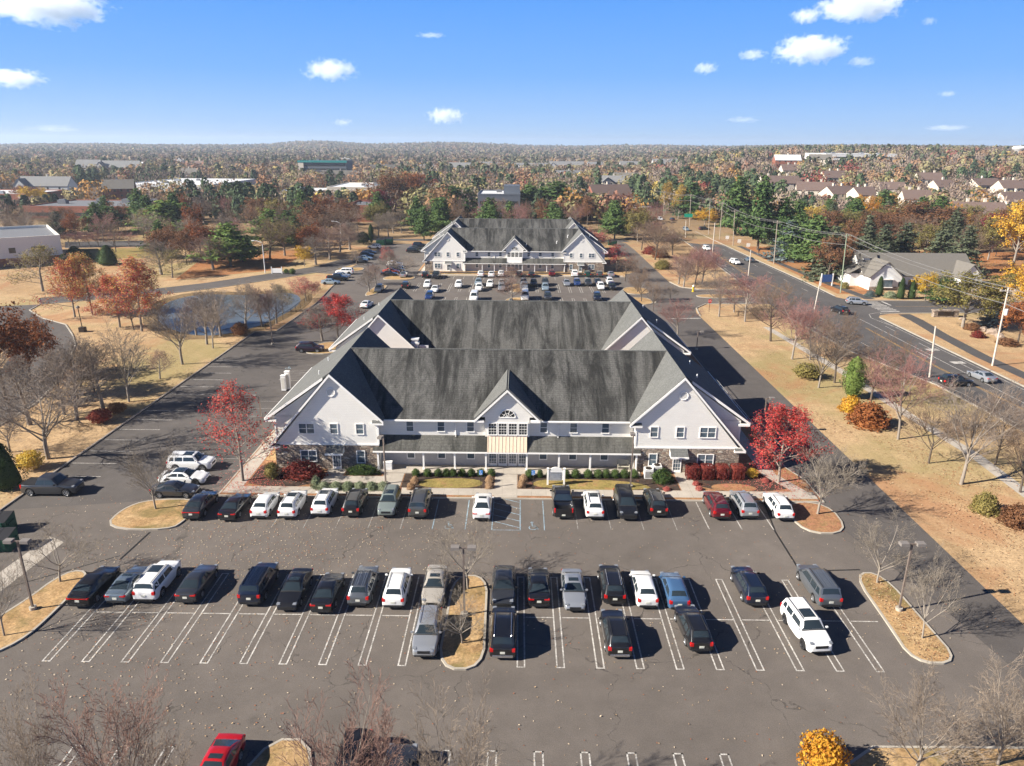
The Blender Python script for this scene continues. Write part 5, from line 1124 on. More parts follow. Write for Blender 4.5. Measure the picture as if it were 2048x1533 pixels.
for L_ in [
 ('vase', 97, 918, 735, 'large bare spreading tree by the left kerb beside the small yellow shrub', ga, 190), ('up', 129, 830, 690, 'thin bare tree behind the large spreading one on the left lawn', ga, 80), ('up', 154, 839, 672, 'tall slender bare tree second behind the large spreading one', ga, 95), ('up', 207, 820, 660, 'straight bare tree left of the tallest pale bare tree by the drive', ga, 90), ('vase_pale', 258, 804, 632, 'tallest pale bare tree on the left lawn beside the drive kerb', ga, 110), ('up_bud', 320, 758, 700, 'little bare sapling on the open left lawn', ga, 45), ('vase', 365, 729, 590, 'bare forked tree alone on the left lawn near the drive kerb', ga, 105), ('up', 414, 689, 575, 'bare tree beside the pond, left of a twin', ga, 62), ('vase', 426, 697, 578, 'bare tree beside the pond nearest the drive kerb', ga, 75), ('up', 442, 673, 570, 'bare tree behind the twins at the pond edge', ga, 55), ('up_bud', 393, 671, 590, 'slight bare tree at the left end of the pond', ga, 50), ('up', 492, 661, 560, 'bare tree at the pond fence beside the dark bush', ga, 62), ('up_bud', 524, 654, 568, 'young bare tree on the kerb strip, first from the pond fence', ga, 44), ('up_bud', 542, 658, 575, 'young bare tree on the kerb strip, middle of three', ga, 42), ('up', 553, 648, 565, 'young bare tree on the kerb strip, last of three', ga, 46), ('up', 60, 850, 700, 'bare tree at the left edge in front of the rust oak', ga, 110), ('vase', 20, 905, 790, 'bare tree cut by the left picture edge behind the pickup', ga, 110), ('round_brown', 190, 790, 690, 'brown bare tree deep on the left lawn near the curved road', ga, 80),
 ('rust', 12, 800, 600, 'big rust brown oak at the left edge by the curved road', gf, 170), ('rust', 60, 760, 622, 'smaller rust oak with thin crown leaning over the curved road', gf, 90),
 ('gum', 150, 634, 518, 'red and orange sweetgum left of the tall black lamp post', gf, 92), ('gum', 185, 630, 505, 'orange sweetgum behind the red one near the lamp post', gf, 70), ('gum', 284, 663, 515, 'largest red and yellow sweetgum beside the pond', gf, 110), ('gum', 240, 655, 548, 'golden sweetgum leaning left of the largest one', gf, 80), ('round_brown', 268, 660, 570, 'brown bare tree under the largest sweetgum', gf, 70), ('round_brown', 318, 668, 585, 'brown bare tree at the pond end right of the sweetgums', gf, 60), ('olive_thin', 86, 583, 490, 'half-bare olive tree in front of the white flat-roofed building', gf, 96), ('pinkred', 612, 602, 553, 'pink-red crabapple beside the pond fence', gf, 54), ('olive_thin', 566, 625, 570, 'pale olive bush-like tree at the right end of the pond', gf, 44),
 ('cone', 152, 524, 492, 'dark rounded cypress left of its twin near the flat-roofed building', gf, 36), ('cone', 174, 522, 500, 'dark cypress between its two neighbours near the flat-roofed building', gf, 30), ('cone', 217, 530, 490, 'dark rounded cypress, rightmost by the green lawn', gf, 38), ('cone', 130, 530, 508, 'small grey-green cypress at the corner of the flat-roofed building', gf, 26), ('up', 323, 550, 478, 'bare tree on the tan lawn behind the sweetgums', gf, 66), ('olive_thin', 345, 556, 500, 'low olive tree beside the bare one behind the sweetgums', gf, 60), ('oak', 374, 529, 461, 'small brown oak with dense round crown by the far drive', gf, 44), ('up_bud', 427, 540, 468, 'bare tree left of the bright green pine', gf, 60), ('brightpine', 462, 533, 445, 'bright green pine beside the pond road', gf, 84), ('pine', 487, 524, 470, 'dark green pine behind the bright one by the pond road', gf, 66), ('yellow', 609, 533, 490, 'bright yellow tree beside the pond road bend', gf, 40), ('round_brown', 540, 520, 425, 'broad brown bare tree behind the street lamp', gf, 100), ('olive', 570, 512, 440, 'dark olive tree right of the brown bare tree', gf, 80),
 ('maple_thin', 486, 964, 770, 'half-bare crimson maple in the mulch bed at the front left corner', ge, 125), ('maple', 676, 680, 590, 'bright crimson maple at the left side between the two front buildings', ge, 86), ('up', 645, 682, 603, 'small bare tree on the side island before the crimson maple', gb, 70), ('maple', 1557, 967, 815, 'bright crimson maple at the front right corner of the building', ge, 138), ('round_pink', 1355, 672, 590, 'reddish bare tree at the right side of the second building', ge, 78), ('maple_thin', 1232, 545, 490, 'red maple right of the far white building', ge, 50), ('pinkred', 1195, 512, 455, 'pink-leaved tree behind the right gable of the far building', ge, 44), ('pinkred', 775, 535, 492, 'small pink maple by the sidewalk of the far building', ge, 26),
 ('spread', 121, 1166, 1040, 'bare spreading tree on the left island before the dumpsters', gb, 170), ('spread', 9, 1274, 1120, 'bare tree cut by the left edge on the left island', gb, 130), ('vase_pale', 312, 1020, 872, 'bare upright tree on the grassy corner island beside the grey coupe', gb, 100), ('spread', 924, 1289, 1180, 'low bare tree at the near end of the middle island', gb, 150), ('spread', 936, 1180, 1048, 'bare tree behind the lamp post on the middle island', gb, 165), ('spread', 1754, 1168, 1030, 'bare spreading tree at the far end of the right island', gb, 125), ('spread', 1844, 1279, 1110, 'pale bare tree at the near end of the right island', gb, 135), ('vase_pale', 1635, 1030, 895, 'pale upright bare tree on the corner island by the white wagon', gb, 110),
 ('vase', 805, 553, 505, 'bare tree on the rounded island of the second lot', gb, 56), ('up', 739, 585, 540, 'slim bare tree on the lamp island of the second lot', gb, 34), ('up_bud', 752, 570, 525, 'second slim bare tree on the lamp island of the second lot', gb, 30), ('up', 780, 548, 500, 'bare tree by the sidewalk at the corner of the far building', gb, 40), ('up_bud', 1023, 577, 533, 'bare tree on the middle island of the second lot', gb, 50), ('up_bud', 1023, 603, 555, 'bare tree at the near end of the second lot above the ridge', gb, 44), ('round_brown', 1283, 604, 540, 'bare tree on the end island by the second building gable', gb, 52), ('round_brown', 1250, 563, 505, 'bare tree on the far end island of the second lot', gb, 50), ('round_brown', 1275, 585, 530, 'bare tree on the last island between lot and drive', gb, 50), ('round_brown', 1306, 622, 560, 'bare tree at the drive corner beside the second building', gb, 46), ('up', 714, 530, 500, 'sapling on the small island beside the dark grey SUV', gb, 24),
 ('round', 1438, 634, 540, 'grey bare tree at the tip of the right lawn by the stop sign', gc_, 88), ('round_pink', 1468, 625, 545, 'reddish bare tree just behind the lawn tip', gc_, 80), ('round_pink', 1490, 644, 545, 'reddish bare tree third from the lawn tip', gc_, 95), ('round_brown', 1541, 683, 560, 'dense brown bare tree fourth along the right lawn', gc_, 110), ('round_pink', 1584, 719, 590, 'rosy bare tree with dark mulch ring on the right lawn', gc_, 115), ('vase', 1637, 776, 625, 'grey bare tree behind the round green bush', gc_, 95), ('round_brown', 1669, 766, 618, 'brown bare tree beside the green arborvitae', gc_, 110), ('round_pink', 1796, 879, 680, 'reddish brown bare tree behind the orange hedge', gc_, 140), ('vase_brown', 1857, 927, 770, 'small brown bare tree between two larger ones at the right', gc_, 105), ('vase', 1922, 969, 760, 'large grey bare tree at the right by the concrete path', gc_, 150), ('vase_brown', 2040, 985, 810, 'bare tree cut by the right picture edge', gc_, 120), ('round_brown', 1740, 810, 660, 'brown bare tree behind the arborvitae by the road', gc_, 110), ('round_brown', 1990, 930, 780, 'brown bare tree near the road at the far right', gc_, 110), ('round_pink', 1620, 720, 600, 'rosy bare tree close to the road behind the utility pole', gc_, 90),
 ('up_bud', 1357, 569, 510, 'slim bare tree with white trunk at the entrance kerb', gc_, 42), ('up_bud', 1367, 574, 515, 'second slim bare tree at the entrance kerb', gc_, 40), ('round_pink', 1390, 569, 492, 'rosy bare tree at the entrance, left of a twin', gc_, 70), ('round_pink', 1404, 567, 490, 'rosy bare tree at the entrance, right of a twin', gc_, 72), ('round_brown', 1310, 520, 438, 'large brown bare tree beside the far drive', gc_, 84), ('round_brown', 1345, 511, 450, 'round brown bare tree near the far traffic', gc_, 70), ('round_brown', 1283, 500, 440, 'brown bare tree farthest up the far drive', gc_, 56), ('round_pink', 1247, 440, 385, 'rounded pink-red tree beyond the far drive', gc_, 62), ('round_pink', 1220, 438, 392, 'smaller pink-red tree left of the rounded one', gc_, 50), ('up', 1340, 600, 570, 'sapling on the entrance median', gc_, 24),
 ]: T(L_[0], L_[1], L_[2], L_[3], L_[4], L_[5], L_[6])
# trees whose feet are below the picture
for lk, px, top, Y, wpx, lab in [('near_grey', 20, 1335, 27.0, 120, 'reddish bare tree in the bottom left corner, its trunk below the picture'), ('near_red', 205, 1345, 27.5, 190, 'wide reddish bare tree at the bottom left, next to the corner one'), ('near_grey', 285, 1430, 25.5, 160, 'low bare crown at the bottom between the wide left tree and the red car'), ('near_red', 670, 1362, 26.5, 215, 'reddish bare tree at the bottom edge over the dark cars'), ('near_grey', 905, 1385, 26.0, 165, 'buff bare tree at the bottom edge right of the reddish one'), ('near_grey', 1855, 1330, 32.3, 165, 'buff bare tree on the bottom right lawn before the long kerb'), ('near_grey', 2020, 1305, 33.0, 140, 'bare tree in the bottom right corner')]:
    X = XAT(px, 1440, Y); plant(lk, X, Y, ZAT(px, top, Y), lab, gd, wpx*Y/F*1.25)
# shrubs and hedges
gs = 'clipped round shrubs along the porch'; k_ = 0
sx1 = [829, 852, 880, 900, 916, 934, 952, 972, 995]; ordn = ['first', 'second', 'third', 'fourth', 'fifth', 'sixth', 'seventh', 'eighth', 'ninth', 'tenth', 'eleventh', 'twelfth', 'thirteenth', 'fourteenth', 'fifteenth', 'sixteenth', 'seventeenth', 'eighteenth', 'nineteenth', 'twentieth']
sx1 = [x for x in (832, 855, 877, 893, 906, 924, 943, 962, 983)]
for i, px in enumerate(sx1): T('ball', px, 954, 937.5, '%s round green shrub from the left before the porch, left of the entrance walk' % ordn[i], gs, 16)
for i, px in enumerate((1059, 1080, 1102, 1130, 1151, 1176, 1196, 1212, 1230, 1248, 1267)): T('ball', px, 957, 939, '%s round green shrub right of the entrance walk' % ordn[i], gs, 18 if i != 1 else 12)
gh = 'square red hedges before the right wing'
for i, px in enumerate((1384, 1413, 1442, 1473)): T('box', px, 958, 930.5, '%s red-brown clipped hedge block before the right wing' % ['leftmost', 'second', 'third', 'rightmost'][i], gh, 27, rz=0)
T('mound', 1324, 966, 938, 'wide green rounded hedge beside the air conditioners', 'shrubs by the building', 42, rz=0, wy=1.6)
T('mound', 607, 957, 922, 'wide dark red shrub mass under the left wing window', 'shrubs by the building', 84, rz=0, wy=1.9, mat='barberry'); T('mound', 725, 950, 930, 'low dark green hedge beside the left wing door', 'shrubs by the building', 66, rz=0, wy=1.1)
T('ball', 545, 958, 925, 'bronze green bush at the left corner of the building', 'shrubs by the building', 28, mat='olive'); T('ball', 1503, 956, 937, 'small yellow bush by the right corner of the building', 'shrubs by the building', 22, mat='yellow')
for i, px in enumerate((648, 672, 696, 719, 743, 766)): T('mound', px, 980, 964, '%s grey-green mound from the left in the front bed' % ordn[i], 'grey-green shrubs in the front bed', 26, mat='sage')
T('mound', 633, 977, 953, 'taller grey-green shrub at the left end of the front bed', 'grey-green shrubs in the front bed', 22, mat='sage')
for i, (px, py) in enumerate(((822, 980), (830, 968), (978, 978), (979, 966), (1043, 976), (1047, 964))): T('mound', px, py, py-15, 'tuft of dry ornamental grass beside the %s' % ['left lawn end, nearer one', 'left lawn end, farther one', 'entrance walk, left side nearer one', 'entrance walk, left side farther one', 'entrance walk, right side nearer one', 'entrance walk, right side farther one'][i], 'dry ornamental grasses', 17, mat='straw', name='ornamental_grass', cat='grass clump')
for px, py, lab in ((1392, 972, 'low reddish shrub left of the leafy oval lawn'), (1398, 982, 'second low reddish shrub by the leafy oval lawn'), (1333, 983, 'low red shrub under the wide green hedge'), (1530, 966, 'dry pinkish shrub before the red maple')): T('mound', px, py, py-9, lab, 'low shrubs in the right bed', 16, mat='pinkred')
T('ball', 202, 845, 818, 'burgundy bush on the shaded left lawn by the kerb', 'shrubs on the lawns', 42, mat='barberry'); T('ball', 235, 826, 806, 'dark brown bush next to the burgundy one', 'shrubs on the lawns', 34, mat='oak'); T('ball', 62, 938, 902, 'airy yellow bush by the left kerb near the pickup', 'shrubs on the lawns', 46, mat='yellow'); T('cone', 14, 975, 885, 'dark green cypress at the left edge behind the pickup', 'shrubs on the lawns', 66); T('ball', 481, 672, 645, 'dark bush at the pond fence corner', 'shrubs on the lawns', 30, mat='oak')
T('ball', 1614, 756, 727, 'round green and orange bush on the right lawn', 'shrubs on the lawns', 48, mat='olive'); T('lime', 1703, 797, 712, 'bright green arborvitae column on the right lawn', 'shrubs on the lawns', 42); T('mound', 1700, 822, 792, 'orange hedge bush in front of the green arborvitae', 'shrubs on the lawns', 40, mat='orange'); T('mound', 1735, 850, 806, 'large rust-orange hedge on the right lawn', 'shrubs on the lawns', 74, mat='rust'); T('mound', 1968, 1024, 985, 'yellow and brown shrub by the concrete path at the right', 'shrubs on the lawns', 50, mat='olive'); T('mound', 2030, 1050, 1010, 'brown thicket at the right picture edge', 'shrubs on the lawns', 60, mat='oak')
T('ball', 1640, 1545, 1470, 'bright orange-yellow bush in the bottom right kerb corner', 'shrubs on the lawns', 100, mat='orange')
for px, py, tp, w, m, lab in ((1320, 515, 498, 30, 'rust', 'rust bush beside the far drive bend'), (1300, 508, 492, 26, 'barberry', 'red bush left of the rust bush at the far drive'), (1325, 538, 520, 30, 'olive', 'olive bush nearest the entrance on the far drive'), (1262, 470, 458, 20, 'oak', 'low brown bush at the far drive beyond the maple')): T('mound', px, py, tp, lab, 'shrubs on the lawns', w, mat=m)
T('column', 743, 486, 448, 'slim dark green cypress beside the dumpsters', gf, 10); T('ball', 727, 489, 463, 'dark green round tree left of the slim cypress', gf, 20, mat='cedar'); T('ball', 573, 548, 538, 'small clipped green bush by the white sign', 'shrubs by the pond road', 9); T('ball', 585, 549, 537, 'second clipped bush right of the white sign', 'shrubs by the pond road', 11)
# across the main road
gr = 'trees across the main road'
for L_ in [('pine', 1560, 500, 395, 'broad pine nearest the row of utility poles', 62), ('pine', 1625, 540, 430, 'spreading pine left of the small white house', 80), ('pine', 1590, 520, 428, 'grey-green pine among the dark ones across the road', 62), ('bluespruce', 1578, 520, 440, 'blue spruce low among the pines by the road', 70), ('pine', 1515, 500, 350, 'tallest dark pine behind the utility poles', 60), ('pine', 1470, 470, 352, 'dark pine left of the tallest one', 56), ('spruce', 1660, 560, 452, 'dark spruce directly left of the small white house', 80), ('oak', 1655, 565, 470, 'dark brown tree beside the small white house', 64), ('spruce', 1800, 540, 445, 'dark spruce behind the roof of the small white house', 70), ('spruce', 1760, 545, 448, 'grey-green spruce behind the left half of the small house roof', 64), ('spruce', 1870, 560, 440, 'tall grey-green spruce behind the right gable of the small house', 64), ('spruce', 1925, 545, 450, 'grey-green spruce left of the wine red tree', 60), ('wine', 1985, 505, 425, 'large wine red tree beside the far car park', 72), ('orange', 2025, 540, 395, 'orange tree at the right picture edge behind the wine red tree', 80), ('orange', 2020, 640, 520, 'big orange tree at the right edge by the side street', 90), ('rust', 2035, 690, 590, 'rust tree at the right edge beside the boulders', 70), ('olive', 1925, 655, 540, 'large pale olive tree beside the stone sign', 120), ('bluespruce', 1985, 655, 588, 'blue spruce beside the pale olive tree', 44), ('yellow', 1850, 600, 542, 'bright yellow tree before the small white house', 42), ('pine', 1888, 605, 555, 'dark green evergreen right of the bright yellow tree', 70), ('cone', 1800, 598, 555, 'slim green cypress before the small house windows', 16), ('cone', 1822, 598, 560, 'second slim cypress before the small house', 16), ('cone', 1757, 592, 552, 'olive cypress beside the bay window of the small house', 16), ('wine', 1880, 545, 515, 'purple bushy tree at the right end of the small house', 70), ('orange', 1408, 455, 415, 'orange maple at the far crosswalk', 36), ('poplar', 1330, 432, 362, 'left tall yellow poplar by the far end of the road', 22), ('poplar', 1356, 440, 368, 'right tall yellow poplar by the far end of the road', 24), ('pine', 1383, 440, 366, 'dark pine right of the yellow poplars', 60), ('pine', 1308, 415, 398, 'low spreading pine at the road end', 30), ('olive', 1690, 480, 420, 'olive tree left of the brown-roofed townhouses', 90), ('oak', 1840, 490, 398, 'large brown oak before the brown-roofed townhouses', 120), ('pine', 1760, 450, 380, 'dark pine amid the townhouses', 56), ('pine', 1930, 430, 380, 'bushy green pine beside the big townhouse', 56), ('rust', 1985, 420, 388, 'rust tree behind the big townhouse roof', 50)]:
    T(L_[0], L_[1], L_[2], L_[3], L_[4], gr, L_[5])
for px, py, w, m, lab in ((1945, 660, 30, 'oak', 'dark brown shrub beside the boulders'), (1980, 655, 34, 'rust', 'rusty shrub between the boulders'), (1955, 675, 24, 'barberry', 'purple shrub at the front of the boulder bed'), (2015, 690, 36, 'oak', 'brown shrub in the pole shadow'), (1740, 594, 18, 'blue', 'small blue-grey shrub before the bay window'), (1780, 596, 22, 'sage', 'grey shrub under the house windows'), (1690, 577, 14, 'olive', 'small shrub at the house corner by the pole')): T('mound', px, py, py-13, lab, 'shrubs across the road', w, mat=m)
# large pines round the grey office block, trees behind the far building
gm = 'trees behind the far office buildings'
for L_ in [('pine', 905, 434, 372, 'dark pine left of the grey office block', 66), ('pine', 935, 433, 376, 'dark pine touching the grey office block', 52), ('pine', 1062, 436, 370, 'broad pine right of the grey office block', 74), ('pine', 1112, 437, 362, 'largest pine behind the far building', 88), ('pine', 1085, 434, 376, 'pine between the two broad ones at the office block', 60), ('pine', 1180, 434, 385, 'separate pine right of the largest one', 54), ('vase', 990, 440, 416, 'small bare tree before the grey office block', 36), ('vase', 1012, 440, 420, 'second small bare tree before the grey office block', 34), ('vase_brown', 1075, 442, 408, 'bare brown tree before the broad pine', 56), ('oak', 790, 425, 340, 'reddish brown oak beside the brick building', 90), ('wine', 765, 432, 380, 'dark red tree beside the brick building', 50), ('rust', 830, 410, 345, 'rust oak behind the red tree', 70), ('oak', 650, 478, 402, 'large olive brown evergreen oak before the brick building', 120), ('brightpine', 545, 490, 418, 'light green pine left of the olive brown oak', 70), ('brightpine', 335, 472, 400, 'big bright green pine on the left', 86), ('pine', 372, 470, 405, 'dark green half of the big pine pair on the left', 60), ('pine', 222, 465, 412, 'grey-green pine left of the big pine pair', 60), ('spruce', 120, 470, 423, 'dark spruce by the white flat-roofed building', 50), ('yellow', 70, 418, 372, 'large yellow tree by the low building at the left', 60), ('rust', 60, 408, 370, 'orange-brown top behind the large yellow tree', 50), ('yellow', 220, 412, 396, 'small yellow tree behind the flat grey roof', 34), ('up', 700, 500, 440, 'bare tree before the slim cypress', 50), ('up_bud', 660, 520, 452, 'bare tree beside the pond road lamp', 60), ('up_bud', 680, 505, 445, 'bare tree right of the pond road lamp', 56), ('up', 632, 530, 470, 'bare tree left of the pond road lamp', 50), ('up', 757, 476, 425, 'bare tree behind the dumpsters, left one', 30), ('up', 777, 474, 425, 'bare tree behind the dumpsters, right one', 34), ('up', 787, 467, 420, 'bare tree on the strip left of the far gable', 28), ('up', 803, 467, 418, 'bare tree next along the strip by the far gable', 28)]:
    T(L_[0], L_[1], L_[2], L_[3], L_[4], gm, L_[5])
gq = 'row of small bare trees by the far left drive'
for i, (px, py) in enumerate(((139, 493), (160, 494), (180, 494), (197, 494), (228, 494), (258, 494))): T('round_pink', px, py, 462, '%s pinkish bare tree in the row by the far left drive' % ordn[i], gq, 38)
# ------------------------------------------------------------------ lamps, poles, signs and other street furniture
def lamp_lot(px, py, top, label, heads=2, arm=1.0, ang=0.0):
    X, Y = G(px, py); h = ZAT(px, top, Y); root = thing('parking_lamp', (X, Y, .1), label, 'lamp post', 'parking lot lamp posts', ang)
    b = MB(); b.cyl(0, 0, -.1, .25, .26, 12); b.build('base', M['kerb'], root, 40)
    b = MB(); b.box(-.065, .065, -.065, .065, .2, h-.1); b.build('pole', M['bronze_pole'], root)
    for s in ((-1, 1) if heads == 2 else (1,)):
        b = MB(); b.box(*sorted((s*.0, s*arm*.35)), -.04, .04, h-.16, h-.06); b.build('arm', M['bronze_pole'], root)
        b = MB(); b.box(*sorted((s*arm*.3, s*(arm*.3+.62))), -.24, .24, h-.22, h+.02); b.box(*sorted((s*(arm*.3+.06), s*(arm*.3+.56))), -.19, .19, h-.24, h-.22, 1); b.build('lamp_head', [M['lamp_box'], M['white_metal']], root)
    return root
M['bronze_pole'] = plain('bronze_pole', (.17, .135, .115), .6); M['lamp_box'] = plain('lamp_box', (.20, .18, .165), .6); M['wood_pole'] = plain('weathered_pole', (.34, .29, .24), .9, var=.2, scale=2); M['green_pole'] = plain('treated_green_pole', (.25, .30, .21), .9, var=.15); M['pale_pole'] = plain('pale_pole', (.52, .47, .41), .8, var=.12)
M['blue_sign'] = plain('blue_sign', (.06, .24, .62), .5, var=.05); M['white_sign'] = plain('white_sign', (.78, .77, .74), .5, var=.05); M['red_sign'] = plain('red_sign', (.50, .02, .02), .5, var=.05); M['green_sign'] = plain('green_sign', (.01, .30, .20), .5, var=.05); M['yellow_p'] = plain('yellow_paint', (.65, .42, .02), .5); M['navy_sign'] = plain('navy_sign', (.03, .07, .20), .5); M['grey_text'] = plain('grey_lettering', (.30, .33, .40), .6); M['dump_green'] = plain('dumpster_green', (.012, .075, .045), .6, var=.3); M['boulder'] = plain('boulder_stone', (.30, .23, .18), .9, var=.35, scale=2, bump=.5); M['wire'] = plain('wire', (.20, .195, .19), .5)
lamp_lot(67, 1221, 1083, 'twin-headed lamp post on the left island'); lamp_lot(1797, 1223, 1088, 'twin-headed lamp post on the right island'); lamp_lot(929, 1233, 1096, 'twin-headed lamp post on the middle island')
lamp_lot(771.6, 970, 871, 'single-headed lamp post at the left end of the porch', 1, .9, pi*1.4); lamp_lot(1260.5, 976, 873, 'single-headed lamp post at the right end of the porch', 1, .9, pi*.5)
lamp_lot(528, 887, 793, 'single-headed lamp post by the left side walk', 1, 1.2, pi); lamp_lot(1524, 872, 797, 'single-headed lamp post behind the bright maple at the right drive', 1, 1.2, 0); lamp_lot(1393, 700, 664, 'single-headed lamp post by the right side of the second building', 1, 1.2, 0)
lamp_lot(739, 580, 530, 'twin-headed lamp post on the lamp island of the second lot'); lamp_lot(545, 690, 636, 'single-headed lamp post by the left side of the second building', 1, 1, pi)
lamp_lot(1311, 606, 578, 'twin-headed lamp post near the right drive junction')
def cobra(px, py, top, label, s=-1, ln=2.2):
    X, Y = G(px, py); h = ZAT(px, top, Y); root = thing('street_lamp', (X, Y, 0), label, 'street lamp', 'tall white street lamps')
    b = MB(); b.tube([(0, 0, 0), (0, 0, h-1.0)], [.13, .09], 8); b.build('pole', M['white_metal'], root, 60)
    b = MB(); b.tube([(0, 0, h-1.0), (s*.2, 0, h-.45), (s*ln*.6, 0, h-.08), (s*ln, 0, h)], [.09, .08, .07, .06], 7); b.build('arm', M['white_metal'], root, 60)
    b = MB(); b.box(*sorted((s*ln*.92, s*(ln+.7))), -.16, .16, h-.08, h+.1); b.build('lamp_head', M['white_metal'], root)
cobra(530.5, 547, 482, 'tall white street lamp beside the pond road'); cobra(683, 492, 443, 'white street lamp behind bare trees by the second lot'); cobra(742, 441, 416, 'white street lamp before the brick building', -1, 1); cobra(1263, 458, 414, 'pale street lamp by the rounded pink-red tree', 1, 7.0)
X, Y = G(166, 664); h = ZAT(157, 612, Y); root = thing('street_lamp', (X, Y, 0), 'black lamp post with round head and planter base on the left lawn', 'street lamp')
b = MB(); b.box(-.5, .5, -.5, .5, 0, .9); b.build('base', M['bronze'], root); MB().tube([(0, 0, .8), (-.15, 0, h-.5)], .08, 8).build('pole', M['bronze'], root); b = MB(); b.lathe([(.05, h-.55), (.32, h-.45), (.34, h-.2), (.1, h), (0, h)], 10, 0, Matrix.Translation((-.15, 0, 0))); b.build('lamp_head', M['lamp_box'], root)
POLES = []
def upole(px, py, tx, top, label, arms=1, mat='wood_pole', tr=False, ang=0.0, r=.16):
    X, Y = G(px, py); h = ZAT(tx, top, Y); X2 = XAT(tx, top, Y); lean = (X2-X); lean = max(-.6, min(.6, lean)); root = thing('utility_pole', (X, Y, 0), label, 'utility pole', 'utility poles along the main road')
    MB().tube([(0, 0, -.2), (lean, 0, h)], [r, r*.7], 8).build('pole', M[mat], root, 60)
    for a in range(arms):
        z = h-.5-a*3.0; q = lean*(z/h); b = MB(); Mx = Matrix.Translation((q, 0, z)) @ Matrix.Rotation(ang, 4, 'Z'); b.box(-1.25, 1.25, -.07, .07, -.07, .07, 0, Mx)
        for k in (-1.1, -.4, .4, 1.1): b.lathe([(.05, .07), (.07, .14), (.04, .24), (0, .25)], 6, 0, Mx @ Matrix.Translation((k, 0, 0)))
        b.build('crossarm', M[mat], root)
    if tr: b = MB(); b.cyl(lean*.7+.35, -.1, h*.66, h*.66+1.0, .26, 10); b.build('transformer', M['white_metal'], root, 60)
    POLES.append((X+lean, Y, h)); return root
upole(1984.6, 732, 2017, 576, 'tall pale utility pole nearest us with a transformer, by the asphalt path', 1, 'pale_pole', True); POLES[-1] = (*POLES[-1][:2], POLES[-1][2])
upole(1681, 586, 1692, 468, 'greenish utility pole with crossarm at the corner of the small white house', 1, 'green_pole')
upole(1547.7, 528, 1555, 442, 'utility pole left of the pines, second beyond the small house', 1, 'wood_pole')
upole(1466, 492, 1468.4, 420, 'utility pole before the tallest dark pine', 1, 'wood_pole'); upole(1439, 480, 1445, 405, 'utility pole with curved lamp beside the orange maple', 1, 'wood_pole'); upole(1417, 470, 1418, 398, 'utility pole at the far crosswalk', 2, 'wood_pole'); upole(1379, 454, 1382, 389, 'utility pole carrying the green street sign', 1, 'wood_pole'); upole(1327.5, 434, 1328.6, 383, 'utility pole among the yellow poplars', 1, 'wood_pole'); upole(1285, 408, 1285, 368, 'farthest utility pole at the road end', 1, 'wood_pole')
near = POLES[:]
for a in ((1859, 755, 1866, 653, 'bare pale pole without crossarm at the near road edge, rightmost'), (1629, 619, 1641.8, 556, 'bare pale pole without crossarm beside the driveway junction'), (1496.6, 552, 1502, 500, 'bare pale pole before the white SUV on the road'), (1423.5, 523, 1430, 446, 'bare pale pole by the yellow road hatching'), (1371, 476, 1372, 441, 'bare pale pole farthest along the near road edge')): upole(*a, arms=0, mat='pale_pole')
wl = [(near[0][0]+1.5, 40, near[0][2])]+near
for k, (off, dz, lab) in enumerate(((-1.1, -.25, 'overhead power line on the road side of the poles'), (.0, .1, 'overhead power line along the pole tops'), (1.1, -.25, 'overhead power line on the tree side of the poles'), (.1, -2.6, 'sagging telephone cable below the power lines'))):
    pts = []
    for i in range(len(wl)-1):
        a, b = Vector(wl[i]), Vector(wl[i+1])
        for j in range(6): f = j/6; p = a.lerp(b, f); pts.append((p.x+off, p.y, p.z+dz-4*f*(1-f)*min(1.6, (b-a).length*.018)))
    tag(MB().tube(pts, .032 if k < 3 else .05, 4).build('power_line', M['wire']), lab, 'power line', 'overhead wires along the main road')
def sgn(px, py, top, name, label, w, h, mats, shape='rect', cat='sign', grp=None, text=None, post='bronze', face=0.0):
    X, Y = G(px, py); zt = ZAT(px, top, Y); root = thing(name, (X, Y, 0), label, cat, grp, face)
    MB().box(-.035, .035, -.02, .05, 0, zt-.02).build('post', M[post], root)
    b = MB()
    if shape == 'oct': b.add([(w/2*cos(pi/8+k*pi/4)*1.08, y, zt-h/2+h/2*sin(pi/8+k*pi/4)*1.08) for y in (-.05, -.02) for k in range(8)], [tuple(range(8)), tuple(range(15, 7, -1))]+[(k, 8+k, 8+(k+1) % 8, (k+1) % 8) for k in range(8)])
    else: b.box(-w/2, w/2, -.05, -.02, zt-h, zt)
    p = b.build('sign_plate', M[mats[0]], root)
    if text: lettering(text, 'lettering', p, 0, -.053, zt-h/2-text_h(h)*.35, text_h(h), mats[1])
    return root
def text_h(h): return h*.42
def lettering(txt, name, parent, x, y, z, size, mat):
    c = bpy.data.curves.new('text', 'FONT'); c.body = txt; c.size = size; c.align_x = 'CENTER'; c.extrude = .004
    o = bpy.data.objects.new('text', c); COL.objects.link(o); dg = bpy.context.evaluated_depsgraph_get(); me = bpy.data.meshes.new_from_object(o.evaluated_get(dg)); bpy.data.objects.remove(o); bpy.data.curves.remove(c)
    me.materials.clear(); me.materials.append(M[mat]); q = link(name, me, parent); q.location = (x, y, z); q.rotation_euler = (pi/2, 0, 0); return q
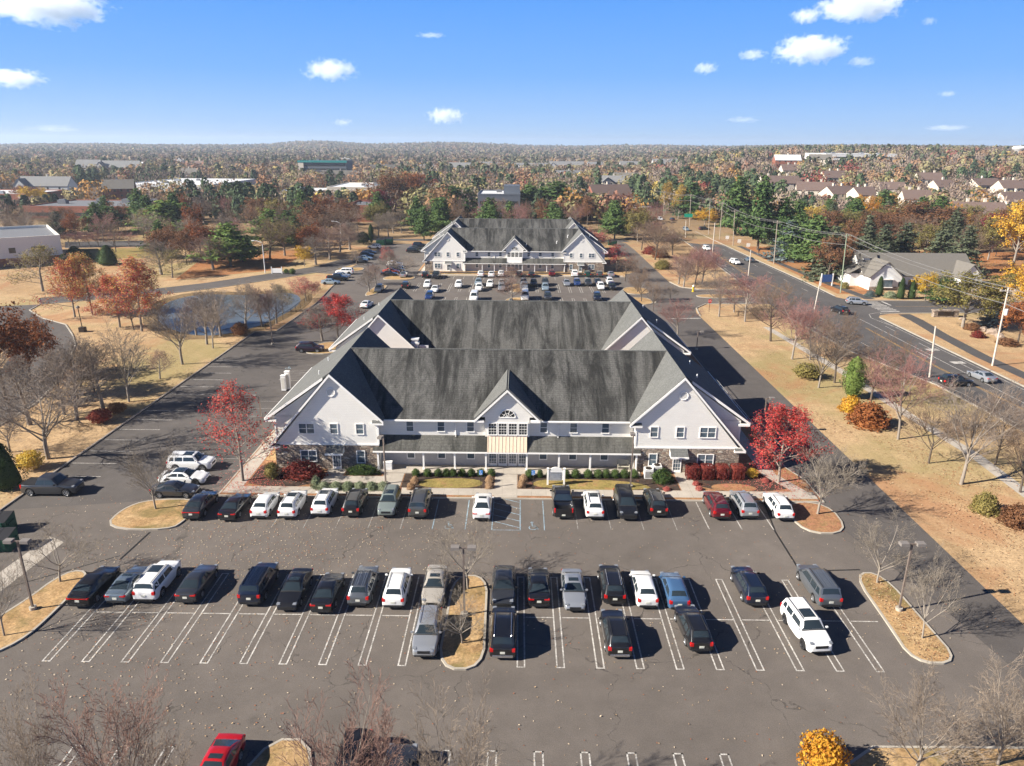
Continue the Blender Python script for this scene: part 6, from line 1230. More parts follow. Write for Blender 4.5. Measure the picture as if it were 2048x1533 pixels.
def access_sign(px, py, top, label):
    r = sgn(px, py, top, 'parking_sign', label, .36, .52, ['blue_sign'], grp='blue accessible parking signs'); zt = ZAT(px, top, G(px, py)[1]); b = MB(); n = 12
    pts = [(-.02+.1*cos(pi*.75+k*pi*1.5/n), -.055, zt-.42+.1*sin(pi*.75+k*pi*1.5/n)) for k in range(n+1)]; b.tube(pts, .018, 4); b.tube([(-.05, -.055, zt-.18), (-.02, -.055, zt-.36), (.08, -.055, zt-.36), (.13, -.055, zt-.5)], .02, 4); b.lathe([(.0, -.01), (.04, 0), (0, .01)], 8, 0, Matrix.Translation((-.05, -.056, zt-.12)) @ Matrix.Rotation(pi/2, 4, 'X'))
    b.build('wheelchair_symbol', M['white_sign'], r)
access_sign(962, 979.5, 940.5, 'blue wheelchair parking sign left of the entrance walk'); access_sign(1066, 981, 941, 'blue wheelchair parking sign right of the entrance walk')
sgn(1418, 624, 599, 'stop_sign', 'red stop sign where the right drive meets the entrance road', .8, .8, ['red_sign', 'white_sign'], 'oct', text='STOP')
sgn(1375, 456, 428, 'street_sign', 'green street name sign hanging beside a utility pole', 3.6, 1.5, ['green_sign', 'white_sign'], grp=None)
for px, py, tp, lab in ((1454, 482, 472, 'small white sign on the verge, farthest of three'), (1478, 489, 479, 'small white sign on the verge, middle of three'), (1496, 496, 487, 'small white sign on the verge, nearest of three')): sgn(px, py, tp, 'yard_sign', lab, 1.3, 1.2, ['white_sign'], grp='white signs on the road verge', post='white_sign')
# directory sign
X, Y = G(1111.5, 972); h = ZAT(1111, 938, Y); root = thing('directory_sign', (X, Y, .12), 'white tenant directory board on two posts in the front lawn', 'sign')
for s in (-1, 1): b = MB(); b.box(s*.86-.09, s*.86+.09, -.09, .09, 0, h-.12); b.box(s*.86-.12, s*.86+.12, -.12, .12, h-.12, h-.04); b.build('post', M['trim'], root)
b = MB(); b.box(-.77, .77, -.04, .04, .55, h-.30); b.build('board', M['white_sign'], root)
b = MB(); n = 12; pts = [(.62*cos(pi*k/n), .38*sin(pi*k/n)) for k in range(n+1)]; b.add([(x, y, h-.30+z) for y in (-.05, .05) for x, z in pts], [tuple(range(n, -1, -1)), tuple(range(n+1, 2*n+2))]+[(k, k+1, n+2+k, n+1+k) for k in range(n)]); top_ = b.build('arched_top', M['white_sign'], root)
b = MB(); b.box(-.6, .6, -.055, -.04, h-1.45, h-.5); b.build('tenant_panel', M['lamp_clear'], root); b = MB()
for k in range(5): b.box(-.5, .5-.1*(k % 2), -.06, -.042, .70+k*.13, .74+k*.13)
b.build('lettering', M['grey_text'], root)
# air conditioners, cabinets, cooler
for i, (px, py, lab) in enumerate(((1296, 957, 'nearer of two white air conditioning units by the green hedge'), (1313, 950, 'farther of two white air conditioning units, mostly behind the green hedge'))):
    X, Y = G(px, py); root = thing('air_conditioner', (X, Y, .13), lab, 'air conditioner', 'air conditioners by the right wing'); b = MB(); b.box(-.45, .45, -.42, .42, 0, 1.05); b.build('casing', M['white_metal'], root); b = MB()
    for k in range(7): b.box(-.40, .40, -.435, -.42, .15+k*.1, .20+k*.1)
    b.build('coil_grille', M['lamp_box'], root); b = MB(); b.lathe([(0, 1.056), (.36, 1.056), (.36, 1.07), (.32, 1.09)], 16); b.lathe([(.1, 1.09), (.1, 1.10), (0, 1.11)], 10)
    for k in range(4): b.box(.08, .33, -.05, .05, 1.06, 1.075, 0, Matrix.Rotation(k*pi/2, 4, 'Z'))
    b.build('fan', M['bronze'], root)
for px, py, lab, hh in ((569, 782, 'left one of two tall white cabinets beside the left walk', 2.2), (577, 779, 'right one of two tall white cabinets beside the left walk', 2.6)):
    X, Y = G(px, py); root = thing('utility_cabinet', (X, Y, .12), lab, 'cabinet', 'white utility cabinets'); b = MB(); b.box(-.32, .32, -.3, .3, 0, hh); b.build('body', M['white_metal'], root); b = MB(); b.box(-.35, .35, -.33, .33, hh, hh+.06); b.build('lid', M['trim'], root); b = MB(); b.box(-.24, .24, -.315, -.3, .3, hh-.3); b.build('door', M['siding_cream'], root)
X, Y = G(777, 941); root = thing('storage_box', (X, Y-.1, .2), 'white storage box at the left end of the porch', 'box'); b = MB(); b.box(-.45, .45, -.25, .25, 0, .85); b.build('body', M['white_metal'], root); b = MB(); b.box(-.48, .48, -.28, .28, .85, .93); b.build('lid', M['trim'], root)
# porch bench
X, Y = G(1246, 943); root = thing('garden_bench', (X, Y, .2), 'pale slatted rocking bench at the right end of the porch', 'bench')
M['teak'] = plain('pale_teak', (.50, .47, .38), .8); b = MB()
for k in range(4): b.box(-.65, .65, -.28+k*.13, -.18+k*.13, .42, .45)
b.build('seat', M['teak'], root); b = MB()
for k in range(4): b.box(-.65, .65, .26, .29, .55+k*.14, .64+k*.14)
b.build('backrest', M['teak'], root)
for s in (-1, 1): b = MB(); b.box(s*.62-.03, s*.62+.03, -.27, -.21, 0, .62); b.box(s*.62-.03, s*.62+.03, .23, .29, 0, 1.1); b.box(s*.62-.04, s*.62+.04, -.3, .3, .62, .66); b.build('frame', M['teak'], root)
# dumpsters
def dumpster(x, y, rz, label, w=2.0, d=1.7, h=1.6):
    root = thing('dumpster', (x, y, .02), label, 'dumpster', 'green dumpsters', rz); b = MB(); b.add([(-w/2, -d/2+.25, 0), (w/2, -d/2+.25, 0), (w/2, d/2, 0), (-w/2, d/2, 0), (-w/2, -d/2, h*.8), (w/2, -d/2, h*.8), (w/2, d/2, h), (-w/2, d/2, h)], [(3, 2, 1, 0), (0, 1, 5, 4), (1, 2, 6, 5), (2, 3, 7, 6), (3, 0, 4, 7)])
    for k in (-.33, 0, .33): b.box(k*w-.05, k*w+.05, -d/2-.02, -d/2+.1, h*.25, h*.78)
    b.build('bin', M['dump_green'], root)
    for s in (-1, 1): b = MB(); b.slab([(s*w*.25-w*.24, -d/2, h*.8+.02), (s*w*.25+w*.24, -d/2, h*.8+.02), (s*w*.25+w*.24, d/2, h+.03), (s*w*.25-w*.24, d/2, h+.03)], .05); b.build('lid', M['black_plastic'], root); b = MB(); b.box(*sorted((s*w/2, s*(w/2+.12))), -.5, .5, h*.5, h*.62); b.build('fork_pocket', M['dump_green'], root)
x, y = G(6, 1098); dumpster(x, y, .1, 'green dumpster at the left picture edge, nearer one'); x, y = G(2, 1070); dumpster(x-.4, y+.6, .1, 'green dumpster at the left picture edge, behind the nearer one')
x, y = G(762, 491); dumpster(x, y, 0, 'dark green dumpster by the slim cypress, left one', 3.0, 2.2, 2.4); x, y = G(774, 489); dumpster(x+.6, y, 0, 'dark green dumpster by the slim cypress, right one', 3.0, 2.2, 2.4)
x, y = G(1149, 441); dumpster(G(1140, 446)[0]+10, 262, 0, 'green dumpster behind the right gable of the far building', 3, 2, 2)
# small white sign by the pond road, hydrants, posts, stone sign, boulders
X, Y = G(554, 548); root = thing('entrance_sign', (X, Y, 0), 'small white sign with scalloped top beside the pond road', 'sign'); b = MB(); b.box(-1.3, 1.3, -.06, .06, .25, 1.5); b.build('board', M['white_sign'], root)
for s in (-1, 1): b = MB(); b.box(s*1.4-.1, s*1.4+.1, -.1, .1, 0, 1.95); b.build('post', M['white_sign'], root)
def hydrant(px, py, label, c1, c2, s=1.0):
    X, Y = G(px, py); root = thing('fire_hydrant', (X, Y, 0), label, 'hydrant', 'fire hydrants'); root.scale = (s, s, s); b = MB(); b.lathe([(.16, 0), (.16, .05), (.11, .06), (.11, .55), (.14, .56), (.14, .6)], 10); b.build('barrel', M[c1], root, 40); b = MB(); b.lathe([(.13, .6), (.11, .7), (.04, .78), (0, .8)], 10); b.build('cap', M[c2], root, 40); b = MB(); b.tube([(-.2, 0, .42), (.2, 0, .42)], .055, 8); b.build('outlet', M[c2], root)
hydrant(81, 607, 'red and white fire hydrant at the tip of the left lawn', 'white_sign', 'red_sign', 1.5); hydrant(1386, 584, 'yellow and white marker hydrant on the entrance kerb', 'yellow_p', 'white_sign', 2.2)
X, Y = G(1889, 634); root = thing('stone_sign', (X, Y, 0), 'low stone monument sign in the bed at the side street', 'sign'); b = MB(); b.box(-2.6, 2.6, -.5, .5, 0, 1.3); b.box(-2.75, 2.75, -.6, .6, 1.3, 1.5); b.build('wall', M['stone'], root); b = MB(); b.box(-1.8, 1.5, -.56, -.5, .35, 1.15); b.build('panel', M['bronze'], root)
rb = random.Random(4)
for i, (px, py, s, lab) in enumerate(((1962, 662, 1.0, 'grey boulder nearest the pale olive tree'), (1983, 668, 1.2, 'large pale boulder in the middle of the planted bed'), (2000, 676, .9, 'boulder at the right end of the planted bed'), (1993, 664, .8, 'small boulder behind the large pale one'), (1925, 640, .6, 'small stone right of the stone sign'), (1905, 632, .5, 'small stone just beside the stone sign'), (2010, 684, .8, 'boulder touching the tall pole shadow'))):
    X, Y = G(px, py); bm = bmesh.new(); bmesh.ops.create_icosphere(bm, subdivisions=2, radius=1.0)
    for v in bm.verts: v.co *= 1+.18*sin(v.co.x*3.1+i)+.14*sin(v.co.y*4.3+v.co.z*3+i*2); v.co = Vector((v.co.x*1.15, v.co.y*.9, max(-.15, v.co.z*.75)))
    me = bpy.data.meshes.new('boulder'); bm.to_mesh(me); bm.free(); me.materials.append(M['boulder']); o = link('boulder', me); o.location = (X, Y, .1); o.scale = (s, s, s); tag(o, lab, 'boulder', 'boulders in the planted bed')
X, Y = G(1652, 572); root = thing('business_sign', (X, Y, 0), 'dark blue sign on two white posts before the small house', 'sign'); b = MB(); b.box(-1.3, 1.3, -.08, .08, 1.0, 2.9); b.build('panel', M['navy_sign'], root)
for s in (-1, 1): b = MB(); b.box(s*1.45-.12, s*1.45+.12, -.12, .12, 0, 3.2); b.build('post', M['white_sign'], root)
# chain link fence round the pond
fp = [G(455, 676), G(500, 664), G(540, 660), G(590, 632), G(625, 604), G(648, 580)]; fp = [(a-.8, b) for a, b in fp]
root = thing('chain_link_fence', (fp[0][0], fp[0][1], 0), 'black chain link fence between the pond and the drive kerb', 'fence'); ox, oy = fp[0]; pn = 0
t = NT('chain_link'); v = t.coord(); w1 = t.n('ShaderNodeTexWave', i_Scale=3.0); w1.bands_direction = 'DIAGONAL'; t.l(v, w1.inputs['Vector']); tr = t.n('ShaderNodeBsdfTransparent'); mx = t.n('ShaderNodeMixShader', i_0=.38); t.col((.03, .03, .03)); t.l(tr.outputs[0], mx.inputs[1]); t.l(t.b.outputs[0], mx.inputs[2]); t.l(mx.outputs[0], t.t.nodes['Material Output'].inputs['Surface']); M['mesh'] = t.mat
for i in range(len(fp)-1):
    a, b = Vector((*fp[i], 0)), Vector((*fp[i+1], 0)); L = (b-a).length; n = max(1, int(L/3.2)); r_ = MB(); r_.tube([(a.x-ox, a.y-oy, 1.5), (b.x-ox, b.y-oy, 1.5)], .03, 5); r_.build('top_rail', M['bronze'], root); q = MB(); q.poly([(a.x-ox, a.y-oy, .05), (b.x-ox, b.y-oy, .05), (b.x-ox, b.y-oy, 1.48), (a.x-ox, a.y-oy, 1.48)]); q.build('mesh_panel', M['mesh'], root)
    for k in range(n): p = a.lerp(b, k/n); MB().cyl(p.x-ox, p.y-oy, 0, 1.55, .04, 6).build('post', M['bronze'], root)
# side railing at the right drive
root = thing('railing', (29.6, 74, .12), 'low pale railing along the right side of the building by the drive', 'railing')
for k in range(14): MB().box(-.04, .04, k*2.2-.04, k*2.2+.04, 0, .95).build('post', M['steel'], root)
for z in (.5, .95): MB().box(-.03, .03, 0, 28.6, z-.03, z+.03).build('rail', M['steel'], root)
# walker on the far path: one continuous skinned body
X, Y = G(1517.5, 508); root = thing('person', (X, Y, 0), 'person in dark clothes walking on the path under the pines', 'person', None, .3)
me = bpy.data.meshes.new('body'); J = dict(pel=(0, 0, .95), chest=(0, .03, 1.35), neck=(0, .05, 1.5), head=(0, .07, 1.66), ls=(-.19, .03, 1.42), le=(-.26, .0, 1.15), lh=(-.25, .16, .92), rs=(.19, .03, 1.42), re=(.27, -.08, 1.16), rh=(.26, -.02, .90), lk=(-.10, .14, .52), lf=(-.11, .12, .06), lt=(-.11, .28, .04), rk=(.10, -.03, .50), rf=(.10, -.28, .10), rt=(.10, -.16, .03), lp=(-.09, 0, .90), rp=(.09, 0, .90)); ks = list(J)
E_ = [('pel', 'chest'), ('chest', 'neck'), ('neck', 'head'), ('chest', 'ls'), ('ls', 'le'), ('le', 'lh'), ('chest', 'rs'), ('rs', 're'), ('re', 'rh'), ('pel', 'lp'), ('lp', 'lk'), ('lk', 'lf'), ('lf', 'lt'), ('pel', 'rp'), ('rp', 'rk'), ('rk', 'rf'), ('rf', 'rt')]
me.from_pydata([J[k] for k in ks], [(ks.index(a), ks.index(b)) for a, b in E_], []); o = link('body', me, root); md = o.modifiers.new('skin', 'SKIN'); o.modifiers.new('sub', 'SUBSURF').levels = 1; me.materials.append(plain('dark_clothes', (.03, .03, .04), .9))
RD = dict(pel=.15, chest=.16, neck=.07, head=.11, ls=.08, le=.055, lh=.045, rs=.08, re=.055, rh=.045, lk=.07, lf=.05, lt=.04, rk=.07, rf=.05, rt=.04, lp=.11, rp=.11)
for i, k in enumerate(ks): me.skin_vertices[0].data[i].radius = (RD[k], RD[k])
me.skin_vertices[0].data[0].use_root = True
# ------------------------------------------------------------------ far buildings
M['flat_roof'] = plain('grey_flat_roof', (.16, .165, .18), .9, var=.15); M['white_roof'] = plain('white_flat_roof', (.62, .63, .64), .8, var=.1); M['brown_roof'] = plain('brown_shingle', (.15, .105, .09), .9, var=.15); M['grey_roof'] = plain('grey_house_roof', (.20, .20, .20), .9, var=.15); M['tan_roof'] = plain('tan_house_roof', (.15, .138, .122), .9, var=.12)
M['cream'] = plain('cream_wall', (.60, .54, .45), .8, var=.06); M['pale_wall'] = plain('pale_block_wall', (.50, .51, .50), .8, var=.06); M['brick'] = plain('red_brick', (.26, .10, .065), .9, var=.2); M['grey_wall'] = plain('grey_panel_wall', (.10, .115, .14), .7, var=.08); M['teal'] = plain('teal_metal', (.02, .23, .22), .5); M['white_wall'] = plain('white_wall', (.70, .70, .68), .8, var=.05)
M['beige_wall'] = plain('beige_block_wall', (.72, .69, .62), .8, var=.05)
OCC = []
def occ(x, y, r): OCC.append((x, y, r))
def flat_building(x0, x1, y0, y1, z, h, wall, roof, label, group='flat-roofed buildings beyond the trees', rz=0.0, units=3, windows='band', seed=1, parapet=.5, base=None):
    cx, cy = (x0+x1)/2, (y0+y1)/2; w, d = x1-x0, y1-y0; root = thing('flat_building', (cx, cy, z), label, 'building', group, rz); r = random.Random(seed)
    b = MB(); b.box(-w/2, w/2, -d/2, d/2, -3, h-.1); b.build('wall', M[wall], root)
    b = MB(); b.box(-w/2-.05, w/2+.05, -d/2-.05, d/2+.05, h-.1, h); b.build('roof', M[roof], root)
    b = MB(); p = .3
    for a in ((-w/2-.08, w/2+.08, -d/2-.08, -d/2+p), (-w/2-.08, w/2+.08, d/2-p, d/2+.08), (-w/2-.08, -w/2+p, -d/2+p, d/2-p), (w/2-p, w/2+.08, -d/2+p, d/2-p)): b.box(*a, h-.3, h+parapet)
    b.build('parapet', M[wall], root)
    if base: b = MB(); b.box(-w/2-.04, w/2+.04, -d/2-.04, d/2+.04, -1, base[1]); b.build('brick_base', M[base[0]], root)
    if windows == 'band':
        for s_ in range(max(1, int(h/3.6))):
            zc = 1.2+s_*3.5; b = MB(); b.box(-w/2+1, w/2-1, -d/2-.07, -d/2, zc, zc+1.5); b.build('window', M['glass_dark'], root)
        b = MB(); b.box(w/2, w/2+.07, -d/2+2, -d/2+5, h-2.6, h-1.2); b.build('window', M['glass_dark'], root)
    if label.startswith('white block'): c_ = MB(); c_.box(w/2-7.5, w/2-4.2, -d/2-.08, -d/2, 3.8, 5.3); c_.build('window', M['glass_dark'], root); c_ = MB(); c_.box(w/2-13, w/2-11.4, -d/2-.08, -d/2, 3.8, 5.3); c_.build('window', M['glass_dark'], root)
    for k in range(units):
        ux, uy = r.uniform(-w*.4, w*.4), r.uniform(-d*.35, d*.35); s = min(1.6, w*.06)*r.uniform(.7, 1.3); u = MB(); u.box(ux-s, ux+s, uy-s*.7, uy+s*.7, h, h+s*.9); u.box(ux-s*.7, ux+s*.7, uy-s*.5, uy+s*.5, h+s*.9, h+s*1.1); u.build('roof_unit', M['lamp_clear' if k % 2 else 'flat_roof'], root)
    occ(cx, cy, max(w, d)*.62); return root
def gable_house(x, y, z, w, d, hw, hr, rz, wall, roof, label, group, chim=1, win=3, cross=False, dorm=0, seed=0, nm='house'):
    root = thing(nm, (x, y, z), label, 'house', group, rz); r = random.Random(seed); b = MB(); b.box(-w/2, w/2, -d/2, d/2, -2, hw); b.add([(-w/2, -d/2, hw), (-w/2, d/2, hw), (-w/2, 0, hw+hr*.96), (w/2, -d/2, hw), (w/2, d/2, hw), (w/2, 0, hw+hr*.96)], [(0, 2, 1), (3, 4, 5)])
    if cross: b.box(-w/2, -w/2+d*.6, -d/2-d*.25, -d/2+.1, -2, hw); b.add([(-w/2, -d/2-d*.25, hw), (-w/2+d*.6, -d/2-d*.25, hw), (-w/2+d*.3, -d/2-d*.25, hw+hr*.75)], [(0, 1, 2)])
    b.build('wall', M[wall], root); o = .4; b = MB(); sl_ = hr/(d/2)
    for e in (-1, 1):
        p = [(-w/2-o, e*(d/2+o), hw-o*sl_), (w/2+o, e*(d/2+o), hw-o*sl_), (w/2+o, 0, hw+hr+.05), (-w/2-o, 0, hw+hr+.05)]; b.slab(p if e < 0 else p[::-1], .2)
    if cross:
        a0, a1, am = -w/2-.3, -w/2+d*.6+.3, -w/2+d*.3
        b.slab([(a0, -d*.75-.3, hw-.3), (am, -d*.75-.3, hw+hr*.78), (am, 0, hw+hr*.78), (a0, 0, hw-.3)][::-1], .2); b.slab([(a1, -d*.75-.3, hw-.3), (am, -d*.75-.3, hw+hr*.78), (am, 0, hw+hr*.78), (a1, 0, hw-.3)], .2)
    rf = b.build('roof', M[roof], root)
    for k in range(chim): cx_ = lerp(-w*.38, w*.38, (k+.5)/chim)+r.uniform(-1, 1); c = MB(); c.box(cx_-.5, cx_+.5, .6, 1.7, hw+hr*.5, hw+hr+1.3); c.box(cx_-.6, cx_+.6, .5, 1.8, hw+hr+1.3, hw+hr+1.5); c.build('chimney', M['cream' if wall != 'white_wall' else 'white_wall'], rf)
    for k in range(dorm):
        cx_ = lerp(-w*.3, w*.42, (k+.5)/max(1, dorm)); c = MB(); c.box(cx_-.9, cx_+.9, -d/2+.4, -d/4, hw, hw+hr*.62); c.build('dormer', M['white_wall'], rf); c = MB(); zz2 = hw+hr*.62; c.slab([(cx_-1.2, -d/2+.1, zz2-.15), (cx_, -d/2+.1, zz2+1.0), (cx_, 0, zz2+1.0), (cx_-1.2, 0, zz2-.15)][::-1], .12); c.slab([(cx_+1.2, -d/2+.1, zz2-.15), (cx_, -d/2+.1, zz2+1.0), (cx_, 0, zz2+1.0), (cx_+1.2, 0, zz2-.15)], .12); c.build('dormer_roof', M[roof], rf)
        c = MB(); c.box(cx_-.45, cx_+.45, -d/2+.34, -d/2+.4, hw+.4, hw+hr*.55); c.build('window', M['glass_dark'], rf)
    fl = max(1, round(hw/2.9))
    for f in range(fl):
        for k in range(win): cx_ = lerp(-w/2+1.4, w/2-1.4, (k+.5)/win); c = MB(); fy = -d/2-(d*.25 if cross and cx_ < -w/2+d*.6 else 0); c.box(cx_-.6, cx_+.6, fy-.06, fy, f*2.8+.9, f*2.8+2.2); c.build('window', M['glass_dark'], root)
    occ(x, y, max(w, d)*.6); return root
def at(px, py): X, Y = GT(px, py); return X, Y, hgt(X, Y)
flat_building(-181, -141, 197, 231, 0, 7.4, 'beige_wall', 'flat_roof', 'white block building with flat roof cut by the left edge', rz=.65, units=4, windows='none', base=('brick', 2.4), seed=3, parapet=.8)
x0, y0, z0 = at(50, 437); x1 = XAT(292, 437, y0); flat_building(x0, x1, y0, y0+42, z0, 5.2, 'brick', 'flat_roof', 'long brick building with dark grey flat roof left of the big bright pine', units=7, seed=5)
x0, y0, z0 = at(236, 392); x1 = XAT(420, 392, y0); flat_building(x0, x1, y0, y0+90, z0, 7, 'white_wall', 'white_roof', 'long white-roofed warehouse in the left distance', units=6, seed=7)
x0, y0, z0 = at(0, 412); x1 = XAT(55, 412, y0); flat_building(x0-40, x1, y0, y0+40, z0, 6, 'brick', 'white_roof', 'low brick building with pale roof at the left edge', units=2, seed=8)
x0, y0, z0 = at(655, 398); x1 = XAT(778, 398, y0); flat_building(x0, x1, y0, y0+60, z0, 7, 'cream', 'white_roof', 'white-roofed building left of the reddish oak', units=5, seed=9)
x0, y0, z0 = at(560, 400); x1 = XAT(640, 400, y0); flat_building(x0, x1, y0, y0+36, z0, 5, 'pale_wall', 'white_roof', 'low pale building behind the parked cars in the left distance', units=3, seed=10)
x0, y0, z0 = at(690, 444); x1 = XAT(746, 444, y0); flat_building(x0, x1, y0, y0+34, z0, 6.6, 'brick', 'flat_roof', 'red brick building with flat roof behind the dark red tree', units=3, windows='none', seed=11, parapet=.9)
x0, y0, z0 = at(956, 446); x1 = XAT(1040, 446, y0); b_ = flat_building(x0, x1, y0, y0+30, 0, 12.5, 'grey_wall', 'white_roof', 'grey three-storey office block between two groups of pines', units=1, seed=12)
c = MB(); c.box(2, 9.5, -8, 4, 12.5, 16.2); c.build('penthouse', M['grey_wall'], b_)
x0, y0, z0 = at(600, 356); x1 = XAT(694, 356, y0); b_ = flat_building(x0, x1, y0, y0+30, z0, 17, 'grey_wall', 'flat_roof', 'glass office building with teal roof edge in the distance', units=2, seed=13); c = MB(); w_ = x1-x0; c.box(-w_/2-1, w_/2+1, -16.5, -14.9, 15.5, 17.6); c.build('roof_band', M['teal'], b_); c = MB(); c.box(-w_/2-.5, -w_/2+5, -16.2, -15.06, 0, 15.5); c.build('corner_tower', M['cream'], b_)
x0, y0, z0 = at(1650, 326); x1 = XAT(1792, 326, y0); flat_building(x0, x1, y0, y0+60, z0, 9, 'white_wall', 'white_roof', 'long white building on the hilltop at the right', units=5, seed=14)
gt = 'brown-roofed townhouses at the right'
for px0, px1, py, hw, hr, rz, lab, ch in ((1518, 1592, 384, 6, 4.5, .05, 'brown-roofed townhouse farthest left in the row', 3), (1592, 1660, 400, 6, 4.5, -.25, 'brown-roofed townhouse with pale chimneys beside the dark spruce', 2), (1645, 1700, 406, 5.5, 4, .3, 'brown-roofed townhouse partly behind the blue-grey conifer', 2), (1755, 1800, 398, 6, 4, -.2, 'brown-roofed townhouse between bare trees', 1), (1700, 1742, 410, 6, 4, .2, 'brown-roofed townhouse with cream gable', 2), (1892, 1990, 462, 6.5, 5.5, -.22, 'largest brown-roofed townhouse left of the wine red tree', 2), (1935, 1990, 388, 6, 4, .2, 'brown-roofed townhouse near the right edge', 1), (1860, 1900, 392, 6, 4, .1, 'brown-roofed townhouse behind the big oak', 1), (1735, 1765, 424, 5, 3.5, .1, 'low brown roof behind the olive tree', 1), (1800, 1850, 420, 6, 4.5, -.15, 'brown-roofed townhouse directly above the small house', 2), (1990, 2048, 425, 6, 4.5, .15, 'brown-roofed townhouse cut by the right edge', 2), (1640, 1690, 372, 6, 4.5, .1, 'brown-roofed townhouse up the slope behind the first row', 2), (1830, 1875, 376, 6, 4.5, -.1, 'brown-roofed townhouse up the slope among bare trees', 2), (1990, 2040, 395, 6, 4.5, .05, 'brown-roofed townhouse up the slope near the right edge', 2), (1560, 1600, 356, 6, 4.5, 0, 'brown-roofed townhouse high on the slope at left', 2)):
    x, y, z = at((px0+px1)/2, py); w = (px1-px0)*y/F*.98; gable_house(x, y, z, w, 13, hw, hr, rz, 'cream', 'brown_roof', lab, gt, ch, 4, seed=int(px0))
gg = 'pale houses in the distance'
for px0, px1, py, hw, hr, lab, wl_ in ((960, 998, 342, 6, 6, 'white gabled house left of the distant townhouses', 'white_wall'), (1030, 1096, 345, 6, 6, 'distant pale townhouse row, left part', 'white_wall'), (1100, 1165, 340, 6, 6, 'distant pale townhouse row, right part', 'pale_wall'), (1240, 1278, 342, 6, 6, 'distant pale house above the pines', 'white_wall'), (1305, 1362, 338, 6, 6, 'distant grey house with wide roof', 'pale_wall'), (160, 205, 350, 8, 8, 'grey gabled mansion in the left distance, left wing', 'pale_wall'), (205, 282, 350, 8, 7, 'grey gabled mansion in the left distance, right wing', 'cream'), (826, 872, 346, 6, 4, 'white building with pale roof behind the red tree', 'white_wall'), (1175, 1205, 340, 6, 5, 'distant white house right of the townhouse row', 'white_wall')):
    x, y, z = at((px0+px1)/2, py); w = (px1-px0)*y/F; gable_house(x, y, z, w, 14, hw, hr, .04, wl_, 'grey_roof', lab, gg, 0, 4, cross=(px1-px0 > 50), seed=int(px0))
# small white house at the side street
x, y = G(1800, 566); root = gable_house(102, 190, 0, 28, 13, 3.4, 4.6, -.0, 'white_wall', 'tan_roof', 'small white house with tan roof, dormers and bay window across the road', None, 0, 6, cross=True, seed=2, nm='cottage_office')
for sx_ in (-15.5,):
    b = MB(); b.box(-16.5, -13.9, -4, 4, 0, 3.2); b.build('porch_wall', M['white_wall'], root); b = MB(); b.slab([(-17.2, -4.6, 3.2), (-13.8, -4.6, 5.2), (-13.8, 4.6, 5.2), (-17.2, 4.6, 3.2)][::-1], .15); b.build('porch_roof', M['tan_roof'], root)
for k in range(2): b = MB(); b.box(-13.0, -11.2, -1.2+k*4.2-1.0, -1.2+k*4.2+1.0, 4.5, 7.2); b.build('dormer', M['white_wall'], root); b = MB(); yy = -1.2+k*4.2; b.slab([(-13.5, yy-1.3, 7.0), (-9.5, yy-1.3, 7.0), (-9.5, yy, 8.3), (-13.5, yy, 8.3)], .12); b.slab([(-13.5, yy+1.3, 7.0), (-9.5, yy+1.3, 7.0), (-9.5, yy, 8.3), (-13.5, yy, 8.3)][::-1], .12); b.build('dormer_roof', M['tan_roof'], root)
b = MB(); b.box(8.6, 13.9, -9.6, -6.4, 0, 3.4); b.add([(8.6, -9.6, 3.4), (13.9, -9.6, 3.4), (11.25, -9.6, 6.2)], [(0, 1, 2)]); b.build('wing_wall', M['white_wall'], root); b = MB(); b.slab([(8.1, -10.0, 3.1), (11.25, -10.0, 6.5), (11.25, 0, 6.5), (8.1, 0, 3.1)][::-1], .18); b.slab([(14.4, -10.0, 3.1), (11.25, -10.0, 6.5), (11.25, 0, 6.5), (14.4, 0, 3.1)], .18); b.build('wing_roof', M['tan_roof'], root)
b = MB(); b.box(-14.05, 8.5, -6.6, -6.5, -.1, .9); b.box(-14.05, -6.2, -9.85, -9.75, -.1, .9); b.build('stone_base', M['stone'], root)
b = MB(); b.box(-11.5, -8.7, -10.4, -9.7, .9, 2.7); b.build('bay_window', M['glass'], root); b = MB(); b.box(-11.7, -8.5, -10.5, -9.7, 2.7, 2.95); b.box(-11.7, -8.5, -10.5, -9.7, .75, .92); b.build('bay_trim', M['trim'], root)
# water tower at the right horizon
x, y = 2036, 318; X, Y = 640, 920; z = hgt(X, Y); root = thing('water_tower', (XAT(2040, 300, Y), Y, z), 'white water tower rising over the trees at the right edge', 'water tower'); hh = ZAT(2040, 292, Y)-z
b = MB(); b.lathe([(3.0, 0), (2.6, hh*.5), (3.0, hh*.55), (8, hh*.72), (9, hh*.85), (6.5, hh*.96), (0, hh)], 20); b.build('tank', M['white_wall'], root, 50); MB().cyl(0, 0, hh, hh+6, .15, 5).build('antenna', M['steel'], root)
rh = random.Random(31); hs = []
for i in range(26):
    y_ = rh.uniform(430, 1250); u_ = rh.uniform(-.66, .40); hs.append((u_, y_))
hs.sort()
HN = ordn+['twenty-'+q for q in ordn[:9]]
for i, (u_, y_) in enumerate(hs):
    x_ = u_*y_
    if any((x_-a)**2+(y_-b)**2 < (r+22)**2 for a, b, r in OCC): continue
    gable_house(x_, y_, hgt(x_, y_), rh.uniform(16, 34), 13, rh.choice([6, 6, 8.5]), rh.uniform(4, 6), rh.uniform(-.4, .4), rh.choice(['white_wall', 'cream', 'pale_wall', 'brick']), rh.choice(['grey_roof', 'grey_roof', 'tan_roof', 'white_roof', 'brown_roof']), '%s house counted from the left among those scattered in the far woods' % HN[i], 'houses scattered in the far woods', 1, 4, cross=rh.random() < .4, seed=i)
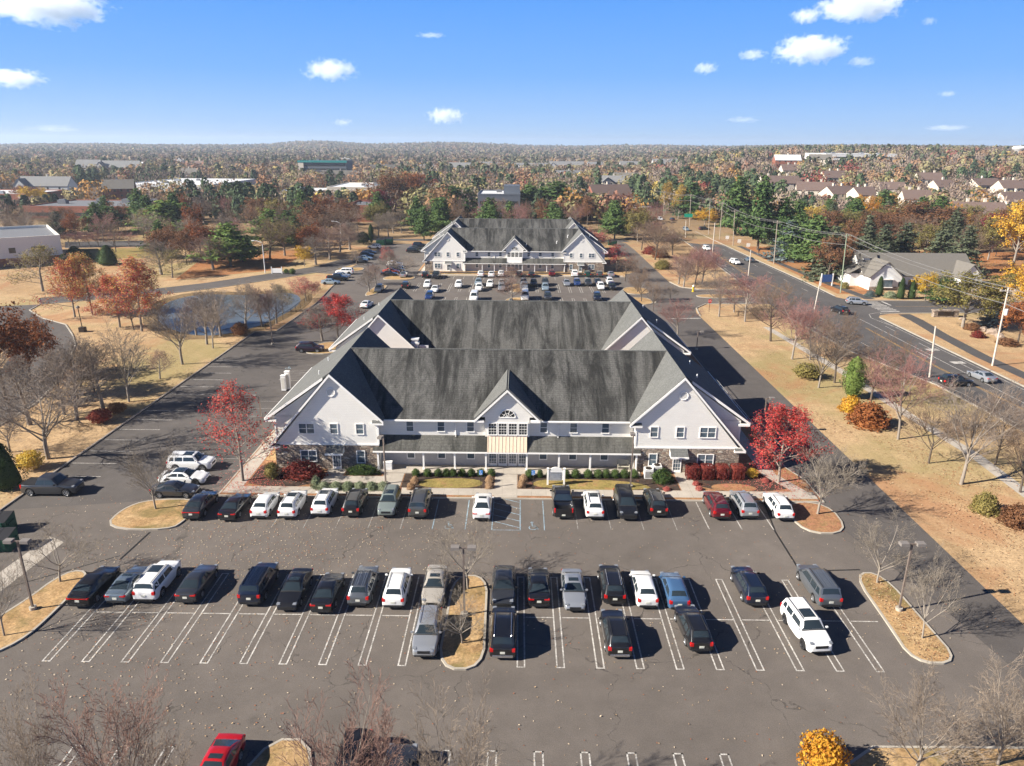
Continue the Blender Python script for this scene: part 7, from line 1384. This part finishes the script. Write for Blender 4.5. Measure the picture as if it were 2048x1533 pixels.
# tan hilltop field, far parking areas
X0, Y0, _ = at(1480, 332)
fld = [at(1490, 336), at(1640, 338), at(1645, 326), at(1500, 325)]; mb = MB(); mb.poly([(a, b, c+.5) for a, b, c in fld]); struct(mb.build('field', M['grass']))
for px0, px1, p0, p1, nm in ((420, 560, 400, 425, 'left'), (1750, 1990, 470, 484, 'right')):
    a = [at(px0, p1), at(px1, p1), at(px1, p0), at(px0, p0)]; mb = MB(); mb.poly([(q[0], q[1], q[2]+.02) for q in a]); struct(mb.build('far_parking_lot', M['road']))
sheet('far_drive', [G(130, 497), G(420, 490), G(420, 480), G(130, 484)], .006, M['road']); sheet('green_lawn', [G(140, 520), G(330, 515), G(330, 496), G(140, 498)], .005, M['grass_green']); sheet('leafy_ground', [G(350, 560), G(560, 540), G(620, 500), G(420, 505)], .005, M['litter']); sheet('leafy_ground', [G(1240, 450), G(1310, 448), G(1310, 425), G(1240, 428)], .005, M['litter']); sheet('leafy_ground', [(78, 175), (90, 175), (92, 330), (79, 330)], .0045, M['litter']); sheet('leafy_ground', [G(1640, 545), G(2048, 560), G(2048, 505), G(1600, 500)], .005, M['litter'])
sheet('cross_drive', [(-70, 270), (60, 272), (60, 278), (-70, 276)], .006, M['road'])
# distant parked cars
rc = random.Random(9); gk = 'cars parked far away beyond the trees'
for i in range(14):
    px = 425+i*10; py = 410 if i % 2 else 418; X, Y = G(px, py); ROADZ = .03; car(rc.choice(['sedan', 'suv', 'hatch']), rc.choice(['white', 'silver', 'black', 'grey', 'navy', 'darkred']), X, Y, pi/2*rc.choice([1, -1]), '%s car from the left in the far car park at the left' % ordn[i], gk, lite=True)
# ------------------------------------------------------------------ trees of the middle distance, one by one
NO = [(-52, 40, 8, 265), (54, 79, 0, 420), (76, 330, 146, 172), (-110, -45, 90, 205), (-35, 30, 255, 263)]
def free(x, y, gap, rr=1.0):
    for a, b, c, d in NO:
        if a < x < b and c < y < d: return False
    for a, b, r in OCC:
        if abs(x-a) < r*rr and -r*1.2 < y-b < r: return False
    return True
zones = [('in the grove beyond the pond', (-185, -58, 215, 335), 62, dict(round_brown=26, up=12, vase=14, rust=10, oak=12, pine=12, olive=6, round_pink=8)),
 ('behind the far office buildings', (-50, 52, 268, 340), 34, dict(round_brown=26, round_pink=20, pine=26, oak=5, olive=8)),
 ('across the main road', (88, 200, 222, 335), 52, dict(pine=18, spruce=6, oak=16, olive=18, vase_brown=20, orange=6, yellow=6)),
 ('behind the small white house', (90, 260, 215, 300), 26, dict(spruce=10, oak=18, olive=18, round_brown=24, rust=8, orange=6)),
 ('on the roadside strip', (41, 56, 186, 400), 22, dict(round_pink=20, round_brown=24, vase=10))]
DESC = dict(round_brown='brown bare trees', up='slim grey bare trees', vase='grey bare trees', vase_brown='dark bare trees', rust='rust-coloured oaks', oak='dull brown oaks', pine='dark pines', olive='olive-yellow trees', round_pink='pinkish bare trees', orange='orange trees', spruce='dark spruces', yellow='yellow trees')
rz_ = random.Random(21); pend = {}
for zn, (xa_, xb_, ya_, yb_), n, wts in zones:
    k = t_ = 0; ks_ = list(wts)
    while k < n and t_ < 6000:
        t_ += 1; x = rz_.uniform(xa_, xb_); y = rz_.uniform(ya_, yb_)
        if abs(x) > .74*y+8 or not free(x, y, 6): continue
        if any((x-a)**2+(y-b)**2 < 49 for a, b, h in ALLT): continue
        lk = rz_.choices(ks_, [wts[q] for q in ks_])[0]; h = rz_.uniform(9, 14)*(1.15 if lk in ('pine', 'spruce') else 1.0)*(.62 if 'strip' in zn else 1); pend.setdefault((zn, lk), []).append((x, y, h)); ALLT.append((x, y, h)); k += 1
tens = ['', '', 'twenty', 'thirty', 'forty']
for (zn, lk), lst in pend.items():
    lst.sort(key=lambda q: q[0]/q[1])
    for i, (x, y, h) in enumerate(lst):
        o_ = ordn[i] if i < 20 else 'twenty-'+ordn[i-20]
        w = h*rz_.uniform(.7, .95)*(.75 if lk in ('pine', 'spruce') else 1)
        plant(lk, x, y, h, '%s from the left of %s %s' % (o_, DESC[lk], zn), 'trees '+zn, w, z=hgt(x, y))
# ------------------------------------------------------------------ the far woods that read as one mass
rg = np.random.default_rng(12)
PAL = np.array([(.25, .19, .155), (.29, .225, .18), (.22, .165, .14), (.31, .17, .095), (.33, .20, .11), (.27, .13, .09), (.33, .28, .14), (.24, .22, .10), (.060, .10, .050), (.045, .080, .042), (.085, .13, .060), (.42, .23, .07), (.46, .35, .09), (.30, .08, .07)])
PW = np.array([.18, .16, .12, .06, .04, .035, .08, .10, .08, .06, .06, .016, .014, .014]); PW /= PW.sum()
VV, CC = [], []
def near_xy(lo, hi, sp):
    out = []; y = lo
    while y < hi:
        half = .78*y+40; m = int(2*half/sp); xs_ = -half+(np.arange(m)+rg.uniform(.05, .95, m))*sp; yy_ = y+rg.uniform(0, sp, m)
        out.append(np.stack([xs_, yy_], 1)); y += sp
    return np.vstack(out)
for lo, hi, sp, nq, sz in ((330, 620, 11.0, 240, 1.2), (620, 1050, 13.5, 88, 2.0), (1050, 1900, 19, 34, 3.0), (1900, 4300, 30, 13, 5.2)):
    P = near_xy(lo, hi, sp); keep = np.ones(len(P), bool)
    for a, b, r in OCC: keep &= ~((np.abs(P[:, 0]-a) < r*.95) & (P[:, 1]-b > -r*1.6-8) & (P[:, 1]-b < r*.95))
    for a, b, c, d in NO: keep &= ~((P[:, 0] > a) & (P[:, 0] < b) & (P[:, 1] > c) & (P[:, 1] < d))
    clear = np.sin(P[:, 0]*.011+1.3)*np.sin(P[:, 1]*.008+.4)+.5*np.sin(P[:, 0]*.027+P[:, 1]*.019); keep &= (clear < .95)
    if lo < 700:
        fx = np.array([(a, b) for a, b, c in fld]); keep &= ~((P[:, 0] > fx[:, 0].min()-5) & (P[:, 0] < fx[:, 0].max()+5) & (P[:, 1] > fx[:, 1].min()-30) & (P[:, 1] < fx[:, 1].max()))
    P = P[keep]; n = len(P)
    zg = np.array([hgt(x, y)+(hills(x, y) if y > 1900 else 0) for x, y in P])
    sel = np.sin(P[:, 0]*.02+P[:, 1]*.013)+np.sin(P[:, 0]*.009-P[:, 1]*.017+2); pi_ = rg.choice(len(PAL), n, p=PW)
    grn = (sel > 1.0) & (rg.uniform(0, 1, n) < .55); pi_[grn] = rg.choice([8, 9, 10], grn.sum())
    hb = rg.uniform(9.5, 17.5, n)*(1.0 if lo < 1900 else 1.15)
    for a, b, r in OCC: m_ = (np.abs(P[:, 0]*b/P[:, 1]-a) < r*1.0) & (b-P[:, 1] > 0) & (b-P[:, 1] < 110); hb[m_] = np.minimum(hb[m_], 5.5+.055*(b-P[m_, 1])); con = (pi_ >= 8) & (pi_ <= 10); rad = np.where(con, hb*.33, hb*.52)*(1 if lo < 1900 else 1.7)
    a = rg.uniform(0, 2*pi, (n, nq)); u = rg.uniform(-1, 1, (n, nq)); s_ = rg.uniform(.55, 1.05, (n, nq)); bare = (pi_ <= 2)
    q = np.sqrt(1-u*u); zz3 = np.where(con[:, None], .10+.88*(u+1)/2, .50+.45*u*s_); lob = 1+.16*np.sin(a*3+P[:, :1])+.12*np.sin(a*5+u*4+P[:, 1:]); rr3 = np.where(con[:, None], np.sqrt(np.maximum(.02, 1.05-(u+1)/2*1.0))*.95, q)*s_*lob
    Cx = P[:, :1]+np.cos(a)*rr3*rad[:, None]; Cy = P[:, 1:]+np.sin(a)*rr3*rad[:, None]; Cz = zg[:, None]+zz3*hb[:, None]
    C = np.stack([Cx, Cy, Cz], -1).reshape(-1, 3); NR = np.stack([np.cos(a)*q, np.sin(a)*q, np.where(con[:, None], .25, u*.9+.15)], -1).reshape(-1, 3); V, _f = leafquads(C, sz, rg, .6, .85, NR, 1.2 if lo < 600 else 1.9)
    bq = np.repeat(bare, nq)
    V4 = V.reshape(-1, 4, 3); ctr = V4.mean(1, keepdims=True); V4[bq] = (V4[bq]-ctr[bq])*np.array([.5, .5, 1.0])+ctr[bq] if lo < 1050 else V4[bq]
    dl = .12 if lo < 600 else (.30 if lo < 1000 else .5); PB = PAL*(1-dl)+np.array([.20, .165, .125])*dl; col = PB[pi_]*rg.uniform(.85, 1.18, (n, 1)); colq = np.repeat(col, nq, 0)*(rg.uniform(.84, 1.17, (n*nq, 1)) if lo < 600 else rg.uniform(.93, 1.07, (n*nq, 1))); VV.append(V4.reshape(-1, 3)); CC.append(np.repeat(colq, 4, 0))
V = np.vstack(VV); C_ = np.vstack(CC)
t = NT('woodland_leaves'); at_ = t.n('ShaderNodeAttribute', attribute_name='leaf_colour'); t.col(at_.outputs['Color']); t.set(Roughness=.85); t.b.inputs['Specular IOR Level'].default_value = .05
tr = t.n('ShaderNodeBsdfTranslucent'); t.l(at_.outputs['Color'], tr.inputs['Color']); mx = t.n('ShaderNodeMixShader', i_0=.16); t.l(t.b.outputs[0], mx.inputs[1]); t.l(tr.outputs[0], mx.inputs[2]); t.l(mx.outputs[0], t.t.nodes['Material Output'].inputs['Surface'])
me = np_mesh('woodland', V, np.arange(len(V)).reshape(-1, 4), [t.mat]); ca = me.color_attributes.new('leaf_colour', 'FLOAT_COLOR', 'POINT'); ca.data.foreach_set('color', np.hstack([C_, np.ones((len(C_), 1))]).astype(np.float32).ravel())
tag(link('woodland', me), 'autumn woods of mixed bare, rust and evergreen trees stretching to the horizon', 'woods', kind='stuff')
print('woodland quads', len(V)//4)
# ------------------------------------------------------------------ light, sky, view
SUN_EL = R(31.3); sdir = Vector((-9.6, -2.9, 0)).normalized()*cos(SUN_EL)+Vector((0, 0, sin(SUN_EL)))
sl = bpy.data.lights.new('sun', 'SUN'); so = bpy.data.objects.new('sun', sl); COL.objects.link(so)
sl.energy = 5.0; sl.angle = R(.5); sl.color = (1.0, .93, .82)
so.rotation_euler = sdir.to_track_quat('Z', 'Y').to_euler(); so.location = (-60, -20, 80)
W = bpy.data.worlds.new('World'); S.world = W; W.use_nodes = True
wt = W.node_tree; bg = wt.nodes['Background']; sk = wt.nodes.new('ShaderNodeTexSky'); sk.sky_type = 'NISHITA'; sk.sun_disc = False
sk.sun_elevation = SUN_EL; sk.sun_rotation = atan2(sdir.x, sdir.y); sk.altitude = 100; sk.air_density = 1.0; sk.dust_density = .0; sk.ozone_density = 1.0
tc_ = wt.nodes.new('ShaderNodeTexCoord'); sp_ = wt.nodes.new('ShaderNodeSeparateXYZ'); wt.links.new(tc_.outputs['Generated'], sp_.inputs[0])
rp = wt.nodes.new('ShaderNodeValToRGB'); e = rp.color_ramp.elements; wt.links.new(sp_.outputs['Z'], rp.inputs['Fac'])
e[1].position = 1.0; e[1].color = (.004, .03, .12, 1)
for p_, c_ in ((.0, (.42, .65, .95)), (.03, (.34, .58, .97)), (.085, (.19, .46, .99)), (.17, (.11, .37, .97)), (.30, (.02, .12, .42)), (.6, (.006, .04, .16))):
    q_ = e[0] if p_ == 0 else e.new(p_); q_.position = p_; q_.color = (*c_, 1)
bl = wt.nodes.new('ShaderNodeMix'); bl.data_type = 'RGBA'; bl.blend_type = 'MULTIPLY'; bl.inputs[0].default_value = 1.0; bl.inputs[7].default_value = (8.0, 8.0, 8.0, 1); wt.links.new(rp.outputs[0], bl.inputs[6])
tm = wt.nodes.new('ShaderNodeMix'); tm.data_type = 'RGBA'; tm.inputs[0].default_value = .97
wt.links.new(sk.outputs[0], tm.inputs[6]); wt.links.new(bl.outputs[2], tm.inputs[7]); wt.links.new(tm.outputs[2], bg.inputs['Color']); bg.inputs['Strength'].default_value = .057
S.view_settings.view_transform = 'Standard'; S.view_settings.look = 'None'; S.view_settings.exposure = 1.2; S.view_settings.gamma = 1.0; S.view_settings.use_curve_mapping = False
S.cycles.max_bounces = 6; S.cycles.diffuse_bounces = 3; S.cycles.glossy_bounces = 3; S.cycles.transparent_max_bounces = 8; S.cycles.use_denoising = True; S.cycles.sample_clamp_indirect = 6.0
S.cycles.use_adaptive_sampling = True; S.cycles.adaptive_threshold = .02
# ------------------------------------------------------------------ haze and clouds
t = bpy.data.materials.new('haze_air'); t.use_nodes = True; nt = t.node_tree; nt.nodes.clear(); o = nt.nodes.new('ShaderNodeOutputMaterial'); pv = nt.nodes.new('ShaderNodeVolumePrincipled'); pv.inputs['Color'].default_value = (.72, .84, 1, 1); pv.inputs['Density'].default_value = .00014; pv.inputs['Anisotropy'].default_value = .2; nt.links.new(pv.outputs[0], o.inputs['Volume'])
try: t.cycles.homogeneous_volume = True
except Exception: pass
b = MB(); b.box(-8500, 8500, -400, 7000, -12, 92); hz = b.build('haze', t); tag(hz, 'thin blue autumn haze lying over the far woods', 'haze', kind='stuff')
S.cycles.volume_bounces = 2
t = bpy.data.materials.new('cloud_vapour'); t.use_nodes = True; nt = t.node_tree; nt.nodes.clear()
def N_(typ, **kw):
    n = nt.nodes.new(typ)
    for k, v in kw.items():
        if k.startswith('i_'): n.inputs[k[2:]].default_value = v
        else: setattr(n, k, v)
    return n
o = N_('ShaderNodeOutputMaterial'); tc = N_('ShaderNodeTexCoord'); oi = N_('ShaderNodeObjectInfo'); le = N_('ShaderNodeVectorMath', operation='LENGTH'); nt.links.new(tc.outputs['Object'], le.inputs[0])
sc = N_('ShaderNodeVectorMath', operation='MULTIPLY'); sc.inputs[1].default_value = (2.6, 1.2, 1.1); nt.links.new(tc.outputs['Object'], sc.inputs[0])
of = N_('ShaderNodeVectorMath', operation='SCALE'); of.inputs[0].default_value = (37, 11, 23); nt.links.new(oi.outputs['Random'], of.inputs['Scale'])
ad = N_('ShaderNodeVectorMath', operation='ADD'); nt.links.new(sc.outputs[0], ad.inputs[0]); nt.links.new(of.outputs[0], ad.inputs[1])
nz = N_('ShaderNodeTexNoise'); nz.inputs['Scale'].default_value = 1.5; nz.inputs['Detail'].default_value = 8; nz.inputs['Roughness'].default_value = .62; nt.links.new(ad.outputs[0], nz.inputs['Vector'])
m1 = N_('ShaderNodeMath', operation='MULTIPLY_ADD'); m1.inputs[1].default_value = -1.15; m1.inputs[2].default_value = -.30; nt.links.new(le.outputs['Value'], m1.inputs[0])
m2 = N_('ShaderNodeMath', operation='MULTIPLY_ADD'); m2.inputs[1].default_value = 2.55; nt.links.new(nz.outputs['Fac'], m2.inputs[0]); nt.links.new(m1.outputs[0], m2.inputs[2])
m3 = N_('ShaderNodeMapRange'); m3.inputs[1].default_value = .0; m3.inputs[2].default_value = .75; m3.inputs[3].default_value = 0; m3.inputs[4].default_value = 1; nt.links.new(m2.outputs[0], m3.inputs[0])
m4 = N_('ShaderNodeMath', operation='MULTIPLY'); nt.links.new(m3.outputs[0], m4.inputs[0]); sp = N_('ShaderNodeSeparateColor'); nt.links.new(oi.outputs['Color'], sp.inputs[0]); nt.links.new(sp.outputs[0], m4.inputs[1])
pv = N_('ShaderNodeVolumePrincipled'); pv.inputs['Color'].default_value = (1, 1, 1, 1); pv.inputs['Anisotropy'].default_value = .0; nt.links.new(m4.outputs[0], pv.inputs['Density']); nt.links.new(pv.outputs[0], o.inputs['Volume'])
cb = MB().box(-1, 1, -1, 1, -1, 1).mesh('cloud', [t])
for px, py, w, h, dn, lab in ((95, 16, 300, 90, .010, 'largest white cloud, at the top left corner'), (30, 158, 150, 52, .009, 'small white cloud touching the left edge'), (662, 141, 150, 56, .007, 'puffy cloud alone left of the middle of the sky'), (891, 232, 110, 46, .008, 'small bright cloud lowest above the middle of the horizon'), (1722, 12, 220, 76, .011, 'bright cloud cut by the top edge at the right'), (1624, 100, 190, 74, .011, 'bright puffy cloud in the right sky below the one at the edge'), (1612, 33, 80, 42, .009, 'small cloud left of the one cut by the top edge'), (1410, 137, 70, 34, .007, 'small cloud leftmost in the right-hand group'), (1505, 110, 80, 30, .006, 'thin flat cloud beside the bright puffy one'), (1893, 256, 120, 18, .0028, 'flat wisp just above the trees at the right'), (686, 245, 60, 22, .004, 'faint wisp low under the lone puffy cloud'), (862, 71, 80, 16, .004, 'faint streak of cloud high in the middle'), (1720, 124, 80, 30, .004, 'faint torn wisp right of the bright puffy cloud'), (1485, 240, 100, 20, .0018, 'faint low wisp left of the flat one'), (1896, 188, 50, 18, .004, 'tiny wisp high at the far right'), (1858, 43, 40, 22, .005, 'tiny cloud right of the cloud at the top edge'), (110, 258, 170, 26, .0011, 'long faint cloud low over the left horizon')):
    D = 9500.0; d = _ray(px, py); tt = D/d.y; k = D/F*1.02
    ob = link('cloud', cb); ob.location = (tt*d.x, D, CH+tt*d.z); ob.scale = (w*k*.37, w*k*.28, h*k*.36); ob.color = (dn*1.0, 0, 0, 1); tag(ob, lab, 'cloud', 'small white clouds')
S.cycles.volume_bounces = 3
